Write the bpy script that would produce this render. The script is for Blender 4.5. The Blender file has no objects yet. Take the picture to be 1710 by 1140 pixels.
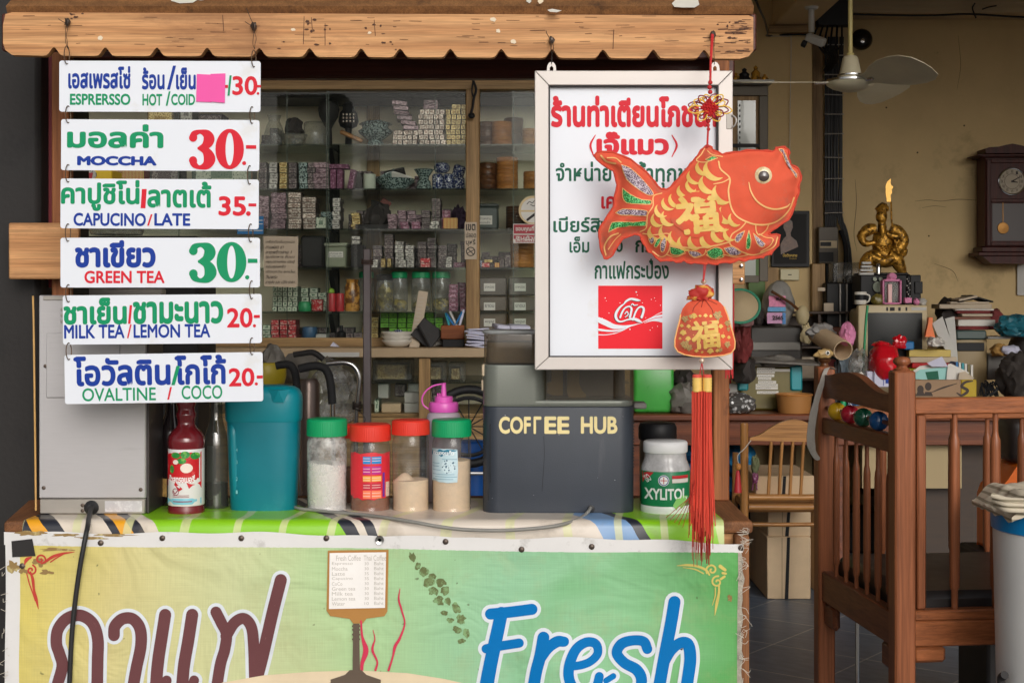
import bpy, bmesh, math, random
from math import sin, cos, pi, sqrt, radians, atan2, hypot
from mathutils import Vector, Matrix, Euler, noise
from mathutils.geometry import delaunay_2d_cdt

S = bpy.context.scene
COL = S.collection
R = random.Random(7)

# ------------------------------------------------------------------ camera, sky, sun, exposure
# the camera stands at (0, -3, 1.40) and looks level along +Y
F, HZ, CZ, CY = 2400.0, 500.0, 1.40, -3.0
cam = bpy.data.cameras.new('camera')
cam_o = bpy.data.objects.new('camera',cam)
COL.objects.link(cam_o)
cam_o.location = (0,CY,CZ)
cam_o.rotation_euler = (pi/2,0,0)
cam.sensor_width = 36
cam.lens = F / 1710 * 36
cam.shift_y = -70 / 1710
cam.clip_end = 2000
S.camera = cam_o

SUN_EL, SUN_AZ = 23, 14            # from behind the camera, a little to its right; soft overcast light
w = bpy.data.worlds.new('World')
S.world = w
w.use_nodes = True
wn = w.node_tree
sky = wn.nodes.new('ShaderNodeTexSky')
sky.sky_type = 'NISHITA'
sky.sun_disc = False
sky.sun_elevation = radians(SUN_EL)
sky.sun_rotation = radians(180-SUN_AZ)
sky.dust_density = 4.0
sky.air_density = 1.0
hs = wn.nodes.new('ShaderNodeHueSaturation')
hs.inputs['Saturation'].default_value = 0.28
wn.links.new(sky.outputs[0],hs.inputs['Color'])
wn.links.new(hs.outputs[0],wn.nodes['Background'].inputs[0])
wn.nodes['Background'].inputs[1].default_value = 0.13

sl = bpy.data.lights.new('sun','SUN')
sl.energy = 1.1
sl.angle = radians(34)
sl.color = (1.0,0.975,0.945)
so = bpy.data.objects.new('sun',sl)
COL.objects.link(so)
d = Vector((sin(radians(SUN_AZ))*cos(radians(SUN_EL)),-cos(radians(SUN_AZ))*cos(radians(SUN_EL)),sin(radians(SUN_EL))))
so.rotation_euler = d.to_track_quat('Z','Y').to_euler()
so.location = (2,-8,9)

S.view_settings.view_transform = 'Standard'
S.view_settings.look = 'None'
S.view_settings.gamma = 1
S.view_settings.exposure = -0.33
S.render.engine = 'CYCLES'
S.cycles.use_denoising = True
S.cycles.max_bounces = 8
S.cycles.diffuse_bounces = 5
S.cycles.transparent_max_bounces = 24
S.cycles.caustics_reflective = False
S.cycles.caustics_refractive = False
S.cycles.sample_clamp_indirect = 4

# ------------------------------------------------------------------ helpers
def P(px,py,D):
    """point at distance D from the camera that shows at photo pixel (px, py)"""
    return Vector(((px-855)/F*D,D+CY,CZ-(py-HZ)/F*D))

def X(px,D): return (px-855) / F * D
def Z(py,D): return CZ - (py-HZ) / F * D
def U(D): return D / F

ORG = {}

class MB:
    def __init__(s):
        s.v = []; s.f = []
    def add(s,vs,fs):
        n = len(s.v)
        s.v += [Vector(v) for v in vs]
        s.f += [[i+n for i in f] for f in fs]
        return s
    def addbm(s,bm,M=None):
        bm.verts.index_update()
        s.add([(M @ v.co) if M else v.co.copy() for v in bm.verts],[[v.index for v in f.verts] for f in bm.faces])
        bm.free()
        return s
    def build(s,name,m,parent=None,smooth=38,loc=None):
        me = bpy.data.meshes.new(name)
        if parent is not None:
            o0 = ORG[parent.name]
        elif loc is not None:
            o0 = Vector(loc)
        else:
            xs = [v.x for v in s.v]; ys = [v.y for v in s.v]; zs = [v.z for v in s.v]
            o0 = Vector(((min(xs)+max(xs))/2,(min(ys)+max(ys))/2,min(zs)))
        me.from_pydata([v-o0 for v in s.v],[],s.f)
        if smooth:
            me.polygons.foreach_set('use_smooth',[True]*len(me.polygons))
            me.set_sharp_from_angle(angle=radians(smooth))
        me.materials.append(m)
        me.update()
        o = bpy.data.objects.new(name,me)
        COL.objects.link(o)
        if parent is not None:
            o.parent = parent
        else:
            o.location = o0
        ORG[o.name] = o0.copy()
        return o
    def thing(s,name,m,label,cat,group=None,smooth=38):
        return tag(s.build(name,m,None,smooth),label,cat,group)

def tag(o,label,cat,group=None,kind=None):
    if label: o['label'] = label
    if cat: o['category'] = cat
    if group: o['group'] = group
    if kind: o['kind'] = kind
    return o

def struct(mb,name,m):
    o = mb.build(name,m,None,0)
    o['kind'] = 'structure'
    return o

def thing(name,label,cat,loc,group=None):
    o = bpy.data.objects.new(name,None)
    COL.objects.link(o)
    o.location = loc
    o.empty_display_size = .05
    ORG[o.name] = Vector(loc)
    return tag(o,label,cat,group)

def dup(root,loc,label=None,group=None,rz=None,mats=None):
    """copy of a thing with copies of its parts and sub-parts (mesh data shared)"""
    r = root.copy(); COL.objects.link(r); r.location = loc
    ORG[r.name] = Vector(loc)
    if label: r['label'] = label
    if group: r['group'] = group
    if rz is not None: r.rotation_euler = (0,0,rz)
    for ch in list(root.children):
        c = ch.copy(); COL.objects.link(c); c.parent = r
        for g in ch.children:
            d2 = g.copy(); COL.objects.link(d2); d2.parent = c
    return r

def box(mb,x0,x1,y0,y1,z0,z1,bev=0.0,M=None,seg=1):
    if x1 < x0: x0, x1 = x1, x0
    if y1 < y0: y0, y1 = y1, y0
    if z1 < z0: z0, z1 = z1, z0
    bm = bmesh.new()
    bmesh.ops.create_cube(bm,size=1)
    for v in bm.verts:
        v.co = Vector(((x0+x1)/2+v.co.x*(x1-x0),(y0+y1)/2+v.co.y*(y1-y0),(z0+z1)/2+v.co.z*(z1-z0)))
    if bev:
        bmesh.ops.bevel(bm,geom=bm.edges[:],offset=min(bev,.45*min(x1-x0,y1-y0,z1-z0)),segments=seg,affect='EDGES',profile=.5)
    return mb.addbm(bm,M)

def pbox(mb,px0,py0,px1,py1,D,dep,bev=0.002,seg=1):
    a, b = P(px0,py1,D), P(px1,py0,D)
    return box(mb,a.x,b.x,D+CY,D+CY+dep,a.z,b.z,bev,None,seg)

def obox(mb,c,sz,rot=(0,0,0),bev=0.0,seg=1):
    M = Matrix.Translation(Vector(c)) @ Euler(rot).to_matrix().to_4x4()
    return box(mb,-sz[0]/2,sz[0]/2,-sz[1]/2,sz[1]/2,-sz[2]/2,sz[2]/2,bev,M,seg)

def lathe(mb,c,prof,seg=32,sx=1,sy=1,M=None):
    """prof: (radius, height) from bottom to top"""
    vs = []; fs = []
    n = len(prof)
    for r, z in prof:
        for k in range(seg):
            a = 2 * pi * k / seg
            v = Vector((r*cos(a)*sx,r*sin(a)*sy,z))
            vs.append((M @ v if M else v)+Vector(c))
    for i in range(n-1):
        for k in range(seg):
            k2 = (k+1) % seg
            fs.append([i*seg+k,i*seg+k2,(i+1)*seg+k2,(i+1)*seg+k])
    if prof[0][0] > 1e-5: fs.append([k for k in range(seg)][::-1])
    if prof[-1][0] > 1e-5: fs.append([(n-1)*seg+k for k in range(seg)])
    return mb.add(vs,fs)

def plathe(mb,pxc,D,prof,seg=32,sy=1):
    """prof in pixels: (half width, py), any order"""
    pr = sorted([(r*U(D),Z(y,D),-i) for i,(r,y) in enumerate(prof)],key=lambda t: 0)
    if pr[0][1] > pr[-1][1]: pr = pr[::-1]
    c = P(pxc,HZ,D)
    return lathe(mb,(c.x,c.y,0),[(a,b) for a,b,_ in pr],seg,1,sy)

def spline(pts,n=6,closed=False):
    pts = [Vector(p) if len(p) == 3 else Vector((p[0],p[1],0)) for p in pts]
    out = []
    m = len(pts)
    rng = range(m if closed else m-1)
    for i in rng:
        if closed:
            p0, p1, p2, p3 = pts[i-1], pts[i], pts[(i+1) % m], pts[(i+2) % m]
        else:
            p1, p2 = pts[i], pts[i+1]
            p0 = pts[i-1] if i else p1 + (p1-p2)
            p3 = pts[i+2] if i + 2 < m else p2 + (p2-p1)
        for k in range(n):
            t = k / n
            out.append(.5*((2*p1)+(p2-p0)*t+(2*p0-5*p1+4*p2-p3)*t*t+(3*p1-p0-3*p2+p3)*t ** 3))
    if not closed: out.append(pts[-1])
    return out

def tube(mb,pts,r,seg=8,closed=False):
    pts = [Vector(p) for p in pts]
    n = len(pts)
    vs = []; fs = []
    up = None
    for i, p in enumerate(pts):
        a = pts[i-1] if (i or closed) else p
        b = pts[(i+1) % n] if (i < n-1 or closed) else p
        t = (b-a)
        t = t.normalized() if t.length > 1e-9 else Vector((0,0,1))
        if up is None:
            up = Vector((0,0,1)) if abs(t.z) < .9 else Vector((0,1,0))
        s1 = t.cross(up)
        s1 = s1.normalized() if s1.length > 1e-6 else t.orthogonal().normalized()
        up = s1.cross(t)
        rr = r[i] if isinstance(r,(list,tuple)) else r
        for k in range(seg):
            an = 2 * pi * k / seg
            vs.append(p+s1*(rr*cos(an))+up*(rr*sin(an)))
    m = n if closed else n - 1
    for i in range(m):
        j = (i+1) % n
        for k in range(seg):
            k2 = (k+1) % seg
            fs.append([i*seg+k,i*seg+k2,j*seg+k2,j*seg+k])
    if not closed:
        fs.append([k for k in range(seg)][::-1]); fs.append([(n-1)*seg+k for k in range(seg)])
    return mb.add(vs,fs)

def ptube(mb,pts,rpx,seg=8,n=6,closed=False):
    """pts (px, py, D), smoothed; rpx radius in pixels at the first point's distance"""
    w3 = [P(*p) for p in pts]
    s = spline(w3,n,closed) if n > 1 else w3
    r = rpx * U(pts[0][2])
    return tube(mb,s,r,seg,closed)

def prism(mb,pts,D,dep,bev=0):
    """outline of pixel points facing the camera at distance D, extruded back by dep"""
    vs = [P(x,y,D) for x,y in pts]
    res = delaunay_2d_cdt([Vector((v.x,v.z)) for v in vs],[],[list(range(len(vs)))],1,1e-7)
    v2, fs = res[0], res[2]
    n = len(v2)
    y0 = D + CY
    m = len(vs)
    mb.add([(p.x,y0,p.y) for p in v2],[list(f)[::-1] if True else f for f in fs])
    mb.add([(p.x,y0+dep,p.y) for p in v2],[list(f) for f in fs])
    mb.add([(v.x,y0,v.z) for v in vs]+[(v.x,y0+dep,v.z) for v in vs],
           [[i,(i+1) % m,m+(i+1) % m,m+i] for i in range(m)])
    return mb

def blob(mb,c,rad,lump=.15,seed=0,sub=3,freq=2.0,flat=None):
    bm = bmesh.new()
    bmesh.ops.create_icosphere(bm,subdivisions=sub,radius=1)
    o = Vector((seed*3.7,seed*1.3,seed*7.1))
    for v in bm.verts:
        k = 1 + lump * noise.noise(v.co*freq+o) + lump * .5 * noise.noise(v.co*freq*2.7+o)
        q = v.co * k
        v.co = Vector((q.x*rad[0],q.y*rad[1],q.z*rad[2]))
        if flat is not None and v.co.z < -flat * rad[2]: v.co.z = -flat * rad[2]
    return mb.addbm(bm,Matrix.Translation(Vector(c)))

def pblob(mb,px0,py0,px1,py1,D,dep,lump=.15,seed=0,flat=.85,sub=3,freq=2.0):
    a, b = P(px0,py1,D), P(px1,py0,D)
    hz = (b.z-a.z) / (1+(flat or 1))
    return blob(mb,((a.x+b.x)/2,D+CY,b.z-hz),((b.x-a.x)/2,dep/2,hz),lump,seed,sub,freq,flat)

_k = [0]
def eps():
    _k[0] = (_k[0]+1) % 23
    return _k[0] * 2.5e-5

def stroke(mb,pts,wpx,D,surf=None,n=6,lift=.0008,dx=0,dy=0,sc=1):
    """flat painted stroke of pixel points, width in px (one number or one per point), lying on a surface"""
    pts = [((x/sc)+dx,(y/sc)+dy) for x,y in pts]
    ws = [q/sc for q in wpx] if isinstance(wpx,(list,tuple)) else [wpx/sc] * len(pts)
    s = spline([(p[0],p[1],q) for p,q in zip(pts,ws)],n)
    e = lift + eps()
    out = []; fs = []
    N = len(s)
    def put(x,y):
        v = P(x,y,D)
        v.y = (surf(v.x,v.z) if surf else v.y) - e
        out.append(v)
    tl = []
    for i in range(N):
        a = s[max(i-1,0)]; b = s[min(i+1,N-1)]
        t = Vector((b.x-a.x,b.y-a.y)); t = t.normalized() if t.length > 1e-9 else Vector((1,0))
        tl.append(t)
        h = s[i].z / 2
        put(s[i].x-t.y*h,s[i].y+t.x*h)
        put(s[i].x+t.y*h,s[i].y-t.x*h)
    for i in range(N-1):
        fs.append([2*i,2*i+1,2*i+3,2*i+2])
    for i, sg in ((0,-1),(N-1,1)):
        t = tl[i]; h = s[i].z / 2
        base = len(out)
        c0 = base
        put(s[i].x,s[i].y)
        for k in range(9):
            a = -pi / 2 + pi * k / 8
            put(s[i].x+sg*t.x*h*cos(a)-t.y*h*sin(a),s[i].y+sg*t.y*h*cos(a)+t.x*h*sin(a))
        for k in range(8): fs.append([c0,base+1+k,base+2+k])
    return mb.add(out,fs)

def inside(pt,poly):
    x, y = pt; r = False; j = len(poly) - 1
    for i in range(len(poly)):
        xi, yi = poly[i]; xj, yj = poly[j]
        if (yi > y) != (yj > y) and x < (xj-xi) * (y-yi) / (yj-yi) + xi: r = not r
        j = i
    return r

def edist(pt,poly):
    b = 1e9; x, y = pt
    for i in range(len(poly)):
        x0, y0 = poly[i-1]; x1, y1 = poly[i]
        dx, dy = x1 - x0, y1 - y0
        t = max(0,min(1,((x-x0)*dx+(y-y0)*dy)/(dx*dx+dy*dy+1e-12)))
        b = min(b,hypot(x-x0-t*dx,y-y0-t*dy))
    return b

def fillgrid(poly,step):
    """triangulated filling of a pixel polygon; returns points and triangles"""
    xs = [p[0] for p in poly]; ys = [p[1] for p in poly]
    pts = [Vector(p) for p in poly]
    y = min(ys) + step / 2; row = 0
    while y < max(ys):
        x = min(xs) + (step/2 if row % 2 else 0)
        while x < max(xs):
            if inside((x,y),poly) and edist((x,y),poly) > step * .45: pts.append(Vector((x,y)))
            x += step
        y += step * .87; row += 1
    r = delaunay_2d_cdt(pts,[],[list(range(len(poly)))],1,1e-6)
    return [tuple(p) for p in r[0]], [list(f) for f in r[2]]

def decal(mb,poly,D,surf=None,step=None,lift=.0008,dx=0,dy=0,sc=1):
    poly = [((x/sc)+dx,(y/sc)+dy) for x,y in poly]
    if step: pts, tri = fillgrid(poly,step)
    else:
        r = delaunay_2d_cdt([Vector(p) for p in poly],[],[list(range(len(poly)))],1,1e-6)
        pts, tri = [tuple(p) for p in r[0]], [list(f) for f in r[2]]
    e = lift + eps(); out = []
    for x, y in pts:
        v = P(x,y,D); v.y = (surf(v.x,v.z) if surf else v.y) - e
        out.append(v)
    return mb.add(out,tri)

def rect(x0,y0,x1,y1): return [(x0,y0),(x1,y0),(x1,y1),(x0,y1)]
def circ(cx,cy,r,n=24,ry=None): return [(cx+r*cos(2*pi*k/n),cy+(ry or r)*sin(2*pi*k/n)) for k in range(n)]

_tc = {}
def textmesh(s,bold):
    if (s,bold) in _tc: return _tc[(s,bold)]
    cu = bpy.data.curves.new('lettering','FONT')
    cu.body = s; cu.size = 1; cu.resolution_u = 4
    ob = bpy.data.objects.new('lettering',cu)
    me = ob.to_mesh()
    vs = [v.co.copy() for v in me.vertices]
    fs = [list(p.vertices) for p in me.polygons]
    ob.to_mesh_clear()
    bpy.data.objects.remove(ob); bpy.data.curves.remove(cu)
    # every face gets its own corners and depth step, so that overlapping contours never share a plane
    v0 = [vs[i] for f in fs for i in f]; n = 0; f0 = []; i0 = []
    for q, f in enumerate(fs):
        f0.append(list(range(n,n+len(f)))); n += len(f); i0 += [q % 9*.1] * len(f)
    vs, fs, isl = v0, f0, i0
    if bold:      # heavier strokes: the glyphs cut eight times, each a hair apart
        for k in range(8):
            a = pi / 4 * k
            vs = vs + [v+Vector((bold*cos(a),bold*sin(a),0)) for v in v0]
            fs = fs + [[i+n*(k+1) for i in f] for f in f0]
            isl = isl + [q+k+1 for q in i0]
    _tc[(s,bold)] = (vs,fs,isl)
    return _tc[(s,bold)]

def lettering(mb,s,bb,D,bold=.03,surf=None,lift=.0006,shear=0,rot=0):
    vs, fs, isl = textmesh(s,bold)
    if not vs: return mb
    xa = min(v.x for v in vs); xb = max(v.x for v in vs); ya = min(v.y for v in vs); yb = max(v.y for v in vs)
    x0, y0, x1, y1 = bb
    cxm, cym = (x0+x1) / 2, (y0+y1) / 2
    out = []
    for v, k in zip(vs,isl):
        tx = (v.x-xa) / (xb-xa); ty = (v.y-ya) / (yb-ya)
        px = x0 + tx * (x1-x0) + shear * (ty-.5) * (y1-y0); py = y1 - ty * (y1-y0)
        if rot:
            a = radians(rot); qx, qy = px - cxm, py - cym
            px, py = cxm + qx * cos(a) - qy * sin(a), cym + qx * sin(a) + qy * cos(a)
        q = P(px,py,D)
        q.y = (surf(q.x,q.z) if surf else q.y) - lift - k * 2.2e-5
        out.append(q)
    return mb.add(out,fs)
# ------------------------------------------------------------------ materials
def lin(c):
    c = c / 255
    return c / 12.92 if c <= .04045 else ((c+.055)/1.055) ** 2.4
def rgb(r,g,b): return (lin(r),lin(g),lin(b),1)

def mat(name,col,rough=.5,metal=0,var=0.0,vs=9,bump=0.0,bs=90,stretch=(1,1,1),dirt=None,spec=.5,coat=0,rnd=0,sss=0,trans=0,alpha=1):
    m = bpy.data.materials.new(name); m.use_nodes = True
    nt = m.node_tree; N = nt.nodes; L = nt.links
    b = N['Principled BSDF']
    b.inputs['Base Color'].default_value = col
    b.inputs['Roughness'].default_value = rough
    b.inputs['Metallic'].default_value = metal
    b.inputs['Specular IOR Level'].default_value = spec
    b.inputs['Coat Weight'].default_value = coat
    b.inputs['Transmission Weight'].default_value = trans
    b.inputs['Alpha'].default_value = alpha
    tc = N.new('ShaderNodeTexCoord'); mp = N.new('ShaderNodeMapping'); mp.inputs['Scale'].default_value = stretch
    L.new(tc.outputs['Object'],mp.inputs[0])
    cur = None
    if var:
        n1 = N.new('ShaderNodeTexNoise'); n1.inputs['Scale'].default_value = vs; n1.inputs['Detail'].default_value = 6; n1.inputs['Roughness'].default_value = .65
        L.new(mp.outputs[0],n1.inputs['Vector'])
        mr = N.new('ShaderNodeMapRange'); mr.inputs[1].default_value = .3; mr.inputs[2].default_value = .7
        mr.inputs[3].default_value = 1 - var; mr.inputs[4].default_value = 1 + var
        L.new(n1.outputs[0],mr.inputs[0])
        vm = N.new('ShaderNodeVectorMath'); vm.operation = 'SCALE'; vm.inputs[0].default_value = col[:3]
        L.new(mr.outputs[0],vm.inputs['Scale'])
        cur = vm.outputs[0]
        mr2 = N.new('ShaderNodeMapRange'); mr2.inputs[3].default_value = max(0,rough-.12); mr2.inputs[4].default_value = min(1,rough+.12)
        L.new(n1.outputs[0],mr2.inputs[0]); L.new(mr2.outputs[0],b.inputs['Roughness'])
    if rnd:
        oi = N.new('ShaderNodeObjectInfo'); mr = N.new('ShaderNodeMapRange'); mr.inputs[3].default_value = 1 - rnd; mr.inputs[4].default_value = 1 + rnd
        L.new(oi.outputs['Random'],mr.inputs[0])
        vm = N.new('ShaderNodeVectorMath'); vm.operation = 'SCALE'
        if cur: L.new(cur,vm.inputs[0])
        else: vm.inputs[0].default_value = col[:3]
        L.new(mr.outputs[0],vm.inputs['Scale']); cur = vm.outputs[0]
    for dd in (dirt if isinstance(dirt,list) else [dirt] if dirt else []):
        dc, ds, th, amt = dd[:4]
        n2 = N.new('ShaderNodeTexNoise'); n2.inputs['Scale'].default_value = ds; n2.inputs['Detail'].default_value = 9; n2.inputs['Roughness'].default_value = .7
        if len(dd) > 4:
            mp2 = N.new('ShaderNodeMapping'); mp2.inputs['Scale'].default_value = dd[4]; L.new(tc.outputs['Object'],mp2.inputs[0]); L.new(mp2.outputs[0],n2.inputs['Vector'])
        else: L.new(mp.outputs[0],n2.inputs['Vector'])
        mr = N.new('ShaderNodeMapRange'); mr.inputs[1].default_value = th; mr.inputs[2].default_value = th + .1; mr.inputs[4].default_value = amt
        L.new(n2.outputs[0],mr.inputs[0])
        mx = N.new('ShaderNodeMix'); mx.data_type = 'RGBA'
        L.new(mr.outputs[0],mx.inputs['Factor'])
        if cur: L.new(cur,mx.inputs['A'])
        else: mx.inputs['A'].default_value = col
        mx.inputs['B'].default_value = dc; cur = mx.outputs['Result']
    if cur: L.new(cur,b.inputs['Base Color'])
    if bump:
        n3 = N.new('ShaderNodeTexNoise'); n3.inputs['Scale'].default_value = bs; n3.inputs['Detail'].default_value = 4
        L.new(mp.outputs[0],n3.inputs['Vector'])
        bp = N.new('ShaderNodeBump'); bp.inputs['Strength'].default_value = bump; bp.inputs['Distance'].default_value = .004
        L.new(n3.outputs[0],bp.inputs['Height']); L.new(bp.outputs[0],b.inputs['Normal'])
    return m

def wood(name,light,dark,axis=0,sc=1.0,rough=.55,coat=0,worn=None,contrast=(.35,.7)):
    """grain runs along axis; streaks, growth lines and optional weathering"""
    m = bpy.data.materials.new(name); m.use_nodes = True
    nt = m.node_tree; N = nt.nodes; L = nt.links; b = N['Principled BSDF']
    b.inputs['Roughness'].default_value = rough; b.inputs['Coat Weight'].default_value = coat
    tc = N.new('ShaderNodeTexCoord'); mp = N.new('ShaderNodeMapping')
    s = [14*sc] * 3; s[axis] = .9 * sc; mp.inputs['Scale'].default_value = s
    oi = N.new('ShaderNodeObjectInfo'); cb = N.new('ShaderNodeCombineXYZ'); ml = N.new('ShaderNodeMath'); ml.operation = 'MULTIPLY'; ml.inputs[1].default_value = 37
    L.new(oi.outputs['Random'],ml.inputs[0]); L.new(ml.outputs[0],cb.inputs[0]); L.new(ml.outputs[0],cb.inputs[1]); L.new(ml.outputs[0],cb.inputs[2])
    L.new(cb.outputs[0],mp.inputs['Location'])
    L.new(tc.outputs['Object'],mp.inputs[0])
    n1 = N.new('ShaderNodeTexNoise'); n1.inputs['Scale'].default_value = 3; n1.inputs['Detail'].default_value = 8; n1.inputs['Roughness'].default_value = .62; n1.inputs['Distortion'].default_value = .6
    L.new(mp.outputs[0],n1.inputs['Vector'])
    wv = N.new('ShaderNodeTexWave'); wv.inputs['Scale'].default_value = .45; wv.inputs['Distortion'].default_value = 9.0; wv.inputs['Detail'].default_value = 3; wv.inputs['Detail Scale'].default_value = .6
    wv.bands_direction = 'Z' if axis != 2 else 'X'
    L.new(mp.outputs[0],wv.inputs['Vector'])
    mx0 = N.new('ShaderNodeMix'); mx0.inputs['Factor'].default_value = .25
    L.new(n1.outputs[0],mx0.inputs['A']); L.new(wv.outputs['Fac'],mx0.inputs['B'])
    cr = N.new('ShaderNodeValToRGB'); e = cr.color_ramp.elements
    e[0].position = contrast[0]; e[0].color = tuple(.55*q+.45*p for q,p in zip(dark,light)); e[1].position = contrast[1]; e[1].color = light
    L.new(mx0.outputs['Result'],cr.inputs[0])
    cur = cr.outputs[0]
    mpf = N.new('ShaderNodeMapping'); s3 = [210*sc] * 3; s3[axis] = 5 * sc; mpf.inputs['Scale'].default_value = s3
    L.new(cb.outputs[0],mpf.inputs['Location']); L.new(tc.outputs['Object'],mpf.inputs[0])
    nf = N.new('ShaderNodeTexNoise'); nf.inputs['Scale'].default_value = 1; nf.inputs['Detail'].default_value = 3; nf.inputs['Roughness'].default_value = .7
    L.new(mpf.outputs[0],nf.inputs['Vector'])
    rf = N.new('ShaderNodeMapRange'); rf.inputs[1].default_value = .3; rf.inputs[2].default_value = .66; rf.inputs[3].default_value = .62; rf.inputs[4].default_value = 1.12
    L.new(nf.outputs[0],rf.inputs[0])
    vf = N.new('ShaderNodeVectorMath'); vf.operation = 'SCALE'; L.new(cur,vf.inputs[0]); L.new(rf.outputs[0],vf.inputs['Scale'])
    cur = vf.outputs[0]
    for wc, ws, th, amt in (worn or []):
        n2 = N.new('ShaderNodeTexNoise'); n2.inputs['Scale'].default_value = ws; n2.inputs['Detail'].default_value = 9; n2.inputs['Roughness'].default_value = .68
        mp2 = N.new('ShaderNodeMapping'); s2 = [1.6] * 3; s2[axis] = .6; mp2.inputs['Scale'].default_value = s2
        L.new(tc.outputs['Object'],mp2.inputs[0]); L.new(mp2.outputs[0],n2.inputs['Vector'])
        mr = N.new('ShaderNodeMapRange'); mr.inputs[1].default_value = th; mr.inputs[2].default_value = th + .08; mr.inputs[4].default_value = amt
        L.new(n2.outputs[0],mr.inputs[0])
        mx = N.new('ShaderNodeMix'); mx.data_type = 'RGBA'; L.new(mr.outputs[0],mx.inputs['Factor']); L.new(cur,mx.inputs['A']); mx.inputs['B'].default_value = wc
        cur = mx.outputs['Result']
    L.new(cur,b.inputs['Base Color']); b.inputs['Specular IOR Level'].default_value = .3
    bp = N.new('ShaderNodeBump'); bp.inputs['Strength'].default_value = .35; bp.inputs['Distance'].default_value = .002
    L.new(nf.outputs[0],bp.inputs['Height']); L.new(bp.outputs[0],b.inputs['Normal'])
    return m

def glass(name,tint=(.93,.95,.94,1),rough=.03,k=1.0,haze=0.0,hcol=(.5,.5,.48,1),smear=0,gz=.8):
    """thin clear sheet: transparent with a Fresnel reflection and a little dust"""
    m = bpy.data.materials.new(name); m.use_nodes = True
    nt = m.node_tree; N = nt.nodes; L = nt.links
    N.remove(N['Principled BSDF']); out = N['Material Output']
    tr = N.new('ShaderNodeBsdfTransparent'); tr.inputs[0].default_value = tint
    gl = N.new('ShaderNodeBsdfGlossy'); gl.inputs['Roughness'].default_value = rough
    lw = N.new('ShaderNodeLayerWeight'); pw = N.new('ShaderNodeMath'); pw.operation = 'POWER'; pw.inputs[1].default_value = 4.5
    L.new(lw.outputs['Facing'],pw.inputs[0])
    ml = N.new('ShaderNodeMath'); ml.operation = 'MULTIPLY_ADD'; ml.inputs[1].default_value = gz; ml.inputs[2].default_value = .035 * k; ml.use_clamp = True
    L.new(pw.outputs[0],ml.inputs[0])
    mx = N.new('ShaderNodeMixShader'); L.new(ml.outputs[0],mx.inputs[0]); L.new(tr.outputs[0],mx.inputs[1]); L.new(gl.outputs[0],mx.inputs[2])
    cur = mx
    if haze:
        df = N.new('ShaderNodeBsdfDiffuse'); df.inputs[0].default_value = hcol
        m2 = N.new('ShaderNodeMixShader'); m2.inputs[0].default_value = haze
        if smear:
            tc = N.new('ShaderNodeTexCoord'); nz = N.new('ShaderNodeTexNoise'); nz.inputs['Scale'].default_value = smear; nz.inputs['Detail'].default_value = 6; nz.inputs['Roughness'].default_value = .7
            L.new(tc.outputs['Object'],nz.inputs['Vector'])
            mr = N.new('ShaderNodeMapRange'); mr.inputs[1].default_value = .42; mr.inputs[2].default_value = .72; mr.inputs[3].default_value = haze * .25; mr.inputs[4].default_value = haze * 2.4
            L.new(nz.outputs[0],mr.inputs[0]); L.new(mr.outputs[0],m2.inputs[0])
        L.new(cur.outputs[0],m2.inputs[1]); L.new(df.outputs[0],m2.inputs[2]); cur = m2
    L.new(cur.outputs[0],out.inputs[0])
    return m

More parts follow.
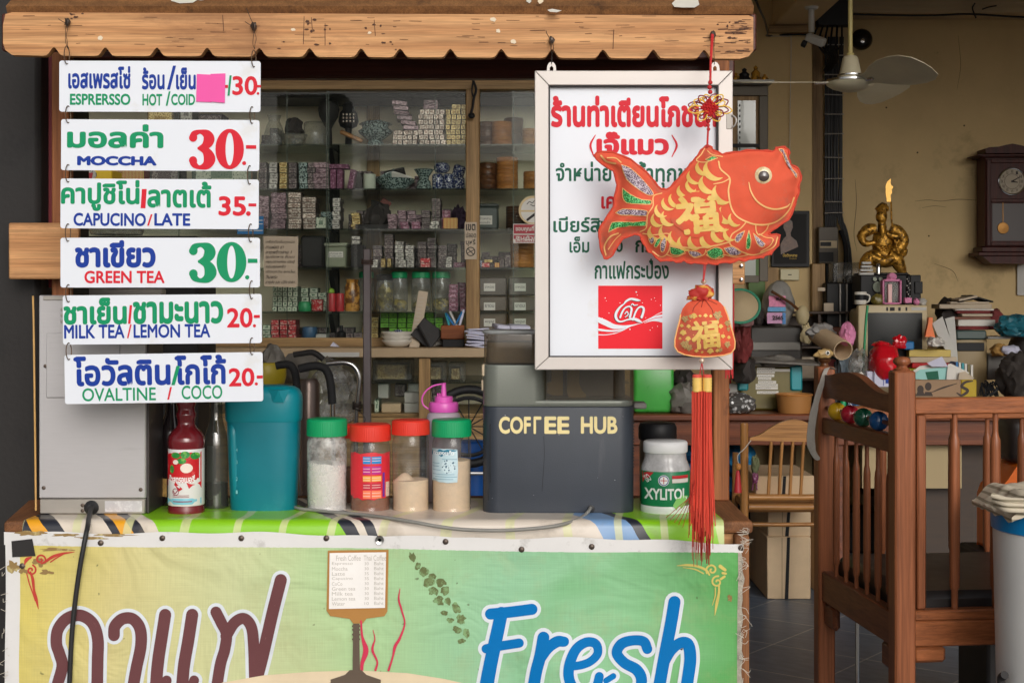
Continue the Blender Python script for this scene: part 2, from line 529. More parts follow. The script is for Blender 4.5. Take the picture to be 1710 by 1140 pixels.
def patterned(name,c1,c2,sc=40,kind='voronoi',thr=.5,rough=.5,rnd=.2,metal=0,stretch=(1,1,1),coat=0,pack=0):
    """small printed pattern of two colours"""
    m = bpy.data.materials.new(name); m.use_nodes = True
    nt = m.node_tree; N = nt.nodes; L = nt.links; b = N['Principled BSDF']
    b.inputs['Roughness'].default_value = rough; b.inputs['Metallic'].default_value = metal; b.inputs['Coat Weight'].default_value = coat
    tc = N.new('ShaderNodeTexCoord'); mp = N.new('ShaderNodeMapping'); mp.inputs['Scale'].default_value = stretch
    oi = N.new('ShaderNodeObjectInfo'); ml = N.new('ShaderNodeMath'); ml.operation = 'MULTIPLY'; ml.inputs[1].default_value = 9
    cb = N.new('ShaderNodeCombineXYZ'); L.new(oi.outputs['Random'],ml.inputs[0])
    for k in range(3): L.new(ml.outputs[0],cb.inputs[k])
    L.new(cb.outputs[0],mp.inputs['Location'])
    L.new(tc.outputs['Object'],mp.inputs[0])
    if kind == 'voronoi':
        t = N.new('ShaderNodeTexVoronoi'); t.inputs['Scale'].default_value = sc; o = t.outputs['Distance']
    elif kind == 'noise':
        t = N.new('ShaderNodeTexNoise'); t.inputs['Scale'].default_value = sc; t.inputs['Detail'].default_value = 5; o = t.outputs[0]
    elif kind == 'checker':
        t = N.new('ShaderNodeTexChecker'); t.inputs['Scale'].default_value = sc; o = t.outputs[1]
    else:
        t = N.new('ShaderNodeTexWave'); t.inputs['Scale'].default_value = sc; t.bands_direction = 'Z' if kind == 'wavez' else 'X'; o = t.outputs['Fac']
    L.new(mp.outputs[0],t.inputs['Vector'])
    mr = N.new('ShaderNodeMapRange'); mr.inputs[1].default_value = thr - .06; mr.inputs[2].default_value = thr + .06
    L.new(o,mr.inputs[0])
    mx = N.new('ShaderNodeMix'); mx.data_type = 'RGBA'; L.new(mr.outputs[0],mx.inputs['Factor']); mx.inputs['A'].default_value = c1; mx.inputs['B'].default_value = c2
    if pack:
        sg = N.new('ShaderNodeSeparateXYZ'); L.new(tc.outputs['Generated'],sg.inputs[0])
        def mth(op,a,b_=None):
            q = N.new('ShaderNodeMath'); q.operation = op
            for k, z in enumerate((a,b_)):
                if z is None: continue
                if isinstance(z,(int,float)): q.inputs[k].default_value = z
                else: L.new(z,q.inputs[k])
            return q.outputs[0]
        ax = mth('ABSOLUTE',mth('SUBTRACT',sg.outputs[0],.5)); az = mth('ABSOLUTE',mth('SUBTRACT',sg.outputs[2],.5))
        edge = mth('GREATER_THAN',mth('MAXIMUM',ax,az),.43)
        mid = mth('LESS_THAN',mth('MAXIMUM',mth('MULTIPLY',ax,1.0),az),pack)
        m1 = N.new('ShaderNodeMix'); m1.data_type = 'RGBA'; m1.inputs['B'].default_value = c2
        L.new(mth('MULTIPLY',mid,.75),m1.inputs['Factor']); L.new(mx.outputs['Result'],m1.inputs['A'])
        m2 = N.new('ShaderNodeMix'); m2.data_type = 'RGBA'; m2.inputs['B'].default_value = (c2[0]*.35,c2[1]*.35,c2[2]*.35,1)
        L.new(mth('MULTIPLY',edge,.85),m2.inputs['Factor']); L.new(m1.outputs['Result'],m2.inputs['A']); mx = m2
    r2 = N.new('ShaderNodeMapRange'); r2.inputs[3].default_value = 1 - rnd; r2.inputs[4].default_value = 1 + rnd; L.new(oi.outputs['Random'],r2.inputs[0])
    vm = N.new('ShaderNodeVectorMath'); vm.operation = 'SCALE'; L.new(mx.outputs['Result'],vm.inputs[0]); L.new(r2.outputs[0],vm.inputs['Scale'])
    L.new(vm.outputs[0],b.inputs['Base Color'])
    return m

BLACK = rgb(28,28,30)
m_pine = wood('pine_board',rgb(222,168,116),rgb(166,108,64),0,1.0,.65,worn=[(rgb(150,104,70),2.6,.52,.55),(rgb(88,60,42),5,.64,.8),(rgb(225,180,130),3,.66,.5),(rgb(70,50,40),22,.7,.8)])
m_roof = wood('worn_plywood',rgb(150,106,66),rgb(96,64,40),1,1.6,.7,worn=[(rgb(66,48,36),4,.55,.8),(rgb(190,150,100),7,.68,.5)])
m_post = wood('post_wood',rgb(176,112,68),rgb(116,66,38),2,1.2,.6,worn=[(rgb(80,48,30),8,.6,.7)])
m_beam = wood('dark_red_beam',rgb(98,52,42),rgb(56,28,24),0,1.0,.4)
m_ctop = wood('counter_wood',rgb(150,100,64),rgb(84,54,36),1,1.6,.65,worn=[(rgb(190,170,150),9,.62,.6),(rgb(60,42,32),6,.58,.6)])
m_leg = wood('leg_wood',rgb(158,106,68),rgb(92,56,34),2,1.2,.65,worn=[(rgb(70,48,34),7,.58,.7)])
m_crib = wood('teak',rgb(164,100,66),rgb(104,58,36),2,.8,.36,.12,worn=[(rgb(70,40,28),9,.62,.6),(rgb(190,130,92),14,.7,.5)],contrast=(.25,.8))
m_cribx = wood('teak_rail',rgb(178,108,66),rgb(116,64,38),0,.8,.36,.12,worn=[(rgb(80,46,30),9,.62,.6),(rgb(200,140,96),14,.7,.5)],contrast=(.25,.8))
m_criby = wood('teak_side_rail',rgb(140,84,56),rgb(90,48,30),1,.8,.38,.12,worn=[(rgb(64,38,26),9,.62,.6)],contrast=(.25,.8))
m_cab = wood('cabinet_wood',rgb(176,142,96),rgb(124,94,58),2,1.0,.5)
m_cabx = wood('cabinet_rail_wood',rgb(176,144,98),rgb(128,98,62),0,1.0,.5)
m_desk = wood('desk_wood',rgb(128,70,42),rgb(74,36,24),0,.8,.35,.2)
m_clock = wood('dark_clock_wood',rgb(80,34,28),rgb(48,20,18),2,.9,.5)
m_bamboox = wood('rattan_rail',rgb(190,136,78),rgb(130,84,42),0,1.0,.4,.2)
m_bamboo = wood('rattan_frame',rgb(190,136,78),rgb(130,84,42),2,1.0,.4,.2)
m_barrel = wood('turned_wood',rgb(206,140,72),rgb(150,90,40),0,1.0,.45,.1)
m_barreld = wood('dark_turned_wood',rgb(110,70,40),rgb(60,36,22),0,1.0,.4,.2)
m_cardboard = mat('cardboard',rgb(206,180,146),.8,var=.08,bump=.1,dirt=(rgb(140,115,90),5,.6,.4))
m_plasterwall = mat('yellowed_plaster',rgb(210,184,136),.9,var=.09,vs=1.6,bump=.25,bs=60,dirt=[(rgb(110,92,64),1.7,.56,.35),(rgb(84,70,50),9,.68,.5)])
m_ceil = mat('ceiling_paint',rgb(196,178,146),.9,var=.06,vs=2)
m_pillar = mat('grey_pillar_paint',rgb(35,32,31),.7,var=.18,vs=4,bump=.2,dirt=(rgb(22,20,20),6,.56,.6))
m_white = mat('white_acrylic',rgb(232,236,244),.4,var=.012,vs=3,dirt=[(rgb(216,212,202),9,.58,.35),(rgb(150,140,128),50,.74,.6),(rgb(200,196,186),3,.62,.25,(1,1,.25))])
m_alu = mat('painted_aluminium',rgb(206,198,192),.4,.15,var=.03,dirt=(rgb(222,190,130),6,.73,.8))
m_tblue = mat('blue_vinyl',rgb(18,58,154),.5,spec=.25)
m_tgreen = mat('green_vinyl',rgb(6,148,98),.5,spec=.25)
m_tdgreen = mat('dark_green_vinyl',rgb(22,98,74),.5,spec=.25)
m_tred = mat('red_vinyl',rgb(218,30,50),.5,spec=.25)
m_pink = mat('pink_paper',rgb(244,92,172),.75,var=.02)
m_rust = mat('rusty_wire',rgb(104,84,66),.55,.6,var=.25,vs=60)
m_blackwire = mat('dark_wire',rgb(52,44,40),.6,.3)
m_steel = mat('brushed_steel',rgb(186,183,184),.4,.12,var=.03,vs=20,stretch=(1,1,12),dirt=(rgb(140,138,136),5,.6,.3))
m_steeld = mat('dull_steel',rgb(166,160,152),.42,.2,var=.05,vs=14)
m_darkside = mat('dark_steel_side',rgb(74,68,68),.45,.3,var=.08)
m_chrome = mat('chrome',rgb(200,200,200),.15,1,var=.05)
m_screw = mat('screw_metal',rgb(96,84,76),.45,.7,var=.2,vs=200)
m_rubber = mat('black_rubber',rgb(34,34,36),.55,var=.1)
m_foam = mat('black_foam_grip',rgb(24,24,26),.8,bump=.3,bs=200)
m_black = mat('black_plastic',rgb(26,26,28),.45,spec=.25)
m_dark = mat('dark_grey',rgb(50,48,48),.6,var=.15,spec=.25)
m_grey = mat('grey_plastic',rgb(128,126,122),.5,var=.06)
m_lgrey = mat('light_grey',rgb(190,188,182),.5,var=.05)
m_paper = mat('paper',rgb(226,222,214),.8,var=.04,dirt=(rgb(190,180,160),8,.62,.4))
m_paperb = mat('bluish_paper',rgb(206,206,226),.8,var=.05)
m_oldpaper = mat('old_paper',rgb(196,180,158),.8,var=.06,vs=12)
m_ink = mat('ink',rgb(48,42,42),.7)
m_fade = mat('faded_ink',rgb(196,190,182),.7)
m_creamtxt = mat('cream_vinyl',rgb(240,222,160),.4,dirt=(rgb(200,180,120),60,.6,.5))
m_machine = mat('slate_enamel',rgb(52,58,68),.42,.1,var=.09,vs=7,bump=.08,bs=400,dirt=[(rgb(100,104,110),120,.76,.5),(rgb(66,70,78),4,.55,.5),(rgb(84,86,90),2.2,.62,.4,(8,8,1))])
m_machg = mat('metallic_grey_green',rgb(122,126,118),.36,.3,var=.06,vs=300)
m_smoke = glass('smoked_plastic',(.74,.70,.62,1),.06,1.6,.14,(.3,.28,.24,1))
m_glassjar = glass('jar_glass',(.93,.94,.93,1),.04,1.3,.05,(.62,.62,.6,1),30)
m_glassdusty = glass('powder_dusted_glass',(.9,.9,.9,1),.05,1.3,.3,(.8,.79,.77,1),22)
m_glasscab = glass('cabinet_glass',(.97,.985,.975,1),.015,.3,.008,(.5,.55,.5,1),3,.35)
m_glassshelf = glass('shelf_glass',(.82,.88,.85,1),.05,1.0,.08,(.07,.09,.08,1))
m_clear = glass('clear_plastic',(.82,.82,.8,1),.12,1.3,.2,(.6,.6,.58,1),14)
m_bag = glass('polythene',(.86,.86,.84,1),.15,2.2,.25,(.7,.7,.68,1),18)
m_bottle = glass('dark_bottle_glass',(.66,.68,.64,1),.03,4,.10,(.3,.3,.28,1))
m_lidg = mat('green_lid',rgb(10,158,98),.42,var=.03)
m_lidr = mat('red_lid',rgb(226,56,40),.42,var=.04)
m_teal = mat('teal_plastic',rgb(4,128,142),.36,var=.06,vs=5,dirt=(rgb(90,170,176),5,.62,.25))
m_tealbody = mat('frosted_teal_plastic',rgb(4,118,134),.34,var=.14,vs=4,dirt=(rgb(60,150,160),4,.55,.35))
m_magenta = mat('pink_plastic',rgb(226,96,190),.35)
m_frost = mat('frosted_plastic',rgb(196,184,196),.35,alpha=.75)
m_syrup = mat('strawberry_syrup',rgb(116,28,36),.12,coat=.6,var=.08,vs=20)
m_powder = mat('white_powder',rgb(246,242,236),.95,var=.04,bump=.2,bs=300)
m_coffee = mat('coffee_granules',rgb(150,96,70),.9,var=.2,vs=220,bump=.4,bs=300)
m_creamer = mat('creamer_powder',rgb(234,206,176),.95,var=.05,bump=.2,bs=300)
m_fish = mat('orange_velvet',rgb(226,92,62),.85,var=.07,vs=14,bump=.12,bs=500,dirt=[(rgb(150,100,82),7,.5,.5),(rgb(206,120,92),60,.6,.4)])
m_fishrim = mat('fish_seam',rgb(206,70,48),.8,var=.1,vs=30,bump=.2,bs=200)
m_gold = mat('gold_print',rgb(236,196,104),.55,0,var=.1,vs=40)
m_goldline = mat('pale_gold_line',rgb(246,192,122),.6)
m_glitp = patterned('purple_glitter',rgb(84,58,80),rgb(206,190,200),420,'voronoi',.52,.4,0)
m_glitg = patterned('green_glitter',rgb(22,100,36),rgb(110,210,130),420,'voronoi',.54,.4,0)
m_redcord = mat('red_cord',rgb(196,38,40),.6,var=.15,vs=300,stretch=(1,1,.3))
m_tassel = mat('coral_tassel_silk',rgb(222,84,66),.5,var=.25,vs=120,stretch=(6,6,.15))
m_tasseld = mat('deep_red_threads',rgb(168,40,32),.55,var=.3,vs=120,stretch=(6,6,.15))
m_yellowcord = mat('yellow_cord',rgb(244,196,60),.55)
m_maroon = mat('maroon_cord',rgb(140,28,40),.6)
m_pearl = mat('pearl_bead',rgb(220,196,176),.22,.3,coat=.5)
m_red = mat('red_plastic',rgb(200,30,36),.4)
m_redpoly = mat('red_polythene',rgb(206,20,36),.22,var=.12,vs=10,coat=.4)
m_blueplastic = mat('blue_plastic',rgb(14,92,178),.4)
m_bluecloth = mat('blue_cloth',rgb(24,110,156),.85,var=.2,vs=18,bump=.5,bs=40)
m_orange = mat('orange_plastic',rgb(240,112,20),.35,var=.03)
m_bin = mat('white_bin',rgb(220,220,218),.4,var=.05,vs=4,dirt=(rgb(130,120,112),4.5,.66,.6))
m_cloth = mat('striped_rag',rgb(206,196,176),.9,var=.08,bump=.4,bs=120)
m_mattress = mat('dark_vinyl',rgb(40,36,36),.45,var=.1,bump=.1,bs=30)
m_goldstat = mat('antique_gold',rgb(216,160,62),.38,.6,var=.4,vs=40,bump=1,bs=70,dirt=[(rgb(44,28,14),40,.48,.9),(rgb(60,38,18),14,.55,.7)])
m_goldblade = mat('bright_gold',rgb(250,192,96),.35,.4,var=.1,vs=40)
m_beige = mat('beige_plastic',rgb(196,178,140),.45,var=.05)
m_screen = mat('dark_screen',rgb(30,32,32),.3,spec=.2)
m_greenbox = mat('green_translucent_plastic',rgb(70,170,70),.3,var=.12,vs=9)
m_basket = patterned('woven_wicker',rgb(206,146,82),rgb(140,92,44),160,'wavez',.45,.6,0)
m_foil = patterned('silver_foil_pack',rgb(206,194,180),rgb(128,104,92),150,'noise',.52,.32,.25,.3,pack=.2)
m_foilg = patterned('gold_foil_pack',rgb(216,194,132),rgb(150,118,60),150,'noise',.52,.35,.2,.25,pack=.2)
m_foilv = patterned('violet_foil_pack',rgb(160,134,140),rgb(92,66,74),120,'noise',.5,.35,.3,.2,(.7,1,1.3))
m_foilgr = patterned('grey_foil_pack',rgb(150,142,132),rgb(84,74,70),55,'noise',.48,.35,.25,.25)
m_purple = patterned('purple_print',rgb(106,34,74),rgb(190,140,170),110,'noise',.6,.5,.15)
m_grnbox = patterned('green_printed_box',rgb(120,190,48),rgb(60,120,30),160,'noise',.6,.45,.18,pack=.12)
m_wgbox = patterned('white_green_print',rgb(206,214,192),rgb(58,104,74),120,'noise',.6,.45,.15,pack=.18)
m_wrbox = patterned('white_red_print',rgb(214,180,170),rgb(190,44,52),100,'noise',.46,.45,.2,pack=.2)
m_smallbox = patterned('printed_carton',rgb(142,130,124),rgb(74,58,62),170,'noise',.5,.5,.35,pack=.22)
m_pinkbox = patterned('magenta_printed_carton',rgb(140,66,94),rgb(206,166,184),150,'noise',.56,.5,.25,pack=.2)
m_whitebox = patterned('white_carton',rgb(214,210,200),rgb(112,104,100),130,'noise',.58,.5,.25,pack=.18)
m_yellowbox = patterned('yellow_carton',rgb(226,200,110),rgb(200,60,40),48,'wavex',.66,.5,.1)
m_bluechina = patterned('blue_white_china',rgb(206,212,220),rgb(36,52,100),150,'voronoi',.40,.2,.1,0,(1,1,1),.4)
m_celadon = patterned('celadon_china',rgb(44,66,66),rgb(150,170,164),120,'voronoi',.5,.25,.1,0,(1,1,1),.4)
m_china = mat('white_china',rgb(226,222,212),.2,coat=.3)
m_cyan = mat('cyan_sticker',rgb(20,110,170),.5)
m_tin = mat('red_tin',rgb(186,44,52),.4,var=.1)
m_goldjar = patterned('amber_twist_jar',rgb(206,148,66),rgb(110,66,24),42,'noise',.5,.25,0)
m_yellowmix = patterned('pickled_fruit',rgb(226,206,120),rgb(110,100,50),34,'noise',.5,.5,.2)
m_olive = mat('olive_plastic_box',rgb(112,100,46),.35,var=.15,vs=6)
m_tealclip = mat('teal_clip',rgb(32,150,160),.4)
m_shells = patterned('silver_wrapped_sweets',rgb(226,226,226),rgb(96,94,92),45,'voronoi',.36,.25,0,.2)
m_sackr = mat('maroon_sack',rgb(120,46,46),.8,var=.3,vs=8,bump=.5,bs=30)
m_sackd = mat('dark_bag',rgb(56,50,48),.7,var=.2,bump=.5,bs=20)
m_sackg = mat('grey_crumpled_bag',rgb(122,118,112),.6,var=.2,bump=.6,bs=25)  # grey lowered for the shade between the heaped desk things
m_pinkbag = mat('pink_bag',rgb(224,140,180),.7,var=.08,bump=.4,bs=60)
m_straw = patterned('woven_straw',rgb(206,186,150),rgb(150,128,96),130,'wavez',.5,.8,0)
m_hatrim = mat('green_hat_rim',rgb(60,140,110),.6)
# ------------------------------------------------------------------ ground, floor, shop building
def floor_mat():
    m = bpy.data.materials.new('slate_floor_tiles'); m.use_nodes = True
    nt = m.node_tree; N = nt.nodes; L = nt.links; b = N['Principled BSDF']
    tc = N.new('ShaderNodeTexCoord'); mp = N.new('ShaderNodeMapping'); mp.inputs['Rotation'].default_value = (0,0,radians(38))
    L.new(tc.outputs['Object'],mp.inputs[0])
    br = N.new('ShaderNodeTexBrick'); br.offset = 0; br.inputs['Scale'].default_value = 1
    br.inputs['Brick Width'].default_value = .4; br.inputs['Row Height'].default_value = .4; br.inputs['Mortar Size'].default_value = .004
    br.inputs['Color1'].default_value = rgb(84,96,112); br.inputs['Color2'].default_value = rgb(98,110,126); br.inputs['Mortar'].default_value = rgb(150,152,156)
    L.new(mp.outputs[0],br.inputs['Vector'])
    n = N.new('ShaderNodeTexNoise'); n.inputs['Scale'].default_value = 11; n.inputs['Detail'].default_value = 7
    m2 = N.new('ShaderNodeMapping'); m2.inputs['Scale'].default_value = (1,3,1); L.new(mp.outputs[0],m2.inputs[0]); L.new(m2.outputs[0],n.inputs['Vector'])
    mr = N.new('ShaderNodeMapRange'); mr.inputs[1].default_value = .3; mr.inputs[2].default_value = .7; mr.inputs[3].default_value = .75; mr.inputs[4].default_value = 1.25
    L.new(n.outputs[0],mr.inputs[0])
    vm = N.new('ShaderNodeVectorMath'); vm.operation = 'SCALE'; L.new(br.outputs[0],vm.inputs[0]); L.new(mr.outputs[0],vm.inputs['Scale'])
    L.new(vm.outputs[0],b.inputs['Base Color']); b.inputs['Roughness'].default_value = .38
    bp = N.new('ShaderNodeBump'); bp.inputs['Strength'].default_value = .25; bp.inputs['Distance'].default_value = .003
    L.new(n.outputs[0],bp.inputs['Height']); L.new(bp.outputs[0],b.inputs['Normal'])
    return m
m_floor = floor_mat()
m_street = mat('street_concrete',(.27,.26,.24,1),.9,var=.15,vs=1.2,bump=.2)

g = MB(); g.add([(-300,-300,-.012),(300,-300,-.012),(300,300,-.012),(-300,300,-.012)],[[0,1,2,3]])
struct(g,'ground',m_street)
g = MB(); g.add([(-4.3,.05,0),(5.3,.05,0),(5.3,5.5,0),(-4.3,5.5,0)],[[0,1,2,3]])
struct(g,'floor',m_floor)

house = thing('shop_house','dim open shop house with yellowed plaster walls behind the drinks stall','building',(0,5.35,0))
b = MB(); box(b,-4.2,5.2,5.32,5.5,0,3.4); b.build('wall',m_plasterwall,house,0)
b = MB(); box(b,-4.3,-4.2,.3,5.5,0,3.4); b.build('wall',m_plasterwall,house,0)
b = MB(); box(b,5.2,5.3,.3,5.5,0,3.4); b.build('wall',m_plasterwall,house,0)
b = MB(); box(b,-4.3,5.3,.3,5.5,3.4,3.6); b.build('ceiling',m_ceil,house,0)
b = MB(); box(b,-5,6,.12,.3,3.2,6.2); b.build('facade',m_plasterwall,house,0)
b = MB(); box(b,-1.55,X(66,3.32),.32,.72,0,2.75,.012); b.build('pillar',m_pillar,house)
# wall column in the back corner, beam running to the street, beam along the back wall
b = MB(); box(b,X(1215,8.05),X(1357,8.05),5.05,5.32,0,3.4,.008); b.build('column',m_plasterwall,house)
b = MB(); box(b,X(1283,8.05)+.02,X(1357,8.05)-.004,1.2,5.05,Z(44,8.05),3.4,.008); b.build('ceiling_beam',m_ceil,house)
b = MB(); box(b,X(1360,8.1),3.7,5.12,5.318,Z(22,8.12),3.4,.006)
for k in range(5):
    z = Z(22,8.12) + .02 + k * .025
    box(b,X(1420,8.1),3.7,5.112,5.12,z,z+.012,.002)
b.build('wall_beam',m_ceil,house)
b = MB()
for pts in ([(1528,336),(1550,334),(1572,336),(1600,333),(1640,335)],[(1540,347),(1560,344),(1580,346)],[(1428,300),(1430,340),(1426,390),(1431,420)],[(1600,60),(1604,110),(1598,150)],[(1560,440),(1590,452),(1600,470)]):
    stroke(b,pts,[.4]+[R.uniform(.6,1.3) for _ in pts[2:]]+[.3],8.32,None,6,.001)
for x, y in ((1532,255),(1551,394),(1610,210),(1480,180)): decal(b,circ(x,y,1.6,8),8.32,None,None,.001)
b.build('crack',mat('wall_crack',rgb(96,78,50),.9),house,0)
# wooden trunking strips on the corner
b = MB(); box(b,X(1358,8.25),X(1376,8.25),5.27,5.318,0,Z(55,8.2),.004); b.build('trunking',wood('trunking_wood',rgb(150,122,84),rgb(104,80,52),2),house)

# ------------------------------------------------------------------ the stall
stall = thing('drinks_stall','wooden street drinks stall with a scalloped fascia board and plank counter','stall',(0,.15,0))
top = [(5,42),(9,24),(20,21)]
bot = []
xs = [90,176,262,346,433,517,603,668,752,837,922,1007,1091,1176]
def tilt(x): return 5.5 * x / 1260
bot.append((5,72)); bot.append((9,84)); bot.append((20,92))
for x in xs:
    for dx, y in ((-18,93),(-12,92),(-8,88),(-4.5,82.5),(-1,79),(1,79),(4.5,82.5),(8,88),(12,92),(18,93)):
        bot.append((x+dx,y+tilt(x)))
bot += [(1236,93+5.5),(1250,89+5.5),(1258,80+5.5)]
poly = [(20,21)] + [(9,24),(5,42)] + bot + [(1258,29),(1250,26)]
b = MB(); prism(b,poly,2.955,.022)
fascia = b.build('fascia_board',m_pine,stall,25)
# a second rough strip behind the fascia's right end and dark underside lip
b = MB(); box(b,X(8,3.0),X(1262,2.99),-.02,.0,Z(88,3.0),Z(26,3.0),.003); b.build('backing_strip',m_beam,stall)
b = MB()
for x, y, r in ((168,64,5),(490,50,4),(617,55,3),(824,33,5),(832,52,4),(857,70,5),(903,3,5)):
    decal(b,[(px+R.uniform(-1,1),py+R.uniform(-.8,.8)) for px,py in circ(x,y,r,10,r*.7)],2.955)
b.build('paint_chip',mat('paint_chip',rgb(232,214,186),.7),stall)
b = MB()
for x0, y0, x1, y1, n in ((508,26,534,76,9),(540,30,556,74,4),(600,30,680,80,6),(112,22,140,32,6),(648,70,668,84,3),(460,70,475,84,2),(1190,34,1250,70,9)):
    for k in range(n):
        x = R.uniform(x0,x1); y = R.uniform(y0,y1); ww = R.uniform(1.5,6); hh = R.uniform(.8,3)
        decal(b,[(x+ww*cos(a)*R.uniform(.5,1),y+hh*sin(a)*R.uniform(.5,1)) for a in [2*pi*q/9 for q in range(9)]],2.955)
for x, y0, y1 in ((508,28,74),(520,30,52),(543,40,76),(625,34,60),(372,26,52),(1025,50,82)):
    stroke(b,[(x,y0),(x+R.uniform(-2,2),y1)],1.0,2.955)
for k in range(60):
    x = 1252 - abs(R.gauss(0,34)); y = R.gauss(62,17); l_ = R.uniform(3,16)
    if 30 < y < 94: stroke(b,[(x-l_,y+R.uniform(-1,1.5)),(min(1257,x+l_*.3),y)],R.uniform(.4,1.5),2.955,None,2)
for k in range(70):
    x = R.uniform(20,1240); y = R.uniform(27,80); l_ = R.uniform(4,26)
    stroke(b,[(x,y),(min(1257,x+l_),y+R.uniform(-.6,.6))],R.uniform(.3,.8),2.955,None,2)
b.build('stain',mat('dark_stain',rgb(86,56,40),.8),stall)
# nails / wire lumps on the fascia
b = MB()
for x, y in ((113,38),(424,45),(921,68),(1190,60)):
    pblob(b,x-5,y-8,x+5,y+6,2.945,.012,.5,x,.9,2)
b.build('nail',m_screw,stall)
# sloping roof sheet, its folded end boards
zt, yt = Z(24,2.97), -.028
b = MB()
th = radians(34)
def rp(x,s,o=0): return (x,yt+s*cos(th)-o*sin(th),zt+s*sin(th)+o*cos(th))
nx = 40
x0, x1 = X(12,2.97), X(1258,2.97)
b.add([rp(x0,0,.018),rp(x1,0,.018),rp(x1-.02,.6,.018),rp(x0+.02,.6,.018),rp(x0,0),rp(x1,0),rp(x1-.02,.6),rp(x0+.02,.6)],
      [[0,1,2,3],[4,7,6,5],[0,4,5,1],[1,5,6,2],[2,6,7,3],[3,7,4,0]])
b.build('roof_sheet',m_roof,stall,0)
# remains of white stickers on the roof sheet, lying on its slope
def on_roof(poly):
    out = []
    for x, y in poly:
        # where the sight line meets the sloped sheet
        t = Vector(((x-855)/F,1,-(y-HZ)/F)); o = Vector((0,CY,CZ)); nrm = Vector((0,-sin(th),cos(th)))
        q = Vector(rp(0,0,.0195)); k = (q-o).dot(nrm) / t.dot(nrm)
        out.append(o+t*k)
    return out
b = MB()
for pl in ([(282,-6),(286,2),(300,6),(322,5),(330,0),(336,1),(346,-1),(344,-6)],
           [(1122,6),(1126,12),(1140,13),(1160,13),(1168,8),(1164,-6),(1134,-6)],
           [(914,17),(922,15),(938,18),(930,21),(918,20)],[(878,2),(884,6),(888,2),(884,-2)]):
    b.add(on_roof(pl),[list(range(len(pl)))])
b.build('sticker',mat('torn_white_sticker',rgb(226,222,210),.5,var=.06,dirt=(rgb(200,170,90),12,.62,.5)),stall,0)
# rear beam under the roof with a lighter lower lip
b = MB(); box(b,X(60,3.42),X(1225,3.42),.40,.44,Z(133,3.42),Z(133,3.42)+.16,.004)
b.build('rear_beam',m_beam,stall)
b = MB(); box(b,X(100,3.36),X(1225,3.36),.345,.36,Z(100,3.36),Z(100,3.36)+.12,.003); b.build('rear_beam',m_beam,stall)
# posts
def post(pxa,pxb,ya,yb,D,dep=.04):
    b = MB(); box(b,X(pxa,D),X(pxb,D),D+CY,D+CY+dep,Z(yb,D),Z(ya,D),.003); return b.build('post',m_post,stall)
post(86,114,60,836,3.30)
post(1191,1218,60,836,3.30)
b = MB(); box(b,X(64,3.38),X(92,3.38),.385,.40,Z(480,3.38),Z(90,3.38),.002)
b.build('red_panel',mat('maroon_panel',rgb(120,24,34),.5,var=.15),stall)
# counter: top planks, apron, legs
ZT = .9375
b = MB()
vs = [(X(6,3.0),0),(X(1258,3.0),0),(X(1216,3.37),.40),(X(48,3.37),.40)]
b.add([(x,y,ZT) for x,y in vs]+[(x,y,ZT-.026) for x,y in vs],[[0,1,2,3],[7,6,5,4],[0,4,5,1],[1,5,6,2],[2,6,7,3],[3,7,4,0]])
ctop = b.build('counter_top',m_ctop,stall,0)
bv = ctop.modifiers.new('bevel','BEVEL'); bv.width = .007; bv.segments = 2
b = MB(); box(b,X(20,3.02),X(1240,3.02),.015,.035,ZT-.115,ZT-.0265,.003); b.build('apron',m_pine,stall)
for xa in (X(18,3.0),X(1226,3.0)):
    b = MB(); box(b,xa,xa+.03,-.012,.04,0,ZT-.027,.004); b.build('leg',m_leg,stall)
for xa in (X(60,3.35),X(1190,3.35)):
    b = MB(); box(b,xa,xa+.04,.34,.385,0,ZT-.027,.004); b.build('leg',m_leg,stall)
b = MB()
box(b,X(60,3.1),X(1225,3.1),.06,.36,.10,.12,.003)
b.build('lower_shelf',m_leg,stall)
# side planks nailed to the posts
b = MB(); pbox(b,14,372,131,466,3.24,.018,.003); b.build('side_plank',m_pine,stall)
b = MB(); pbox(b,1196,414,1244,475,3.27,.018,.003); sp = b.build('side_plank',m_pine,stall)
b = MB()
for x, y in ((1238,444),(1238,467)):
    c = P(x,y,3.268); lathe(b,(c.x,c.y,c.z),[(.0045,0),(.0045,.002),(.002,.003)],10,M=Matrix.Rotation(pi/2,4,'X'))
b.build('screw',m_chrome,sp)

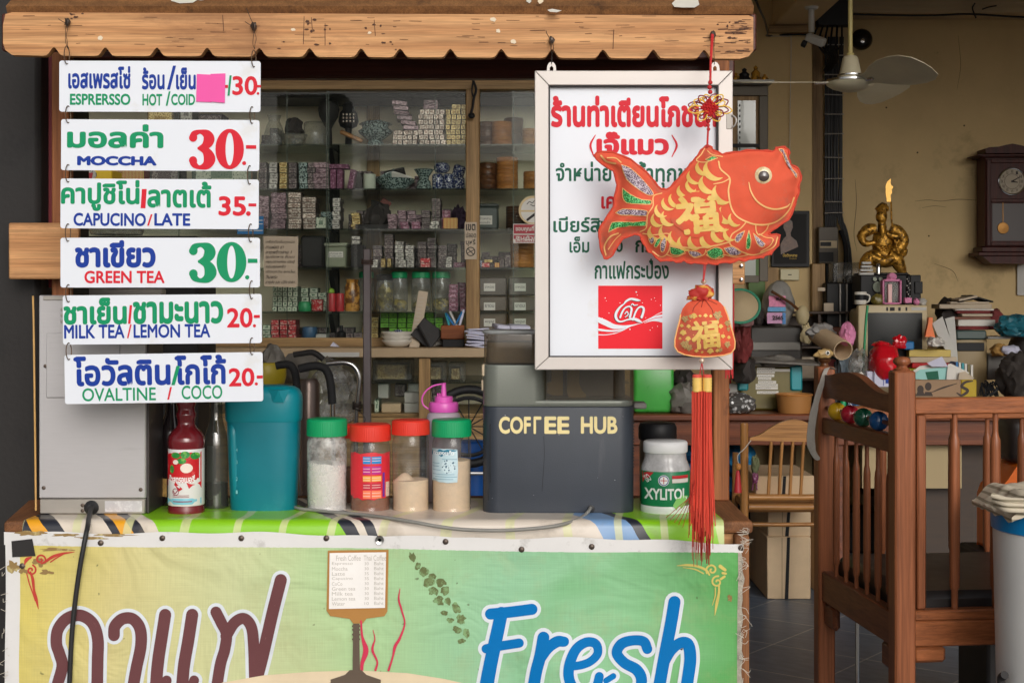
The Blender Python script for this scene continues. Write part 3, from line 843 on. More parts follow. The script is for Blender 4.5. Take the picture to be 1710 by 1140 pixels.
# vinyl tablecloth lying on the counter and folded over its front edge
def cloth_mat():
    m = bpy.data.materials.new('printed_vinyl_cloth'); m.use_nodes = True
    nt = m.node_tree; N = nt.nodes; L = nt.links; b = N['Principled BSDF']; b.inputs['Roughness'].default_value = .32
    tc = N.new('ShaderNodeTexCoord'); sp = N.new('ShaderNodeSeparateXYZ'); L.new(tc.outputs['Object'],sp.inputs[0])
    nz = N.new('ShaderNodeTexNoise'); nz.inputs['Scale'].default_value = 9; L.new(tc.outputs['Object'],nz.inputs['Vector'])
    # run = x + .45*y + wobble
    m1 = N.new('ShaderNodeMath'); m1.operation = 'MULTIPLY_ADD'; m1.inputs[1].default_value = .5; L.new(sp.outputs[1],m1.inputs[0]); L.new(sp.outputs[0],m1.inputs[2])
    m1b = N.new('ShaderNodeMath'); m1b.operation = 'MULTIPLY_ADD'; m1b.inputs[1].default_value = .5; L.new(sp.outputs[2],m1b.inputs[0]); L.new(m1.outputs[0],m1b.inputs[2])
    m2 = N.new('ShaderNodeMath'); m2.operation = 'MULTIPLY_ADD'; m2.inputs[1].default_value = .03; L.new(nz.outputs[0],m2.inputs[0]); L.new(m1b.outputs[0],m2.inputs[2])
    mr = N.new('ShaderNodeMapRange'); mr.inputs[1].default_value = X(40,3) - X(624,3) - .07; mr.inputs[2].default_value = X(1240,3) - X(624,3) - .07; L.new(m2.outputs[0],mr.inputs[0])
    cr = N.new('ShaderNodeValToRGB'); cr.color_ramp.interpolation = 'CONSTANT'
    Wc, G, K, O, Bc, C2 = rgb(222,210,194), rgb(140,204,30), rgb(40,42,52), rgb(236,166,36), rgb(122,160,204), rgb(216,204,190)
    st = [(40,K),(75,O),(100,K),(125,Wc),(205,K),(222,O),(245,K),(262,Wc),(285,G),(592,K),(612,Wc),(626,K),(646,C2),(1016,Bc),(1078,K),(1098,G)]
    e = cr.color_ramp.elements
    e[0].position = 0; e[0].color = K; e[1].position = (75-40) / 1200; e[1].color = O
    for px, c in st[2:]:
        q = e.new((px-40)/1200); q.color = c
    L.new(mr.outputs[0],cr.inputs[0])
    # beige swirl lines in the green
    wv = N.new('ShaderNodeTexWave'); wv.inputs['Scale'].default_value = 2.6; wv.inputs['Distortion'].default_value = 6; wv.inputs['Detail'].default_value = .5; wv.inputs['Detail Scale'].default_value = .8
    L.new(tc.outputs['Object'],wv.inputs['Vector'])
    r2 = N.new('ShaderNodeMapRange'); r2.inputs[1].default_value = .93; r2.inputs[2].default_value = .95; r2.inputs[4].default_value = .75; L.new(wv.outputs['Fac'],r2.inputs[0])
    mx = N.new('ShaderNodeMix'); mx.data_type = 'RGBA'; L.new(r2.outputs[0],mx.inputs['Factor']); L.new(cr.outputs[0],mx.inputs['A']); mx.inputs['B'].default_value = rgb(214,214,160)
    n3 = N.new('ShaderNodeTexNoise'); n3.inputs['Scale'].default_value = 16; n3.inputs['Detail'].default_value = 9; L.new(tc.outputs['Object'],n3.inputs['Vector'])
    r3 = N.new('ShaderNodeMapRange'); r3.inputs[1].default_value = .56; r3.inputs[2].default_value = .72; r3.inputs[4].default_value = .45; L.new(n3.outputs[0],r3.inputs[0])
    m3 = N.new('ShaderNodeMix'); m3.data_type = 'RGBA'; L.new(r3.outputs[0],m3.inputs['Factor']); L.new(mx.outputs['Result'],m3.inputs['A']); m3.inputs['B'].default_value = rgb(140,124,104)
    L.new(m3.outputs['Result'],b.inputs['Base Color'])
    return m
b = MB()
prof = [(.34,ZT+.0015),(.2,ZT+.0015),(.09,ZT+.0018),(.05,ZT+.002),(.02,ZT+.0025),(.002,ZT+.002),(-.006,ZT-.004),(-.0085,ZT-.012),(-.010,ZT-.03),(-.012,ZT-.05),(-.013,ZT-.07)]
nx = 150
xa, xb = X(40,3.0), X(1208,3.0)
vs = []
for i in range(nx+1):
    x = xa + (xb-xa) * i / nx
    for j, (y,z) in enumerate(prof):
        k = max(0,j-2) / 8
        n1 = noise.noise(Vector((x*9,j*.35,3.1)))
        xx = x
        if y > .05: xx = x * (1-.02*(y-.05)/.3)
        vs.append((xx,y-(abs(n1)*.006*k if j > 4 else 0),z+(.0022*max(0,n1)*min(1,j/3) if 1 < j < 6 else 0)))
m = len(prof)
b.add(vs,[[i*m+j,i*m+j+1,(i+1)*m+j+1,(i+1)*m+j] for i in range(nx) for j in range(m-1)])
b.thing('tablecloth',cloth_mat(),'printed green and white vinyl tablecloth folded over the front edge of the stall counter','tablecloth',smooth=60)

# ------------------------------------------------------------------ banner
BD = 2.955
def bsurf(x,z):
    y = BD + CY
    a = noise.noise(Vector((x*2.2+5,0,z*2.6+1)))
    c = noise.noise(Vector((x*5.5,2,z*3.5+9)))
    k = min(1,max(0,(.92-z)/.15))
    e = noise.noise(Vector((x*3.1+z*5,7,z*2-x*2)))
    return y - .009 * a * (.3+k) - .005 * c * (.3+k) - .004 * sin(x*4.1+3.2*z) * k - .012 * max(0,e) * k * (.5+min(1,max(0,x+.3)*2))

def banner_mat():
    m = bpy.data.materials.new('printed_mesh_banner'); m.use_nodes = True
    nt = m.node_tree; N = nt.nodes; L = nt.links; b = N['Principled BSDF']; b.inputs['Roughness'].default_value = .55
    tc = N.new('ShaderNodeTexCoord'); sp = N.new('ShaderNodeSeparateXYZ'); L.new(tc.outputs['Object'],sp.inputs[0])
    n1 = N.new('ShaderNodeTexNoise'); n1.inputs['Scale'].default_value = 2.6; n1.inputs['Detail'].default_value = 3; L.new(tc.outputs['Object'],n1.inputs['Vector'])
    ma = N.new('ShaderNodeMath'); ma.operation = 'MULTIPLY_ADD'; ma.inputs[1].default_value = .3; L.new(n1.outputs[0],ma.inputs[0]); L.new(sp.outputs[0],ma.inputs[2])
    mr = N.new('ShaderNodeMapRange'); mr.inputs[1].default_value = -1.0 + .15; mr.inputs[2].default_value = .46 + .15; L.new(ma.outputs[0],mr.inputs[0])
    cr = N.new('ShaderNodeValToRGB'); e = cr.color_ramp.elements
    e[0].position = 0; e[0].color = rgb(218,200,104); e[1].position = 1; e[1].color = rgb(96,170,92)
    for p, c in ((.12,rgb(216,204,142)),(.30,rgb(206,212,162)),(.48,rgb(176,210,156)),(.66,rgb(150,200,160)),(.84,rgb(146,200,152))):
        q = e.new(p); q.color = c
    L.new(mr.outputs[0],cr.inputs[0])
    # printed dark-green leaf shadows, pale bokeh
    n2 = N.new('ShaderNodeTexNoise'); n2.inputs['Scale'].default_value = 3.1; n2.inputs['Detail'].default_value = 2; n2.inputs['Distortion'].default_value = .8; L.new(tc.outputs['Object'],n2.inputs['Vector'])
    r2 = N.new('ShaderNodeMapRange'); r2.inputs[1].default_value = .46; r2.inputs[2].default_value = .68; r2.inputs[4].default_value = .8; L.new(n2.outputs[0],r2.inputs[0])
    gx = N.new('ShaderNodeMapRange'); gx.inputs[1].default_value = -.2; gx.inputs[2].default_value = .4; L.new(sp.outputs[0],gx.inputs[0])
    mg = N.new('ShaderNodeMath'); mg.operation = 'MULTIPLY'; L.new(r2.outputs[0],mg.inputs[0]); L.new(gx.outputs[0],mg.inputs[1])
    mx = N.new('ShaderNodeMix'); mx.data_type = 'RGBA'; L.new(mg.outputs[0],mx.inputs['Factor']); L.new(cr.outputs[0],mx.inputs['A']); mx.inputs['B'].default_value = rgb(84,164,84)
    # dirt
    n3 = N.new('ShaderNodeTexNoise'); n3.inputs['Scale'].default_value = 7; n3.inputs['Detail'].default_value = 10; n3.inputs['Roughness'].default_value = .7; L.new(tc.outputs['Object'],n3.inputs['Vector'])
    r3 = N.new('ShaderNodeMapRange'); r3.inputs[1].default_value = .52; r3.inputs[2].default_value = .8; r3.inputs[4].default_value = .45; L.new(n3.outputs[0],r3.inputs[0])
    m3 = N.new('ShaderNodeMix'); m3.data_type = 'RGBA'; L.new(r3.outputs[0],m3.inputs['Factor']); L.new(mx.outputs['Result'],m3.inputs['A']); m3.inputs['B'].default_value = rgb(176,170,120)
    n4 = N.new('ShaderNodeTexNoise'); n4.inputs['Scale'].default_value = 38; n4.inputs['Detail'].default_value = 2; L.new(tc.outputs['Object'],n4.inputs['Vector'])
    r4 = N.new('ShaderNodeMapRange'); r4.inputs[1].default_value = .73; r4.inputs[2].default_value = .76; r4.inputs[4].default_value = .7; L.new(n4.outputs[0],r4.inputs[0])
    m4 = N.new('ShaderNodeMix'); m4.data_type = 'RGBA'; L.new(r4.outputs[0],m4.inputs['Factor']); L.new(m3.outputs['Result'],m4.inputs['A']); m4.inputs['B'].default_value = rgb(92,96,60)
    # weave
    wa = N.new('ShaderNodeTexNoise'); wa.inputs['Scale'].default_value = 1; wa.inputs['Detail'].default_value = 2
    mp = N.new('ShaderNodeMapping'); mp.inputs['Scale'].default_value = (14,1,600); L.new(tc.outputs['Object'],mp.inputs[0]); L.new(mp.outputs[0],wa.inputs['Vector'])
    wb = N.new('ShaderNodeTexNoise'); wb.inputs['Scale'].default_value = 1; wb.inputs['Detail'].default_value = 2
    mp2 = N.new('ShaderNodeMapping'); mp2.inputs['Scale'].default_value = (600,1,14); L.new(tc.outputs['Object'],mp2.inputs[0]); L.new(mp2.outputs[0],wb.inputs['Vector'])
    ad = N.new('ShaderNodeMath'); ad.operation = 'ADD'; L.new(wa.outputs[0],ad.inputs[0]); L.new(wb.outputs[0],ad.inputs[1])
    r5 = N.new('ShaderNodeMapRange'); r5.inputs[1].default_value = .7; r5.inputs[2].default_value = 1.3; r5.inputs[3].default_value = .93; r5.inputs[4].default_value = 1.06; L.new(ad.outputs[0],r5.inputs[0])
    vm = N.new('ShaderNodeVectorMath'); vm.operation = 'SCALE'; L.new(m4.outputs['Result'],vm.inputs[0]); L.new(r5.outputs[0],vm.inputs['Scale'])
    L.new(vm.outputs[0],b.inputs['Base Color'])
    bp = N.new('ShaderNodeBump'); bp.inputs['Strength'].default_value = .25; bp.inputs['Distance'].default_value = .001; L.new(ad.outputs[0],bp.inputs['Height'])
    nw = N.new('ShaderNodeTexNoise'); nw.inputs['Scale'].default_value = 5; nw.inputs['Detail'].default_value = 3; nw.inputs['Distortion'].default_value = 1.2; L.new(tc.outputs['Object'],nw.inputs['Vector'])
    b2 = N.new('ShaderNodeBump'); b2.inputs['Strength'].default_value = .8; b2.inputs['Distance'].default_value = .022; L.new(nw.outputs[0],b2.inputs['Height']); L.new(bp.outputs[0],b2.inputs['Normal']); L.new(b2.outputs[0],b.inputs['Normal'])
    b.inputs['Specular IOR Level'].default_value = .2
    return m
m_banner = banner_mat()
m_bwhite = mat('banner_border',rgb(226,224,222),.6,var=.04,dirt=[(rgb(120,100,84),5,.64,.7),(rgb(170,166,160),16,.58,.5)])
banner = thing('banner','printed yellow to green coffee banner tacked to the front of the stall counter','banner',(0,BD+CY,.36))

def btop(px): # sagging upper edge of the banner (px)
    return 886 + 19 * (px/1240) ** 1.2 + 2.5 * sin(px*.011) + 1.8 * sin(px*.037+1) - (6 if 640 < px < 760 else 0) * sin((px-640)/120*pi)
def bprint(px): return 911 + 14 * (px/1240) - 2 + 1.5 * sin(px*.009)
def sheet(mb,pxs,ya,yb,ny,surf,D):
    vs = []; fs = []
    n = len(pxs)
    for i, px in enumerate(pxs):
        a = ya(px) if callable(ya) else ya
        bb = yb(px) if callable(yb) else yb
        for j in range(ny+1):
            v = P(px,a+(bb-a)*j/ny,D)
            v.y = surf(v.x,v.z)
            vs.append(v)
    for i in range(n-1):
        for j in range(ny):
            fs.append([i*(ny+1)+j,i*(ny+1)+j+1,(i+1)*(ny+1)+j+1,(i+1)*(ny+1)+j])
    return mb.add(vs,fs)
rx = lambda px: 1234 + 0 * px
cols = [32+(1232-32)*i/110 for i in range(111)]
b = MB(); sheet(b,cols,bprint,1350,44,bsurf,BD); b.build('printed_sheet',m_banner,banner,70)
b = MB(); sheet(b,[6+(1240-6)*i/110 for i in range(111)],btop,lambda p: bprint(p)+.4,4,bsurf,BD); b.build('border',m_bwhite,banner,70)
b = MB()
sheet(b,[8+2*sin(0),16,24,32.2],lambda p: bprint(p),1350,44,bsurf,BD)
b.build('border',m_bwhite,banner,70)
# frayed right hem
b = MB()
vs = []; n = 70
for j in range(n+1):
    y = bprint(1240) + (1350-bprint(1240)) * j / n
    for x in (1231.8,1235+1.5*noise.noise(Vector((0,y*.06,0))),1240+5*noise.noise(Vector((3,y*.045,0)))):
        v = P(x,y,BD); v.y = bsurf(v.x,v.z) - .0006 + .002 * noise.noise(Vector((x,y*.2,1))); vs.append(v)
b.add(vs,[[j*3+k,(j+1)*3+k,(j+1)*3+k+1,j*3+k+1] for j in range(n) for k in range(2)])
b.build('frayed_hem',mat('frayed_hem',rgb(172,164,150),.9,var=.3,vs=60,bump=.6,bs=150),banner)
b = MB()
for k in range(46):
    y = R.uniform(890,1140) if k > 14 else R.uniform(880,910)
    x = 1238 + R.uniform(-3,3)
    p = P(x,y,BD-.006)
    tube(b,spline([p,p+Vector((R.uniform(-.006,.014),-.004,R.uniform(-.008,.004))),p+Vector((R.uniform(-.01,.022),-.004,R.uniform(-.02,.006)))],3),.0005,4)
for k in range(14):
    p = P(R.uniform(6,14),R.uniform(930,1140),BD-.006)
    tube(b,spline([p,p+Vector((R.uniform(-.01,.004),-.003,R.uniform(-.008,.004))),p+Vector((R.uniform(-.016,.004),-.004,R.uniform(-.012,.004)))],3),.0005,4)
b.build('loose_thread',mat('thread',rgb(208,200,186),.9),banner)
# black tape on the top left corner, stains
b = MB(); decal(b,[(19,903),(54,899),(59,928),(20,930)],BD,bsurf,6,.0025); b.build('black_tape',m_dark,banner)
m_stain = mat('brown_stain',rgb(150,122,74),.8,dirt=(rgb(214,200,140),30,.5,.8))
b = MB()
def blotch(mb,cx,cy,rx_,ry_,seed,n=26,rough=.35,**kw):
    pl = []
    for k in range(n):
        a = 2 * pi * k / n
        q = 1 + rough * noise.noise(Vector((cos(a)*1.7+seed,sin(a)*1.7,seed*2.3)))* 2
        pl.append((cx+rx_*cos(a)*q,cy+ry_*sin(a)*q))
    decal(mb,pl,BD,bsurf,7,**kw)
for q, (x,y,rx_,ry_) in enumerate(((48,890,16,3.5),(70,889,9,2.5),(110,893,20,2.5),(150,898,26,2),(188,893,30,1.8),(66,938,12,7),(38,952,6,7),(78,955,10,4),(95,917,26,2.4),(22,948,9,10),(1219,998,3,5))):
    blotch(b,x,y,rx_,ry_,q+1,rough=.5)
b.build('stain',m_stain,banner)
# tacks and eyelets along the top
b = MB()
for x, y in ((168,906),(271,898),(403,898),(545,898),(744,904),(871,917),(988,912),(36,945),(1237,914)):
    c = P(x,y,BD); c.y = bsurf(c.x,c.z)
    lathe(b,c,[(.0062,0),(.0058,.0022),(.0032,.0038),(0.0,.0042)],14,M=Matrix.Rotation(pi/2,4,'X'))
b.build('tack',m_screw,banner)
b = MB()
c = P(634,901,BD); c.y = bsurf(c.x,c.z) - .002
lathe(b,c,[(.0035,0),(.0035,.002),(.009,.003),(.0095,.001),(.0095,0)],20,M=Matrix.Rotation(pi/2,4,'X'))
b.build('eyelet',m_chrome,banner)

# writing: brown Thai word with pale outline, blue word with pale outline
K = dict(D=BD,surf=bsurf,sc=2.672,dy=840,n=9)
brown = [([(250,860),(262,800),(283,720),(270,665),(256,620),(262,560),(300,512),(360,497),(415,530),(440,600),(440,700),(436,860)],52),
         ([(512,585),(516,545),(550,512),(595,512),(628,555),(632,630),(610,740),(590,860)],52),
         ([(740,494),(725,590),(706,720),(696,860)],54),([(860,494),(842,610),(822,730),(812,860)],54),
         ([(746,786),(738,820),(760,850)],44),([(868,786),(860,820),(880,850)],44),
         ([(966,482),(990,530),(1012,580),(1004,650),(984,720),(962,860)],50),
         ([(1010,590),(1048,530),(1090,510),(1122,545),(1132,620),(1136,800)],50),
         ([(1140,800),(1172,680),(1215,500),(1256,338)],54)]
o_ = MB(); i_ = MB()
for pts, ww in brown:
    stroke(o_,pts,ww+30,lift=.0012,**K)
for pts, ww in brown:
    stroke(i_,pts,ww,lift=.0024,**K)
m_print = lambda nm, c: mat(nm,c,.7,spec=.15,var=.08,vs=5,stretch=(1,1,1),bump=.12,bs=700,dirt=(tuple(list(min(1,q*1.6+.05) for q in c[:3])+[1]),60,.66,.55))
o_.build('lettering_outline',m_print('outline_print',rgb(224,230,236)),banner,70)
i_.build('lettering',m_print('brown_print',rgb(112,70,72)),banner,70)
K = dict(D=BD,surf=bsurf,sc=2.631,dx=620,dy=840,n=9)
blue = [([(524,482),(600,474),(706,460)],48),([(572,478),(548,590),(524,700),(500,830)],[56,58,60,62]),([(505,632),(580,618),(650,606)],40),
        ([(756,582),(742,660),(722,740),(706,850)],52),([(740,690),(775,630),(815,600),(846,600)],[30,44,48,44]),
        ([(872,706),(915,702),(962,686),(994,652),(985,612),(945,604),(900,632),(872,690),(866,750),(888,800),(935,820),(985,800)],[36,36,36,38,40,42,44,46,46,44,40,36]),
        ([(1212,636),(1196,604),(1150,598),(1100,612),(1078,652),(1110,694),(1165,726),(1186,770),(1168,820),(1110,850)],[44,44,44,46,46,46,48,48,44,40]),
        ([(1332,432),(1316,530),(1290,660),(1254,850)],54),([(1290,700),(1318,645),(1358,612),(1392,620),(1402,680),(1392,760),(1376,850)],[34,44,48,52,54,54,54]),
        ([(1000,752),(990,790),(978,830)],40),([(1030,770),(1062,752)],26)]
o_ = MB(); i_ = MB()
for pts, ww in blue:
    stroke(o_,pts,[q+32 for q in ww] if isinstance(ww,list) else ww+32,lift=.0012,**K)
for pts, ww in blue:
    stroke(i_,pts,ww,lift=.0024,**K)
o_.build('lettering_outline',bpy.data.materials['outline_print'],banner,70)
i_.build('lettering',m_print('blue_print',rgb(0,116,188)),banner,70)
# printed round table edge and printed menu stand
b = MB(); decal(b,[(350,1150),(372,1138),(440,1127),(520,1121),(600,1119),(680,1122),(740,1130),(790,1140),(800,1150),(800,1200),(350,1200)],BD,bsurf,12,.0036)
b.build('printed_table',m_print('table_print',rgb(232,212,180)),banner,70)
b = MB()
decal(b,[(548,918),(649,917),(647,1020),(642,1028),(612,1032),(606,1040),(590,1040),(584,1032),(552,1027),(546,1018)],BD,bsurf,9,.0030)
b.build('printed_frame',m_print('frame_print',rgb(182,132,74)),banner,70)
b = MB(); decal(b,[(551,922),(645,921),(643,1014),(550,1015)],BD,bsurf,9,.0042); b.build('printed_menu',m_print('menu_print',rgb(246,242,238)),banner,70)
b = MB()
decal(b,[(590,1040),(600,1040),(601,1120),(589,1120)],BD,bsurf,5,.0044)
decal(b,[(584,1118),(604,1118),(612,1126),(636,1134),(636,1160),(552,1160),(552,1134),(576,1126)],BD,bsurf,8,.0046)
for y in (1044,1050,1058,1066): decal(b,circ(595,y,7,14,3),BD,bsurf,None,.005)
b.build('printed_stand',m_print('stand_print',rgb(104,90,78)),banner,70)
b = MB()
lettering(b,'Fresh Coffee  Thai Coffee',(562,926,645,935),BD,0,bsurf,.0052)
for k, (t,pr) in enumerate((('Espresso','30'),('Moccha','30'),('Latte','35'),('Capucino','35'),('CoCo','30'),('Green tea','30'),('Milk tea','30'),('Lemon tea','30'),('Water','10'))):
    y = 937 + k * 8.3
    lettering(b,t,(555,y,555+4.3*len(t),y+6),BD,0,bsurf,.0052)
    lettering(b,pr,(609,y+.5,616,y+5.5),BD,0,bsurf,.0052)
    lettering(b,'Baht',(625,y,641,y+5.5),BD,0,bsurf,.0052)
b.build('menu_lettering',m_fade,banner,0)
b = MB()
for pts, ww in (([(668,982),(666,1000),(671,1018),(676,1040),(668,1064),(660,1078),(656,1096),(649,1118)],[1,3,3,2.5,4,5,3,4]),
                ([(623,1051),(626,1066),(622,1084),(630,1104),(627,1118)],[1,2,4,3,4]),
                ([(603,1036),(605,1062),(611,1085),(605,1106),(604,1119)],[3,4,9,6,5])):
    stroke(b,pts,ww,BD,bsurf,8,.003)
b.build('printed_steam',m_print('steam_print',rgb(214,62,92)),banner,70)
# trodden print / dirty tread mark
b = MB()
import itertools
tread = [(689,930,7,10,-20),(697,945,6,8,10),(708,955,10,10,20),(722,962,9,6,0),(716,972,12,9,-30),(736,972,10,8,20),(744,985,9,10,30),(724,986,10,8,10),(732,1002,12,9,20),(748,1003,7,8,-10),(762,1014,8,12,-25),(742,1022,8,5,20),(770,1032,9,10,-10),(752,1034,8,5,10),(764,1050,10,7,20),(780,1056,7,10,-10),(771,1068,8,5,0)]
for q, (x,y,a,c,an) in enumerate(tread):
    pl = []
    for k in range(14):
        t = 2 * pi * k / 14
        rr = 1 + .55 * noise.noise(Vector((cos(t)*2+q,sin(t)*2,q*1.7)))
        dx, dy = a * .8 * cos(t) * rr, c * .8 * sin(t) * rr
        an_ = radians(an)
        pl.append((x+dx*cos(an_)-dy*sin(an_),y+dx*sin(an_)+dy*cos(an_)))
    decal(b,pl,BD,bsurf,None,.001)
b.build('tread_mark',mat('tread_dirt',rgb(104,112,70),.9,dirt=[(rgb(140,178,124),85,.50,.9),(rgb(128,150,100),22,.52,.7)]),banner,70)
# corner flourishes
def curl(mb,cx,cy,r0,a0,turns,sgn,wid):
    pts = []
    for k in range(16):
        t = k / 15
        a = a0 + sgn * turns * 2 * pi * t
        pts.append((cx+r0*(1-.82*t)*cos(a),cy+r0*(1-.82*t)*sin(a)))
    stroke(mb,pts,wid,BD,bsurf,3,.0014)
b = MB()
for pts, ww in (([(124,921),(104,924),(88,929),(76,937),(68,941)],[1,4,5,4,2]),([(112,922),(96,930),(84,938)],[1,2,2]),([(64,1016),(60,1000),(56,985),(54,968),(50,955)],[1,5,4,5,3]),([(58,1003),(54,990),(48,974),(44,958)],[1,2,2,2]),([(40,942),(44,934),(52,930)],[2,6,2])):
    stroke(b,pts,ww,BD,bsurf,6,.0014)
curl(b,67,934,9,.3,1.2,-1,3); curl(b,51,952,9,-1.2,1.2,1,3)
b.build('flourish',m_print('red_flourish',rgb(196,72,62)),banner,70)
b = MB()
for pts, ww in (([(1130,943),(1148,942),(1164,944),(1178,950),(1184,958)],[1,4,4,4,3]),([(1140,946),(1160,949),(1174,956)],[1,2,2]),([(1194,1027),(1197,1008),(1200,990),(1200,976)],[1,5,4,3]),([(1190,1010),(1194,994),(1194,980)],[1,2,2]),([(1202,944),(1210,950)],[6,5]),([(1206,955),(1211,956)],[4,4]),([(1203,965),(1209,961)],[4,4])):
    stroke(b,pts,ww,BD,bsurf,6,.0014)
curl(b,1188,950,10,2.6,1.2,1,3); curl(b,1197,970,10,-1.4,1.2,-1,3)
b.build('flourish',m_print('gold_flourish',rgb(214,196,110)),banner,70)
# ------------------------------------------------------------------ hanging menu signs
def rrect(x0,y0,x1,y1,r,n=4):
    out = []
    for cx, cy, a0 in ((x1-r,y1-r,0),(x0+r,y1-r,pi/2),(x0+r,y0+r,pi),(x1-r,y0+r,1.5*pi)):
        for k in range(n+1):
            a = a0 + pi / 2 * k / n
            out.append((cx+r*cos(a),cy+r*sin(a)))
    return out

def fat(mb,bb,D):
    """the heavy Roman figures 30 cut from vinyl"""
    x0, y0, x1, y1 = bb
    def q(x,y): return (x0+(x-1197)/348*(x1-x0),y0+(y-815)/255*(y1-y0))
    kx = (x1-x0) / 348
    for pts, ww in (([(1226,872),(1236,846),(1272,834),(1312,850),(1326,885),(1304,922),(1262,940)],[52,40,26,58,70,52,18]),
                    ([(1262,938),(1308,958),(1330,1004),(1312,1044),(1270,1060),(1236,1044),(1226,1016)],[18,52,74,58,26,40,52])):
        stroke(mb,[q(*p) for p in pts],[w_*kx for w_ in ww],D,None,7)
    for sg in (-1,1):
        o = [(1457+sg*90*sin(a),943-128*cos(a)) for a in [pi*k/18 for k in range(19)]]
        i = [(1457+sg*26*sin(a),943-104*cos(a)) for a in [pi*k/18 for k in range(19)]]
        decal(mb,[q(*p) for p in o+i[::-1]],D)

def slash(mb,x0,y0,x1,y1,wd,D): decal(mb,[(x1-wd,y0),(x1,y0),(x0+wd,y1),(x0,y1)],D)
def dash(mb,x0,y0,x1,y1,D): decal(mb,rect(x0,y0,x1,y1),D)
def dot(mb,x,y,r,D): decal(mb,circ(x,y,r,14),D)

SD = 2.935
def wire_ring(mb,x,ya,yb,D,w_=6):
    c = P(x,(ya+yb)/2,D)
    hz = (yb-ya) / 2 * U(D); hx = w_ / 2 * U(D)
    pts = [c+Vector((hx*cos(a)*.9,-.002+.007*cos(a),hz*sin(a))) for a in [2*pi*k/20 for k in range(20)]]
    tube(mb,pts,.0011,6,True)

def menu_sign(label,corners,rot,parts,rings,D=SD):
    (x0,y0,x1,y1) = corners
    c = P((x0+x1)/2,(y0+y1)/2,D)
    t = thing('menu_sign',label,'menu sign',c,'hanging menu signs')
    b = MB(); prism(b,rrect(x0,y0,x1,y1,4),D,.003); b.build('panel',m_white,t,25)
    for nm, m, fn in parts:
        b = MB(); fn(b,D); b.build(nm,m,t,0)
    for x, ya, yb in rings:
        b = MB(); wire_ring(b,x,ya,yb,D); b.build('ring',m_rust,t)
    t.rotation_euler = (0,radians(rot),0)
    return t
L_ = lettering
s1 = menu_sign('white espresso sign with a pink paper patch, topmost of the menu signs',(99,102,435,187),.15,[
    ('lettering',m_tblue,lambda b,D: (L_(b,'เอสเพรสโซ่',(114,111,218,149),D,.035),L_(b,'ร้อน',(237,113,275,150),D,.035),L_(b,'เย็น',(294,113,327,150),D,.035),slash(b,279,110,294,150,5,D))),
    ('lettering',m_tgreen,lambda b,D: (L_(b,'ESPRERSSO',(117,157,218,176),D,.03),L_(b,'HOT',(238,157,271,177),D,.03),L_(b,'COID',(286,157,326,176),D,.03),slash(b,277,153,285,177,3,D),slash(b,380,126,387,160,3.5,D))),
    ('lettering',m_tred,lambda b,D: (L_(b,'30',(388,127,430,159),D,.025),dash(b,426,142,436,146,D),dot(b,431,156,2.2,D),dash(b,376,142,381,147,D)))],
    [(112,78,108),(424,84,112)])
b = MB(); decal(b,[(329,124),(352,125),(354,171),(328,170)],SD,None,None,.0022); decal(b,[(352,124),(377,123),(376,172),(352,170)],SD,None,None,.0030)
b.build('pink_patch',m_pink,s1,0)
b = MB()
for x, y in ((112,40),(424,44)):
    for q in range(2):
        pts = [(x+R.uniform(-2,2),y-4,SD+.004)] + [(x+R.uniform(-4,5),y+k*10,SD-.003) for k in range(1,4)] + [(x+1,82,SD)]
        ptube(b,pts,.45,5,4)
    ptube(b,[(x,y,SD-.004),(x-9,y-4,SD-.012),(x-15,y-8,SD-.01)],.6,5,4)
    ptube(b,[(x,y,SD-.004),(x-4,y-9,SD-.012),(x-13*(x > 300),y-26*(x > 300)-4,SD-.008)],.6,5,4)
b.build('hanging_wire',m_blackwire,s1)
menu_sign('white sign reading moccha in blue with a large red price 30',(102,200,433,285),.25,[
    ('lettering',m_tgreen,lambda b,D: L_(b,'มอลค่า',(112,208,273,248),D,.04)),
    ('lettering',m_tblue,lambda b,D: L_(b,'MOCCHA',(129,261,262,277),D,.06)),
    ('lettering',m_tred,lambda b,D: (fat(b,(315,215,407,282),D),dash(b,411,242,428,248,D),dot(b,408,272,3.4,D)))],
    [(114,178,206),(421,178,206)])
menu_sign('white sign reading capucino and late with a red price 35',(101,299,432,382),.3,[
    ('lettering',m_tgreen,lambda b,D: (L_(b,'คาปูชิโน่',(102,301,233,353),D,.035),L_(b,'ลาตเต้',(246,303,353,347),D,.035))),
    ('lettering',m_tblue,lambda b,D: (L_(b,'CAPUCINO',(123,356,244,378),D,.03),L_(b,'LATE',(258,356,318,377),D,.03))),
    ('lettering',m_tred,lambda b,D: (slash(b,235,316,245,348,8,D),slash(b,246,358,255,377,3,D),L_(b,'35',(365,327,411,360),D,.03),dash(b,415,339,428,344,D),dot(b,415,356,4,D)))],
    [(114,276,305),(417,276,307)])
menu_sign('white sign reading green tea with a large green price 30',(101,397,434,480),0,[
    ('lettering',m_tblue,lambda b,D: L_(b,'ชาเขียว',(125,401,260,447),D,.045)),
    ('lettering',m_tred,lambda b,D: L_(b,'GREEN TEA',(141,452,275,473),D,.025)),
    ('lettering',m_tgreen,lambda b,D: (fat(b,(315,404,411,471),D),dash(b,414,432,430,439,D),dot(b,413,463,3.6,D)))],
    [(114,374,403),(419,374,404)])
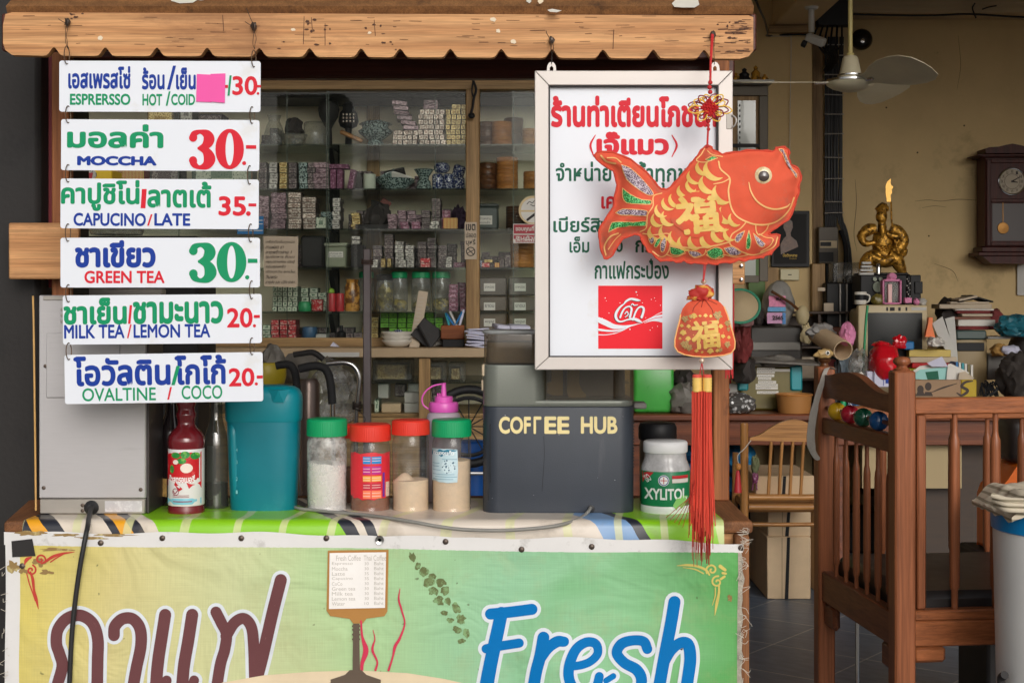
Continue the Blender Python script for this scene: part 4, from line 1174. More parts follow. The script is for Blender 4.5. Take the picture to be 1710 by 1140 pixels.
menu_sign('white sign reading milk tea and lemon tea with a red price 20',(105,492,437,574),-.45,[
    ('lettering',m_tgreen,lambda b,D: (L_(b,'ชาเย็น',(106,496,212,541),D,.04),L_(b,'ชามะนาว',(222,503,373,541),D,.04))),
    ('lettering',m_tblue,lambda b,D: (L_(b,'MILK TEA',(107,541,208,564),D,.025),L_(b,'LEMON TEA',(223,541,351,564),D,.025))),
    ('lettering',m_tred,lambda b,D: (slash(b,214,509,221,540,4,D),slash(b,212,541,220,564,2.5,D),L_(b,'20',(379,515,422,548),D,.025),dash(b,424,527,434,532,D),dot(b,425,545,2.6,D)))],
    [(115,474,503),(421,470,500)])
menu_sign('white sign reading ovaltine and coco with a red price 20, lowest of the menu signs',(108,590,439,672),-.85,[
    ('lettering',m_tblue,lambda b,D: (L_(b,'โอวัลติน',(123,593,285,643),D,.035),L_(b,'โกโก้',(292,593,378,643),D,.035))),
    ('lettering',m_tgreen,lambda b,D: (slash(b,286,611,301,643,6,D),L_(b,'OVALTINE',(137,646,260,668),D,.012),L_(b,'COCO',(303,644,371,667),D,.012))),
    ('lettering',m_tred,lambda b,D: (slash(b,279,646,287,667,3,D),L_(b,'20',(382,616,425,647),D,.025),dash(b,429,629,439,634,D),dot(b,428,643,2.6,D)))],
    [(116,570,598),(422,566,594)])

# ------------------------------------------------------------------ framed shop sign
FD = 2.945
fs_ = thing('framed_sign','large white shop sign in a pale metal frame with red and green Thai writing','shop sign',P(1058,367,FD),None)
b = MB(); box(b,X(917,FD),X(1199,FD),FD+CY+.008,FD+CY+.012,Z(596,FD),Z(143,FD)); b.build('panel',m_white,fs_,0)
b = MB(); box(b,X(895,FD),X(1221,FD),FD+CY+.0125,FD+CY+.02,Z(615,FD),Z(120,FD)); b.build('backing',m_grey,fs_,0)
f0, f1 = FD + CY - .006, FD + CY + .02
o = [(893,119),(1223,119),(1223,617),(893,617)]; i = [(916,143),(1199,143),(1199,596),(916,596)]
b = MB()
for k in range(4):
    k2 = (k+1) % 4
    qs = [o[k],o[k2],i[k2],i[k]]
    # keep a hairline at each mitre
    cx = sum(p[0] for p in qs) / 4; cy = sum(p[1] for p in qs) / 4
    fr = []
    for (x,y) in qs:
        p = P(x,y,FD); fr.append(p)
    t = (fr[1]-fr[0]).normalized() * .0004
    fr[0] += t; fr[3] += t; fr[1] -= t; fr[2] -= t
    yo = [f0,f0,f0-.0,f0-.0]
    b.add([(p.x,y_,p.z) for p,y_ in zip(fr,yo)]+[(p.x,f1,p.z) for p in fr],
          [[0,1,2,3],[7,6,5,4],[0,4,5,1],[1,5,6,2],[2,6,7,3],[3,7,4,0]])
fo = b.build('frame',m_alu,fs_,0)
bv = fo.modifiers.new('bevel','BEVEL'); bv.width = .0015; bv.segments = 2
b = MB()
for x0, y0, x1, y1 in ((916,143,1199,145),(916,594,1199,596),(916,145,918.5,594),(1196.5,145,1199,594)):
    box(b,X(x0,FD),X(x1,FD),FD+CY-.004,FD+CY+.0078,Z(y1,FD),Z(y0,FD))
b.build('gasket',m_dark,fs_,0)
SGD = FD + .008
b = MB()
L_(b,'ร้านท่าเตียนโภชนา',(920,160,1197,213),SGD,.045); L_(b,'เจ๊แมว',(996,220,1117,259),SGD,.05)
stroke(b,[(994,226),(986,243),(992,262)],[1.5,3.5,1.5],SGD); stroke(b,[(1122,226),(1130,243),(1122,262)],[1.5,3.5,1.5],SGD)
L_(b,'เครื่องดื่ม',(1004,318,1110,349),SGD,.03)
b.build('lettering',m_tred,fs_,0)
b = MB()
L_(b,'จำหน่าย',(928,270,1021,303),SGD,.022); L_(b,'น้ำทุกชนิด',(1062,270,1186,314),SGD,.022)
L_(b,'เบียร์สิงห์ ช้าง ลีโอ',(924,360,1150,388),SGD,.022); L_(b,'เอ็ม',(951,395,984,422),SGD,.022); L_(b,'150',(1008,402,1040,421),SGD,.022); L_(b,'กระทิงแดง',(1061,396,1180,422),SGD,.022); L_(b,'กาแฟกระป๋อง',(993,432,1117,466),SGD,.022)
b.build('lettering',m_tdgreen,fs_,0)
# red drink sticker
b = MB(); box(b,X(999,SGD),X(1106,SGD),SGD+CY-.0008,SGD+CY-.0002,Z(582,SGD),Z(477,SGD))
stk = b.build('sticker',mat('red_sticker',rgb(240,20,40),.5,spec=.3),fs_,0)
KD = SGD - .0008
b = MB()
c_ = dict(D=KD,sc=8.143,dx=980,dy=460,n=6)
for pts, ww in (([(160,600),(250,640),(360,690),(480,700),(600,680),(700,655),(760,640)],[70,76,66,46,22,10,4]),([(160,735),(280,750),(400,750),(500,730),(600,690)],[32,26,22,14,4]),([(160,805),(260,805),(380,785),(480,750),(560,710)],[14,12,10,7,3]),
                ([(760,635),(860,590),(940,560),(1020,545)],[4,14,24,32]),([(780,645),(880,610),(960,600),(1020,605)],[4,22,48,66]),([(760,630),(880,570),(960,525),(1020,498)],[3,6,8,10])):
    stroke(b,pts,[q/1 for q in ww],**c_)
for x, y, r in ((672,225,10),(684,265,6),(250,305,7),(265,345,5),(300,510,6),(920,305,6),(875,325,6),(935,345,4),(1000,405,6),(755,372,6),(450,372,6),(585,730,9),(860,740,7),(890,708,5),(960,690,6),(800,572,5),(210,580,6),(320,635,6)):
    decal(b,circ(x,y,r,10),KD,sc=8.143,dx=980,dy=460)
b.build('swirl',m_white,stk,0)
b = MB(); b2 = MB()
lg = [([(508,378),(540,345),(600,318),(680,332),(726,340)],[18,28,30,34,10]),([(512,380),(450,430),(402,500),(392,560),(420,612),(470,625),(560,598),(640,590),(700,612),(750,636)],[14,26,34,36,30,22,20,34,40,8]),
      ([(452,568),(478,500),(520,440),(580,420),(606,450),(600,500),(584,566)],[26,24,20,24,28,28,30]),([(516,520),(545,490),(560,530),(520,566)],[12,14,14,8]),
      ([(625,600),(660,500),(700,440),(744,425),(772,450),(764,510),(744,566)],[24,24,22,26,30,30,32]),([(604,398),(624,384),(644,404),(690,398)],[12,14,16,10])]
for pts, ww in lg:
    stroke(b,pts,ww,lift=.0016,**c_); stroke(b2,[(x-6,y+6) for x,y in pts],[q+6 for q in ww],lift=.0006,**c_)
b.build('logo',m_white,stk,0); b2.build('logo_shadow',m_dark,stk,0)
# hanging ears and latch, wire
for x in (921,1194):
    b = MB(); pl = [(x-8,119),(x-7,110),(x-4,105),(x,103.5),(x+4,105),(x+7,110),(x+8,119)]
    prism(b,pl+[(x+3,119),(x+3,113),(x,110),(x-3,113),(x-3,119)],FD,.003); b.build('hanging_ear',m_alu,fs_)
b = MB(); pbox(b,1213,190,1222,216,FD-.007,.003,.001)
ptube(b,[(1222,192,FD-.008),(1229,198,FD-.012),(1228,208,FD-.012),(1222,214,FD-.008)],1.4,6,5)
b.build('latch',m_steeld,fs_)
b = MB(); ptube(b,[(921,68,FD-.01),(920,82,FD-.008),(922,96,FD),(921,108,FD-.001)],.6,5,4); ptube(b,[(923,66,FD-.01),(924,84,FD-.008),(921,96,FD),(921,108,FD-.001)],.6,5,4)
ptube(b,[(1193,62,FD-.01),(1192,84,FD-.004),(1193,108,FD-.001)],.6,5,4)
ptube(b,[(921,68,FD-.012),(914,58,FD-.02),(912,52,FD-.014)],.6,5,4)
b.build('hanging_wire',m_blackwire,fs_)

# ------------------------------------------------------------------ stuffed fish ornament with pouch and tassel
def pillow(mb,poly,D,H,soft,seam,step,ripple=0):
    cy_ = D + CY
    def h(px,py):
        if not inside((px,py),poly): return 0
        d_ = edist((px,py),poly)
        s_ = max(0,d_-seam)
        base = .0012 * min(1,d_/2) + H * (1-math.exp(-s_/soft))
        base += .0022 * noise.noise(Vector((px*.2,py*.2,4))) * math.exp(-d_/14) * min(1,d_/3)
        if ripple: base += ripple * noise.noise(Vector((px*.05,py*.05,0))) * min(1,s_/15)
        return base
    def surf(x,z):
        return cy_ - h(x*F/D+855,(CZ-z)*F/D+HZ)
    pts, tri = fillgrid(poly,step)
    v1 = []; v2 = []
    for px, py in pts:
        q = h(px,py); p = P(px,py,D)
        v1.append((p.x,cy_-q,p.z)); v2.append((p.x,cy_+q*.9,p.z))
    mb.add(v1,tri); mb.add(v2,[t[::-1] for t in tri])
    return surf
FX = dict(sc=3.352,dx=860,dy=220)
def cv(pts,sc,dx,dy): return [(x/sc+dx,y/sc+dy) for x,y in pts]
fo_c = [(445,130),(480,112),(540,116),(610,138),(680,180),(740,232),(785,285),(815,318),(850,322),(890,290),(930,245),(975,192),(985,175),(1012,150),(1030,120),(1055,92),(1078,74),(1100,90),(1115,105),(1160,125),(1220,116),(1300,106),(1380,105),(1440,110),(1462,92),(1490,86),(1524,92),(1534,118),(1532,150),(1545,185),(1570,195),(1596,225),(1600,270),(1588,310),(1590,345),(1572,385),(1562,430),(1530,490),(1480,524),(1440,552),(1416,572),(1440,574),(1480,580),(1476,615),(1462,650),(1430,682),(1400,694),(1372,706),(1330,708),(1290,722),(1250,718),(1205,734),(1165,728),(1130,742),(1085,736),(1060,742),(1020,732),(985,736),(945,722),(905,730),(870,718),(830,724),(795,712),(780,690),(750,672),(730,645),(708,600),(690,575),(650,580),(605,600),(572,640),(548,688),(515,710),(492,695),(480,640),(470,585),(480,530),(520,470),(550,420),(560,360),(570,300),(560,240),(530,205),(480,178)]
fo_p = cv(fo_c,**FX)
# finer outline
fo_s = [(v.x,v.y) for v in spline([(x,y) for x,y in fo_p],2,True)]
FSD = 2.84
fish = thing('fish_ornament','stuffed orange velvet fish ornament with gold scales hanging from a red cord','hanging ornament',P(1186,60,FSD))
b = MB(); fsf = pillow(b,fo_s,FSD,.034,20,5,4.2,.0025)
b.build('body',m_fish,fish,80)
FK = dict(D=FSD,surf=fsf,n=6,**FX)
# seam edge
b = MB(); tube(b,[P(x+.9*sin(i*1.9),y+.9*cos(i*2.3),FSD) for i,(x,y) in enumerate(fo_s)],[.0018+.0009*(i % 3 == 0) for i in range(len(fo_s))],6,True); b.build('seam',m_fishrim,fish)
lines = [([(1133,172),(1140,215),(1188,268),(1180,340),(1192,420),(1225,478),(1290,512),(1350,524),(1410,520),(1470,498),(1530,440),(1560,370)],9),
         ([(1294,292),(1304,340),(1335,392),(1390,428),(1450,438),(1510,424),(1535,405)],[5,8,9,9,9,9,5]),
         ([(1276,515),(1245,548),(1200,580),(1192,630),(1230,655)],7),([(1335,522),(1340,560),(1360,580),(1400,555),(1415,520)],7),
         ([(1230,655),(1260,672),(1330,690),(1400,668),(1450,640),(1468,592)],7),([(1360,575),(1400,592),(1440,600),(1420,640),(1370,672)],6),
         ([(1188,270),(1150,290),(1100,300)],6),([(860,640),(920,648),(1010,652),(1110,640),(1190,620)],8),
         ([(480,135),(510,168),(560,182)],9),([(515,150),(560,150),(590,175)],8),
         ([(508,690),(500,640),(530,590),(575,570)],8),([(520,660),(556,608),(590,575)],5),
         ([(820,345),(770,365),(765,420),(735,470),(730,540),(700,560)],6),
         ([(1060,96),(1040,130),(1015,160),(1060,175),(1130,150)],6),([(1075,110),(1100,130),(1160,140)],6),
         ([(715,570),(770,580),(850,575),(862,620),(850,680),(815,700),(770,670)],6),
         ([(1120,715),(1160,690),(1230,702),(1300,690)],5),([(850,690),(900,700),(950,680)],5),([(960,665),(1000,705),(1050,690),(1060,665)],5),([(1065,690),(1110,712),(1160,690)],5)]
b = MB()
for pts, ww in lines: stroke(b,pts,ww,lift=.0012,**FK)
b.build('gold_line',m_goldline,fish,80)
b = MB()
def crescent(mb,cx,cy,r,a0,a1,th_):
    pts = []; ws = []
    for k in range(9):
        t = k / 8; a = radians(a0+(a1-a0)*t)
        pts.append((cx+r*cos(a),cy+r*sin(a))); ws.append(max(3,th_*sin(pi*t)))
    stroke(mb,pts,ws,lift=.0010,D=FSD,surf=fsf,n=3,**FX)
for x, y, r, t_ in ((1120,210,62,34),(1060,200,45,26),(1010,250,44,24),(1085,290,55,34),(1160,345,60,36),(1000,300,44,24),(950,330,40,26),(1180,460,52,32),(1225,490,40,24),(905,380,44,26),(860,400,40,24),(820,440,40,24),(800,490,40,24),(860,480,46,28),(790,560,44,24),(850,560,44,26),(900,590,44,26),(950,620,44,26),(1010,612,44,28),(1080,600,46,30),(1140,570,46,30),(1160,510,46,30),(1200,570,40,24),(985,380,36,20),(1030,350,36,22)):
    crescent(b,x,y,r,62,218,t_*1.02)
b.build('gold_scale',m_gold,fish,80)
b = MB(); decal(b,[(1160+41*cos(a)*(1+.08*sin(5*a)),360+36*sin(a)*(1+.06*cos(4*a))) for a in [2*pi*k/36 for k in range(36)]],FSD,fsf,4,.0017); b.build('character_ground',m_fish,fish,80)
b = MB(); L_(b,'福',(1124,328,1196,392),FSD,.034,fsf,.0026,0,-5); b.build('gold_character',m_gold,fish,0)
gp = [[(592,190),(640,205),(700,260),(760,330),(770,355),(740,360),(680,325),(620,270)],[(562,455),(600,435),(670,440),(730,448),(728,475),(650,472),(590,470)],
      [(770,590),(745,600),(760,630),(775,615)],[(830,590),(808,630),(815,672),(830,668),(838,620)],[(965,668),(1010,672),(1040,690),(1000,702),(975,690)],[(1160,655),(1210,645),(1260,672),(1245,692),(1195,690)],
      [(1272,558),(1230,580),(1218,610),(1235,622),(1255,600)],[(1322,572),(1345,590),(1390,630),(1375,648),(1345,630)],[(1475,98),(1500,100),(1522,150),(1550,210),(1575,240),(1568,262),(1545,225),(1512,170)]]
gg = [[(600,318),(640,355),(700,385),(755,390),(750,412),(680,410),(620,402),(600,370)],[(520,565),(540,510),(600,508),(660,510),(728,505),(725,528),(640,530),(570,540)],
      [(815,590),(790,605),(775,640),(788,648),(805,620)],[(860,645),(910,655),(945,672),(915,692),(870,685)],[(1065,672),(1110,650),(1150,660),(1165,700),(1120,712),(1080,700)],[(1296,556),(1308,610),(1305,656),(1284,655),(1284,600)],[(1060,160),(1100,140),(1130,150),(1080,168)]]
for pls, m_ in ((gp,m_glitp),(gg,m_glitg)):
    for pl in pls:
        b = MB(); decal(b,pl,FSD,fsf,3,.0013,**FX); b.build('glitter_patch',m_,fish,80)
b = MB()
for pl in gp + gg: stroke(b,pl+[pl[0]],4,lift=.0016,**dict(FK,n=2))
b.build('patch_outline',m_goldline,fish,80)
# eye
ec = P(860+1375/3.352,220+252/3.352,FSD); ec.y = fsf(ec.x,ec.z)
Rx = Matrix.Rotation(pi/2,4,'X')
b = MB(); lathe(b,ec,[(.0172,0),(.0168,.003),(.014,.0055),(.009,.007),(0,.0075)],24,M=Rx); eye = b.build('eye',mat('eye_white',rgb(240,222,180),.25,coat=.5,dirt=(rgb(200,160,90),60,.5,.5)),fish)
b = MB(); lathe(b,ec+Vector((.0,-.0058,-.002)),[(.0108,0),(.0106,.0015),(.006,.0035),(0,.004)],20,M=Rx); b.build('pupil',mat('eye_pupil',rgb(74,62,56),.15,coat=1,var=.2,vs=200),eye)
# cord from the fascia, beads, knot
b = MB(); ptube(b,[(1189,58,FSD+.06),(1187,100,FSD+.02),(1186,140,FSD)],1.9,8,6); ptube(b,[(1183,207,FSD),(1182,225,FSD),(1181,246,FSD-.004)],1.7,8,4); ptube(b,[(1191,58,FSD+.06),(1188,100,FSD+.02),(1185,140,FSD)],1.2,8,6)
ptube(b,[(1176,440,FSD),(1174,470,FSD)],.9,6,2); ptube(b,[(1179,440,FSD),(1175,470,FSD)],.9,6,2)
b.build('cord',m_redcord,fish)
b = MB()
for x, y, r in ((1186,138,4),(1185,146,4),(1186,154,4),(1183,202,4),(1182,209,3.6),(1183,216,3.2)):
    blob(b,P(x,y,FSD),(r*U(FSD),)*3,.1,x+y,2)
b.build('cord_bead',m_redcord,fish)
b1 = MB(); b2 = MB()
for k, (a,ln) in enumerate(((-170,36),(-150,30),(-125,30),(-105,28),(-70,30),(-50,34),(-25,34),(10,38),(35,28),(60,32),(95,26),(125,32),(150,30),(172,36))):
    a = radians(a); c0 = (1185+7*cos(a),180+7*sin(a)); tip = (1185+ln*cos(a),180+ln*.8*sin(a)); nrm = (-sin(a),cos(a))
    wd = 6.5
    lp = [c0,(c0[0]+(tip[0]-c0[0])*.6+nrm[0]*wd,c0[1]+(tip[1]-c0[1])*.6+nrm[1]*wd),tip,(c0[0]+(tip[0]-c0[0])*.6-nrm[0]*wd,c0[1]+(tip[1]-c0[1])*.6-nrm[1]*wd)]
    zz = FSD - .004 * (k % 3)
    tube(b1 if k % 2 else b2,spline([P(x,y,zz) for x,y in lp],6,True),.0013,6,True)
    lp2 = [((x-1185)*.84+1185,(y-180)*.84+180) for x,y in lp]
    tube(b2 if k % 2 else b1,spline([P(x,y,zz+.0025) for x,y in lp2],6,True),.0012,6,True)
b1.build('knot_loop',m_yellowcord,fish); b2.build('knot_loop',m_maroon,fish)
b = MB()
for k in range(-2,3):
    for sg in (1,-1):
        pts = []
        for j in range(9):
            t = (j-4) / 4 * 11
            u_, v_ = (t,k*4.2) if sg > 0 else (k*4.2,t)
            pts.append(P(1185+(u_-v_)*.72,180+(u_+v_)*.72,FSD-.008+.0016*sg*cos(pi*(j+k))))
        tube(b,pts,.0022,6)
b.build('knot',m_redcord,fish)
# pouch
PD = 2.85
SX = dict(sc=5.18,dx=1100,dy=420)
pc = cv([(385,402),(440,404),(485,414),(530,438),(565,475),(592,540),(612,610),(640,700),(660,780),(655,840),(625,878),(560,896),(480,905),(400,910),(300,904),(220,890),(165,865),(138,820),(140,760),(160,670),(180,600),(190,540),(205,495),(240,450),(300,415),(345,404)],**SX)
b = MB(); psf = pillow(b,pc,PD,.026,18,2,3.2,.002)
pouch = b.build('pouch',m_fish,fish,80)
b = MB(); tube(b,[P(x,y,PD) for x,y in pc[4:22]],.0016,6); b.build('piping',m_goldline,pouch)
b = MB()
for pts in ([(380,410),(340,440),(300,480),(285,520)],[(385,412),(370,450),(360,480)],[(395,412),(420,450),(455,510),(462,560)],[(400,410),(450,430),(500,455)]):
    stroke(b,pts,[5,5,5,3][:len(pts)],PD,psf,5,.0006,**SX)
b.build('pleat',mat('pleat',rgb(132,44,36),.8),pouch,80)
b = MB(); L_(b,'福',(1152,534,1200,582),PD,.030,psf,.0018,0,-5)
for x, y, r in ((295,555,26),(345,555,13),(392,552,18),(437,557,14),(525,645,22),(250,645,18),(205,700,26),(245,750,22),(545,730,20),(180,750,12),(320,855,18),(370,868,12),(440,858,28),(500,855,18),(600,740,16),(195,640,16)):
    decal(b,[(x+r*cos(a)*(1+.25*sin(5*a)),y+r*.8*sin(a)*(1+.25*cos(4*a))) for a in [2*pi*k/14 for k in range(14)]],PD,psf,None,.0014,**SX)
for k in range(26):
    decal(b,circ(R.uniform(200,600),R.uniform(580,850),4,8),PD,psf,None,.0013,**SX)
b.build('gold_print',m_gold,pouch,0)
b = MB()
for x, y, r in ((222,580,26),(500,550,36),(590,620,26),(598,670,18),(220,800,34),(255,830,26),(585,800,26),(525,850,18),(270,560,18)):
    decal(b,[(x+r*cos(a)*(1+.3*sin(6*a)),y+r*sin(a)*(1+.3*sin(5*a))) for a in [2*pi*k/22 for k in range(22)]],PD,psf,None,.0012,**SX)
b.build('glitter_print',patterned('bronze_glitter',rgb(90,74,64),rgb(206,170,110),700,'voronoi',.36,.4,0),pouch,0)
b = MB(); pblob(b,1152,476,1192,501,PD,.025,.5,5,.8,3,2.5); pblob(b,1148,492,1178,501,PD,.02,.5,9,.6,3,3); b.build('ruffle',patterned('red_gold_ruffle',rgb(186,44,36),rgb(230,176,80),60,'noise',.56,.6,0),pouch,80)
b = MB()
for x, y, r in ((1175,470,4.6),(1172,602,4.6)):
    blob(b,P(x,y,PD),(r*U(PD),)*3,0,0,3)
b.build('bead',m_pearl,fish)
b = MB()
for dx in (-4,4): ptube(b,[(1172,590,PD),(1172,604,PD),(1172+dx,628,PD)],.8,6,4)
b.build('cord',m_redcord,fish)
# tassel
for cx in (1164,1181):
    b = MB(); plathe(b,cx,PD,[(7.4,654),(8.2,652),(7.4,649.5),(8.2,647),(7.4,644.5),(8.2,642),(7.4,639.5),(8.2,637),(7.4,634.5),(8.2,632),(7.6,629.5)],20); cap = b.build('tassel_cap',m_gold,fish)
    b = MB(); plathe(b,cx,PD,[(7.8,631),(8,627),(6.5,625),(0,624.5)],20); b.build('tassel_top',m_tassel,cap)
b = MB(); b2 = MB()
for k in range(210):
    a = R.uniform(0,2*pi); rr = sqrt(R.random())
    x = 1172.5 + rr * 17 * cos(a); dd = PD + rr * 8 * sin(a) * U(PD)
    yb_ = R.uniform(840,905) if k < 150 else R.uniform(890,948)
    spread = 1 + (yb_-655) / 300 * .15
    sw = R.uniform(-4.5,5.5)
    pts = [P(x,653,dd),P(x+sw*.2,740,dd),P(1172+(x-1172)*spread+sw*.6,830,dd),P(1172+(x-1172)*spread+sw,yb_,dd)]
    tube(b if k < 150 else b2,spline(pts,3),.0011 if k < 150 else .0006,4)
b.build('tassel_threads',m_tassel,fish); b2.build('tassel_threads',m_tasseld,fish)
b = MB()
for k in range(5):
    ptube(b,[(1160,800+k*6,PD-.01),(1152-k*3,840,PD-.015),(1140-k*7,880-k*4,PD-.012)],.5,4,5)
b.build('loose_thread',m_tasseld,fish)
# red cloth strap hanging by the right post
b = MB()
for k in range(7):
    x = 1213 + k * 2
    tube(b,spline([P(x,474,3.22+.004*(k % 2)),P(x+.6*sin(k),550,3.22),P(x-1+1.4*sin(k*2),632-6*(k % 3),3.22)],5),.0018,6)
b.thing('red_strap',m_redcord,'bright red fabric strap hanging beside the right post behind the shop sign','strap')
# ------------------------------------------------------------------ things on the counter
def cylf(pxc,D,rpx,sy=1):
    cx = X(pxc,D); r = rpx * U(D); y0 = D + CY
    return lambda x, z: y0 - sy * sqrt(max(r*r-(x-cx) ** 2,0))

def ribbed(mb,pxc,D,prof,amp=.35,n=56,sub=2):
    seg = n * sub
    base = len(mb.v)
    plathe(mb,pxc,D,prof,seg)
    cx, cy_ = X(pxc,D), D + CY
    for i in range(base,len(mb.v)):
        v = mb.v[i]
        if ((i-base) % seg) % sub == 0:
            v.x = cx + (v.x-cx) * (1-amp*.04); v.y = cy_ + (v.y-cy_) * (1-amp*.04)
    return mb

# steel machine at the left
D0 = 3.083
sm = thing('steel_machine','tall brushed steel drinks machine at the left end of the counter','machine',P(155,862,D0))
y0 = D0 + CY
b = MB(); box(b,X(65,D0),X(243,D0),y0+.0,y0+.14,Z(832,D0)+.0005,Z(493,D0),.002); b.build('housing',m_steel,sm)
b = MB(); box(b,X(65,D0)+.001,X(241,D0),y0+.002,y0+.14,ZT+.003,Z(833,D0),.002); base_ = b.build('base',m_steeld,sm)
b = MB(); box(b,X(243.3,D0),X(247,D0),y0+.01,y0+.135,ZT+.003,Z(500,D0),.001); b.build('side_panel',m_darkside,sm)
b = MB(); pbox(b,77,556,200,664,D0-.0035,.0035,.0015); b.build('raised_panel',m_steel,sm)
b = MB(); pbox(b,72,494,243,501,D0-.003,.003,.001); b.build('top_lip',m_steeld,sm)
b = MB()
for x, y in ((73,814),(235,817),(76,611),(138,843),(138,852)):
    lathe(b,P(x,y,D0-(.0001 if y < 830 else -.0019)),[(.0042,0),(.004,.0018),(.0015,.0026),(0,.0026)],12,M=Rx)
b.build('screw',m_screw,sm)
b = MB(); pbox(b,175,836,237,854,D0+.0012,.001,0); pl = b.build('rating_plate',mat('worn_plate',rgb(206,204,206),.4,.2,var=.1,vs=30,dirt=(rgb(236,236,236),60,.5,.6)),sm,0)
b = MB(); c = P(153,847,D0+.0015); lathe(b,c,[(.0155,0),(.0155,.003),(.0115,.006),(.0085,.011),(.007,.012)],24,M=Rx); b.build('cord_grommet',m_rubber,sm)
b = MB()
for z in range(3): pbox(b,100.5,514+z*10,106,519+z*10,D0-.004,.004,.0015)
b.build('hinge',m_steeld,sm)
# its black cord runs down in front of the banner
b = MB(); ptube(b,[(153,846,D0-.008),(151,853,D0-.03),(148.5,864,3.02),(146,880,2.962),(141,905,2.944),(133,950,2.94),(126,1000,2.94),(120,1060,2.94),(116,1140,2.94),(112,1240,2.94)],4.0,10,8)
b.thing('power_cord',m_rubber,'black power cord hanging from the steel machine in front of the banner','cord')
# thin bamboo cane leaning beside the machine
b = MB(); ptube(b,[(60,852,3.09),(59,760,3.1),(58,680,3.1),(57,600,3.11),(56,530,3.12),(55,494,3.12)],1.7,8,4)
b.thing('bamboo_cane',mat('bamboo',rgb(206,160,92),.5,var=.15,vs=30),'thin yellow bamboo cane standing upright left of the steel machine','cane')

# strawberry syrup bottle
D1 = 3.125
sb = thing('syrup_bottle','red strawberry syrup bottle with a fruit label and wavy neck','bottle',P(311,861,D1))
b = MB(); plathe(b,311,D1,[(27,861),(30,858),(30.5,850),(29.5,846),(29.5,744),(30.5,741),(30.5,734),(29,727),(24,719),(17,713),(14.5,708),(14.5,700),(16.5,695),(16.5,690),(14,684),(14,679),(16,675),(16,670),(13.5,664),(12.5,650),(12.5,636)],36); b.build('body',m_syrup,sb,60)
b = MB(); plathe(b,311,D1,[(14,652),(14,632),(12,630),(0,630)],24); b.build('cap',m_lidr,sb)
lf = cylf(311,D1,30)
b = MB(); plathe(b,311,D1,[(29.8,841),(30,840.5),(30,748),(29.8,747.5)],36); lab = b.build('label',mat('label_white',rgb(232,228,228),.35),sb,70)
def colour_part(parent,nm,m,shapes,D,surf,lift=.0008,step=6):
    b = MB()
    for s in shapes: decal(b,s,D,surf,step,lift)
    return b.build(nm,m,parent,80)
lr = lambda x0, y0, x1, y1: [(x0+(x1-x0)*k/4,y0) for k in range(5)] + [(x1-(x1-x0)*k/4,y1) for k in range(5)]
colour_part(lab,'printed_red',mat('label_red',rgb(206,30,40),.35,dirt=(rgb(240,110,110),50,.58,.8)),[lr(283,752,339,802),[(283,802),(300,802),(312,812),(306,816),(298,806),(283,808)],[(318,802),(339,800),(339,812),(328,806),(322,812)]],D1,lf,.0006)
colour_part(lab,'printed_leaf',mat('label_green',rgb(40,140,60),.35,dirt=(rgb(150,210,90),60,.5,.8)),[circ(300,757,8,12,5),circ(316,756,8,12,6),circ(331,758,7,12,6),circ(293,780,4,10,7),circ(310,766,8,12,5)],D1,lf,.0010)
colour_part(lab,'printed_burst',mat('label_burst',rgb(244,226,214),.35),[circ(318,778,10,14,8),circ(300,768,5,10,4)],D1,lf,.0013)
colour_part(lab,'printed_band',mat('label_blue',rgb(130,196,216),.35),[lr(283,828,339,838)],D1,lf,.0009)
b = MB(); L_(b,'น้ำสตรอเบอรี่',(287,789,331,802),D1,.04,lf,.0016)
b.build('lettering',mat('label_text',rgb(250,240,240),.4),lab,0)
b = MB(); stroke(b,[(296,816),(299,820),(306,811)],1.6,D1,lf,3,.0012); stroke(b,circ(300,817,5.5,12)+[(305.5,817)],1.0,D1,lf,2,.0012)
for y in (823,825.5): stroke(b,[(295,y),(322,y)],.8,D1,lf,3,.0012)
stroke(b,[(296,833),(326,833)],1.6,D1,lf,4,.0014)
b.build('lettering',mat('label_smallprint',rgb(150,60,80),.5),lab,0)
# dark bottle behind it, clear bottle beside it
db = thing('dark_bottle','dark wine bottle half hidden between the steel machine and the red syrup bottle','bottle',P(287,852,3.24))
b = MB(); plathe(b,287,3.24,[(20,848),(22,845),(22,730),(20,715),(11,690),(9,670),(9,640)],28); b.build('body',mat('dark_glass',rgb(34,26,28),.1,coat=.6),db,60)
b = MB(); decal(b,lr(272,796,284,826),3.24,cylf(287,3.24,22),None,.0008); b.build('label',mat('gold_paper',rgb(190,150,90),.5,var=.4,vs=90),db,60)
cb = thing('clear_bottle','empty clear glass bottle with a dark reflection beside the teal jug','bottle',P(361,852,3.19))
b = MB(); plathe(b,361,3.19,[(18,850),(20,847),(20.5,840),(20.5,742),(19,728),(13,708),(10.5,696),(10.5,660),(12,656),(12,640)],32); b.build('body',m_bottle,cb,60)
b = MB(); plathe(b,361,3.19,[(17,848),(18.5,845),(18.5,805),(0,804)],28); b.build('dregs',mat('dark_dregs',rgb(46,40,34),.2),cb,60)

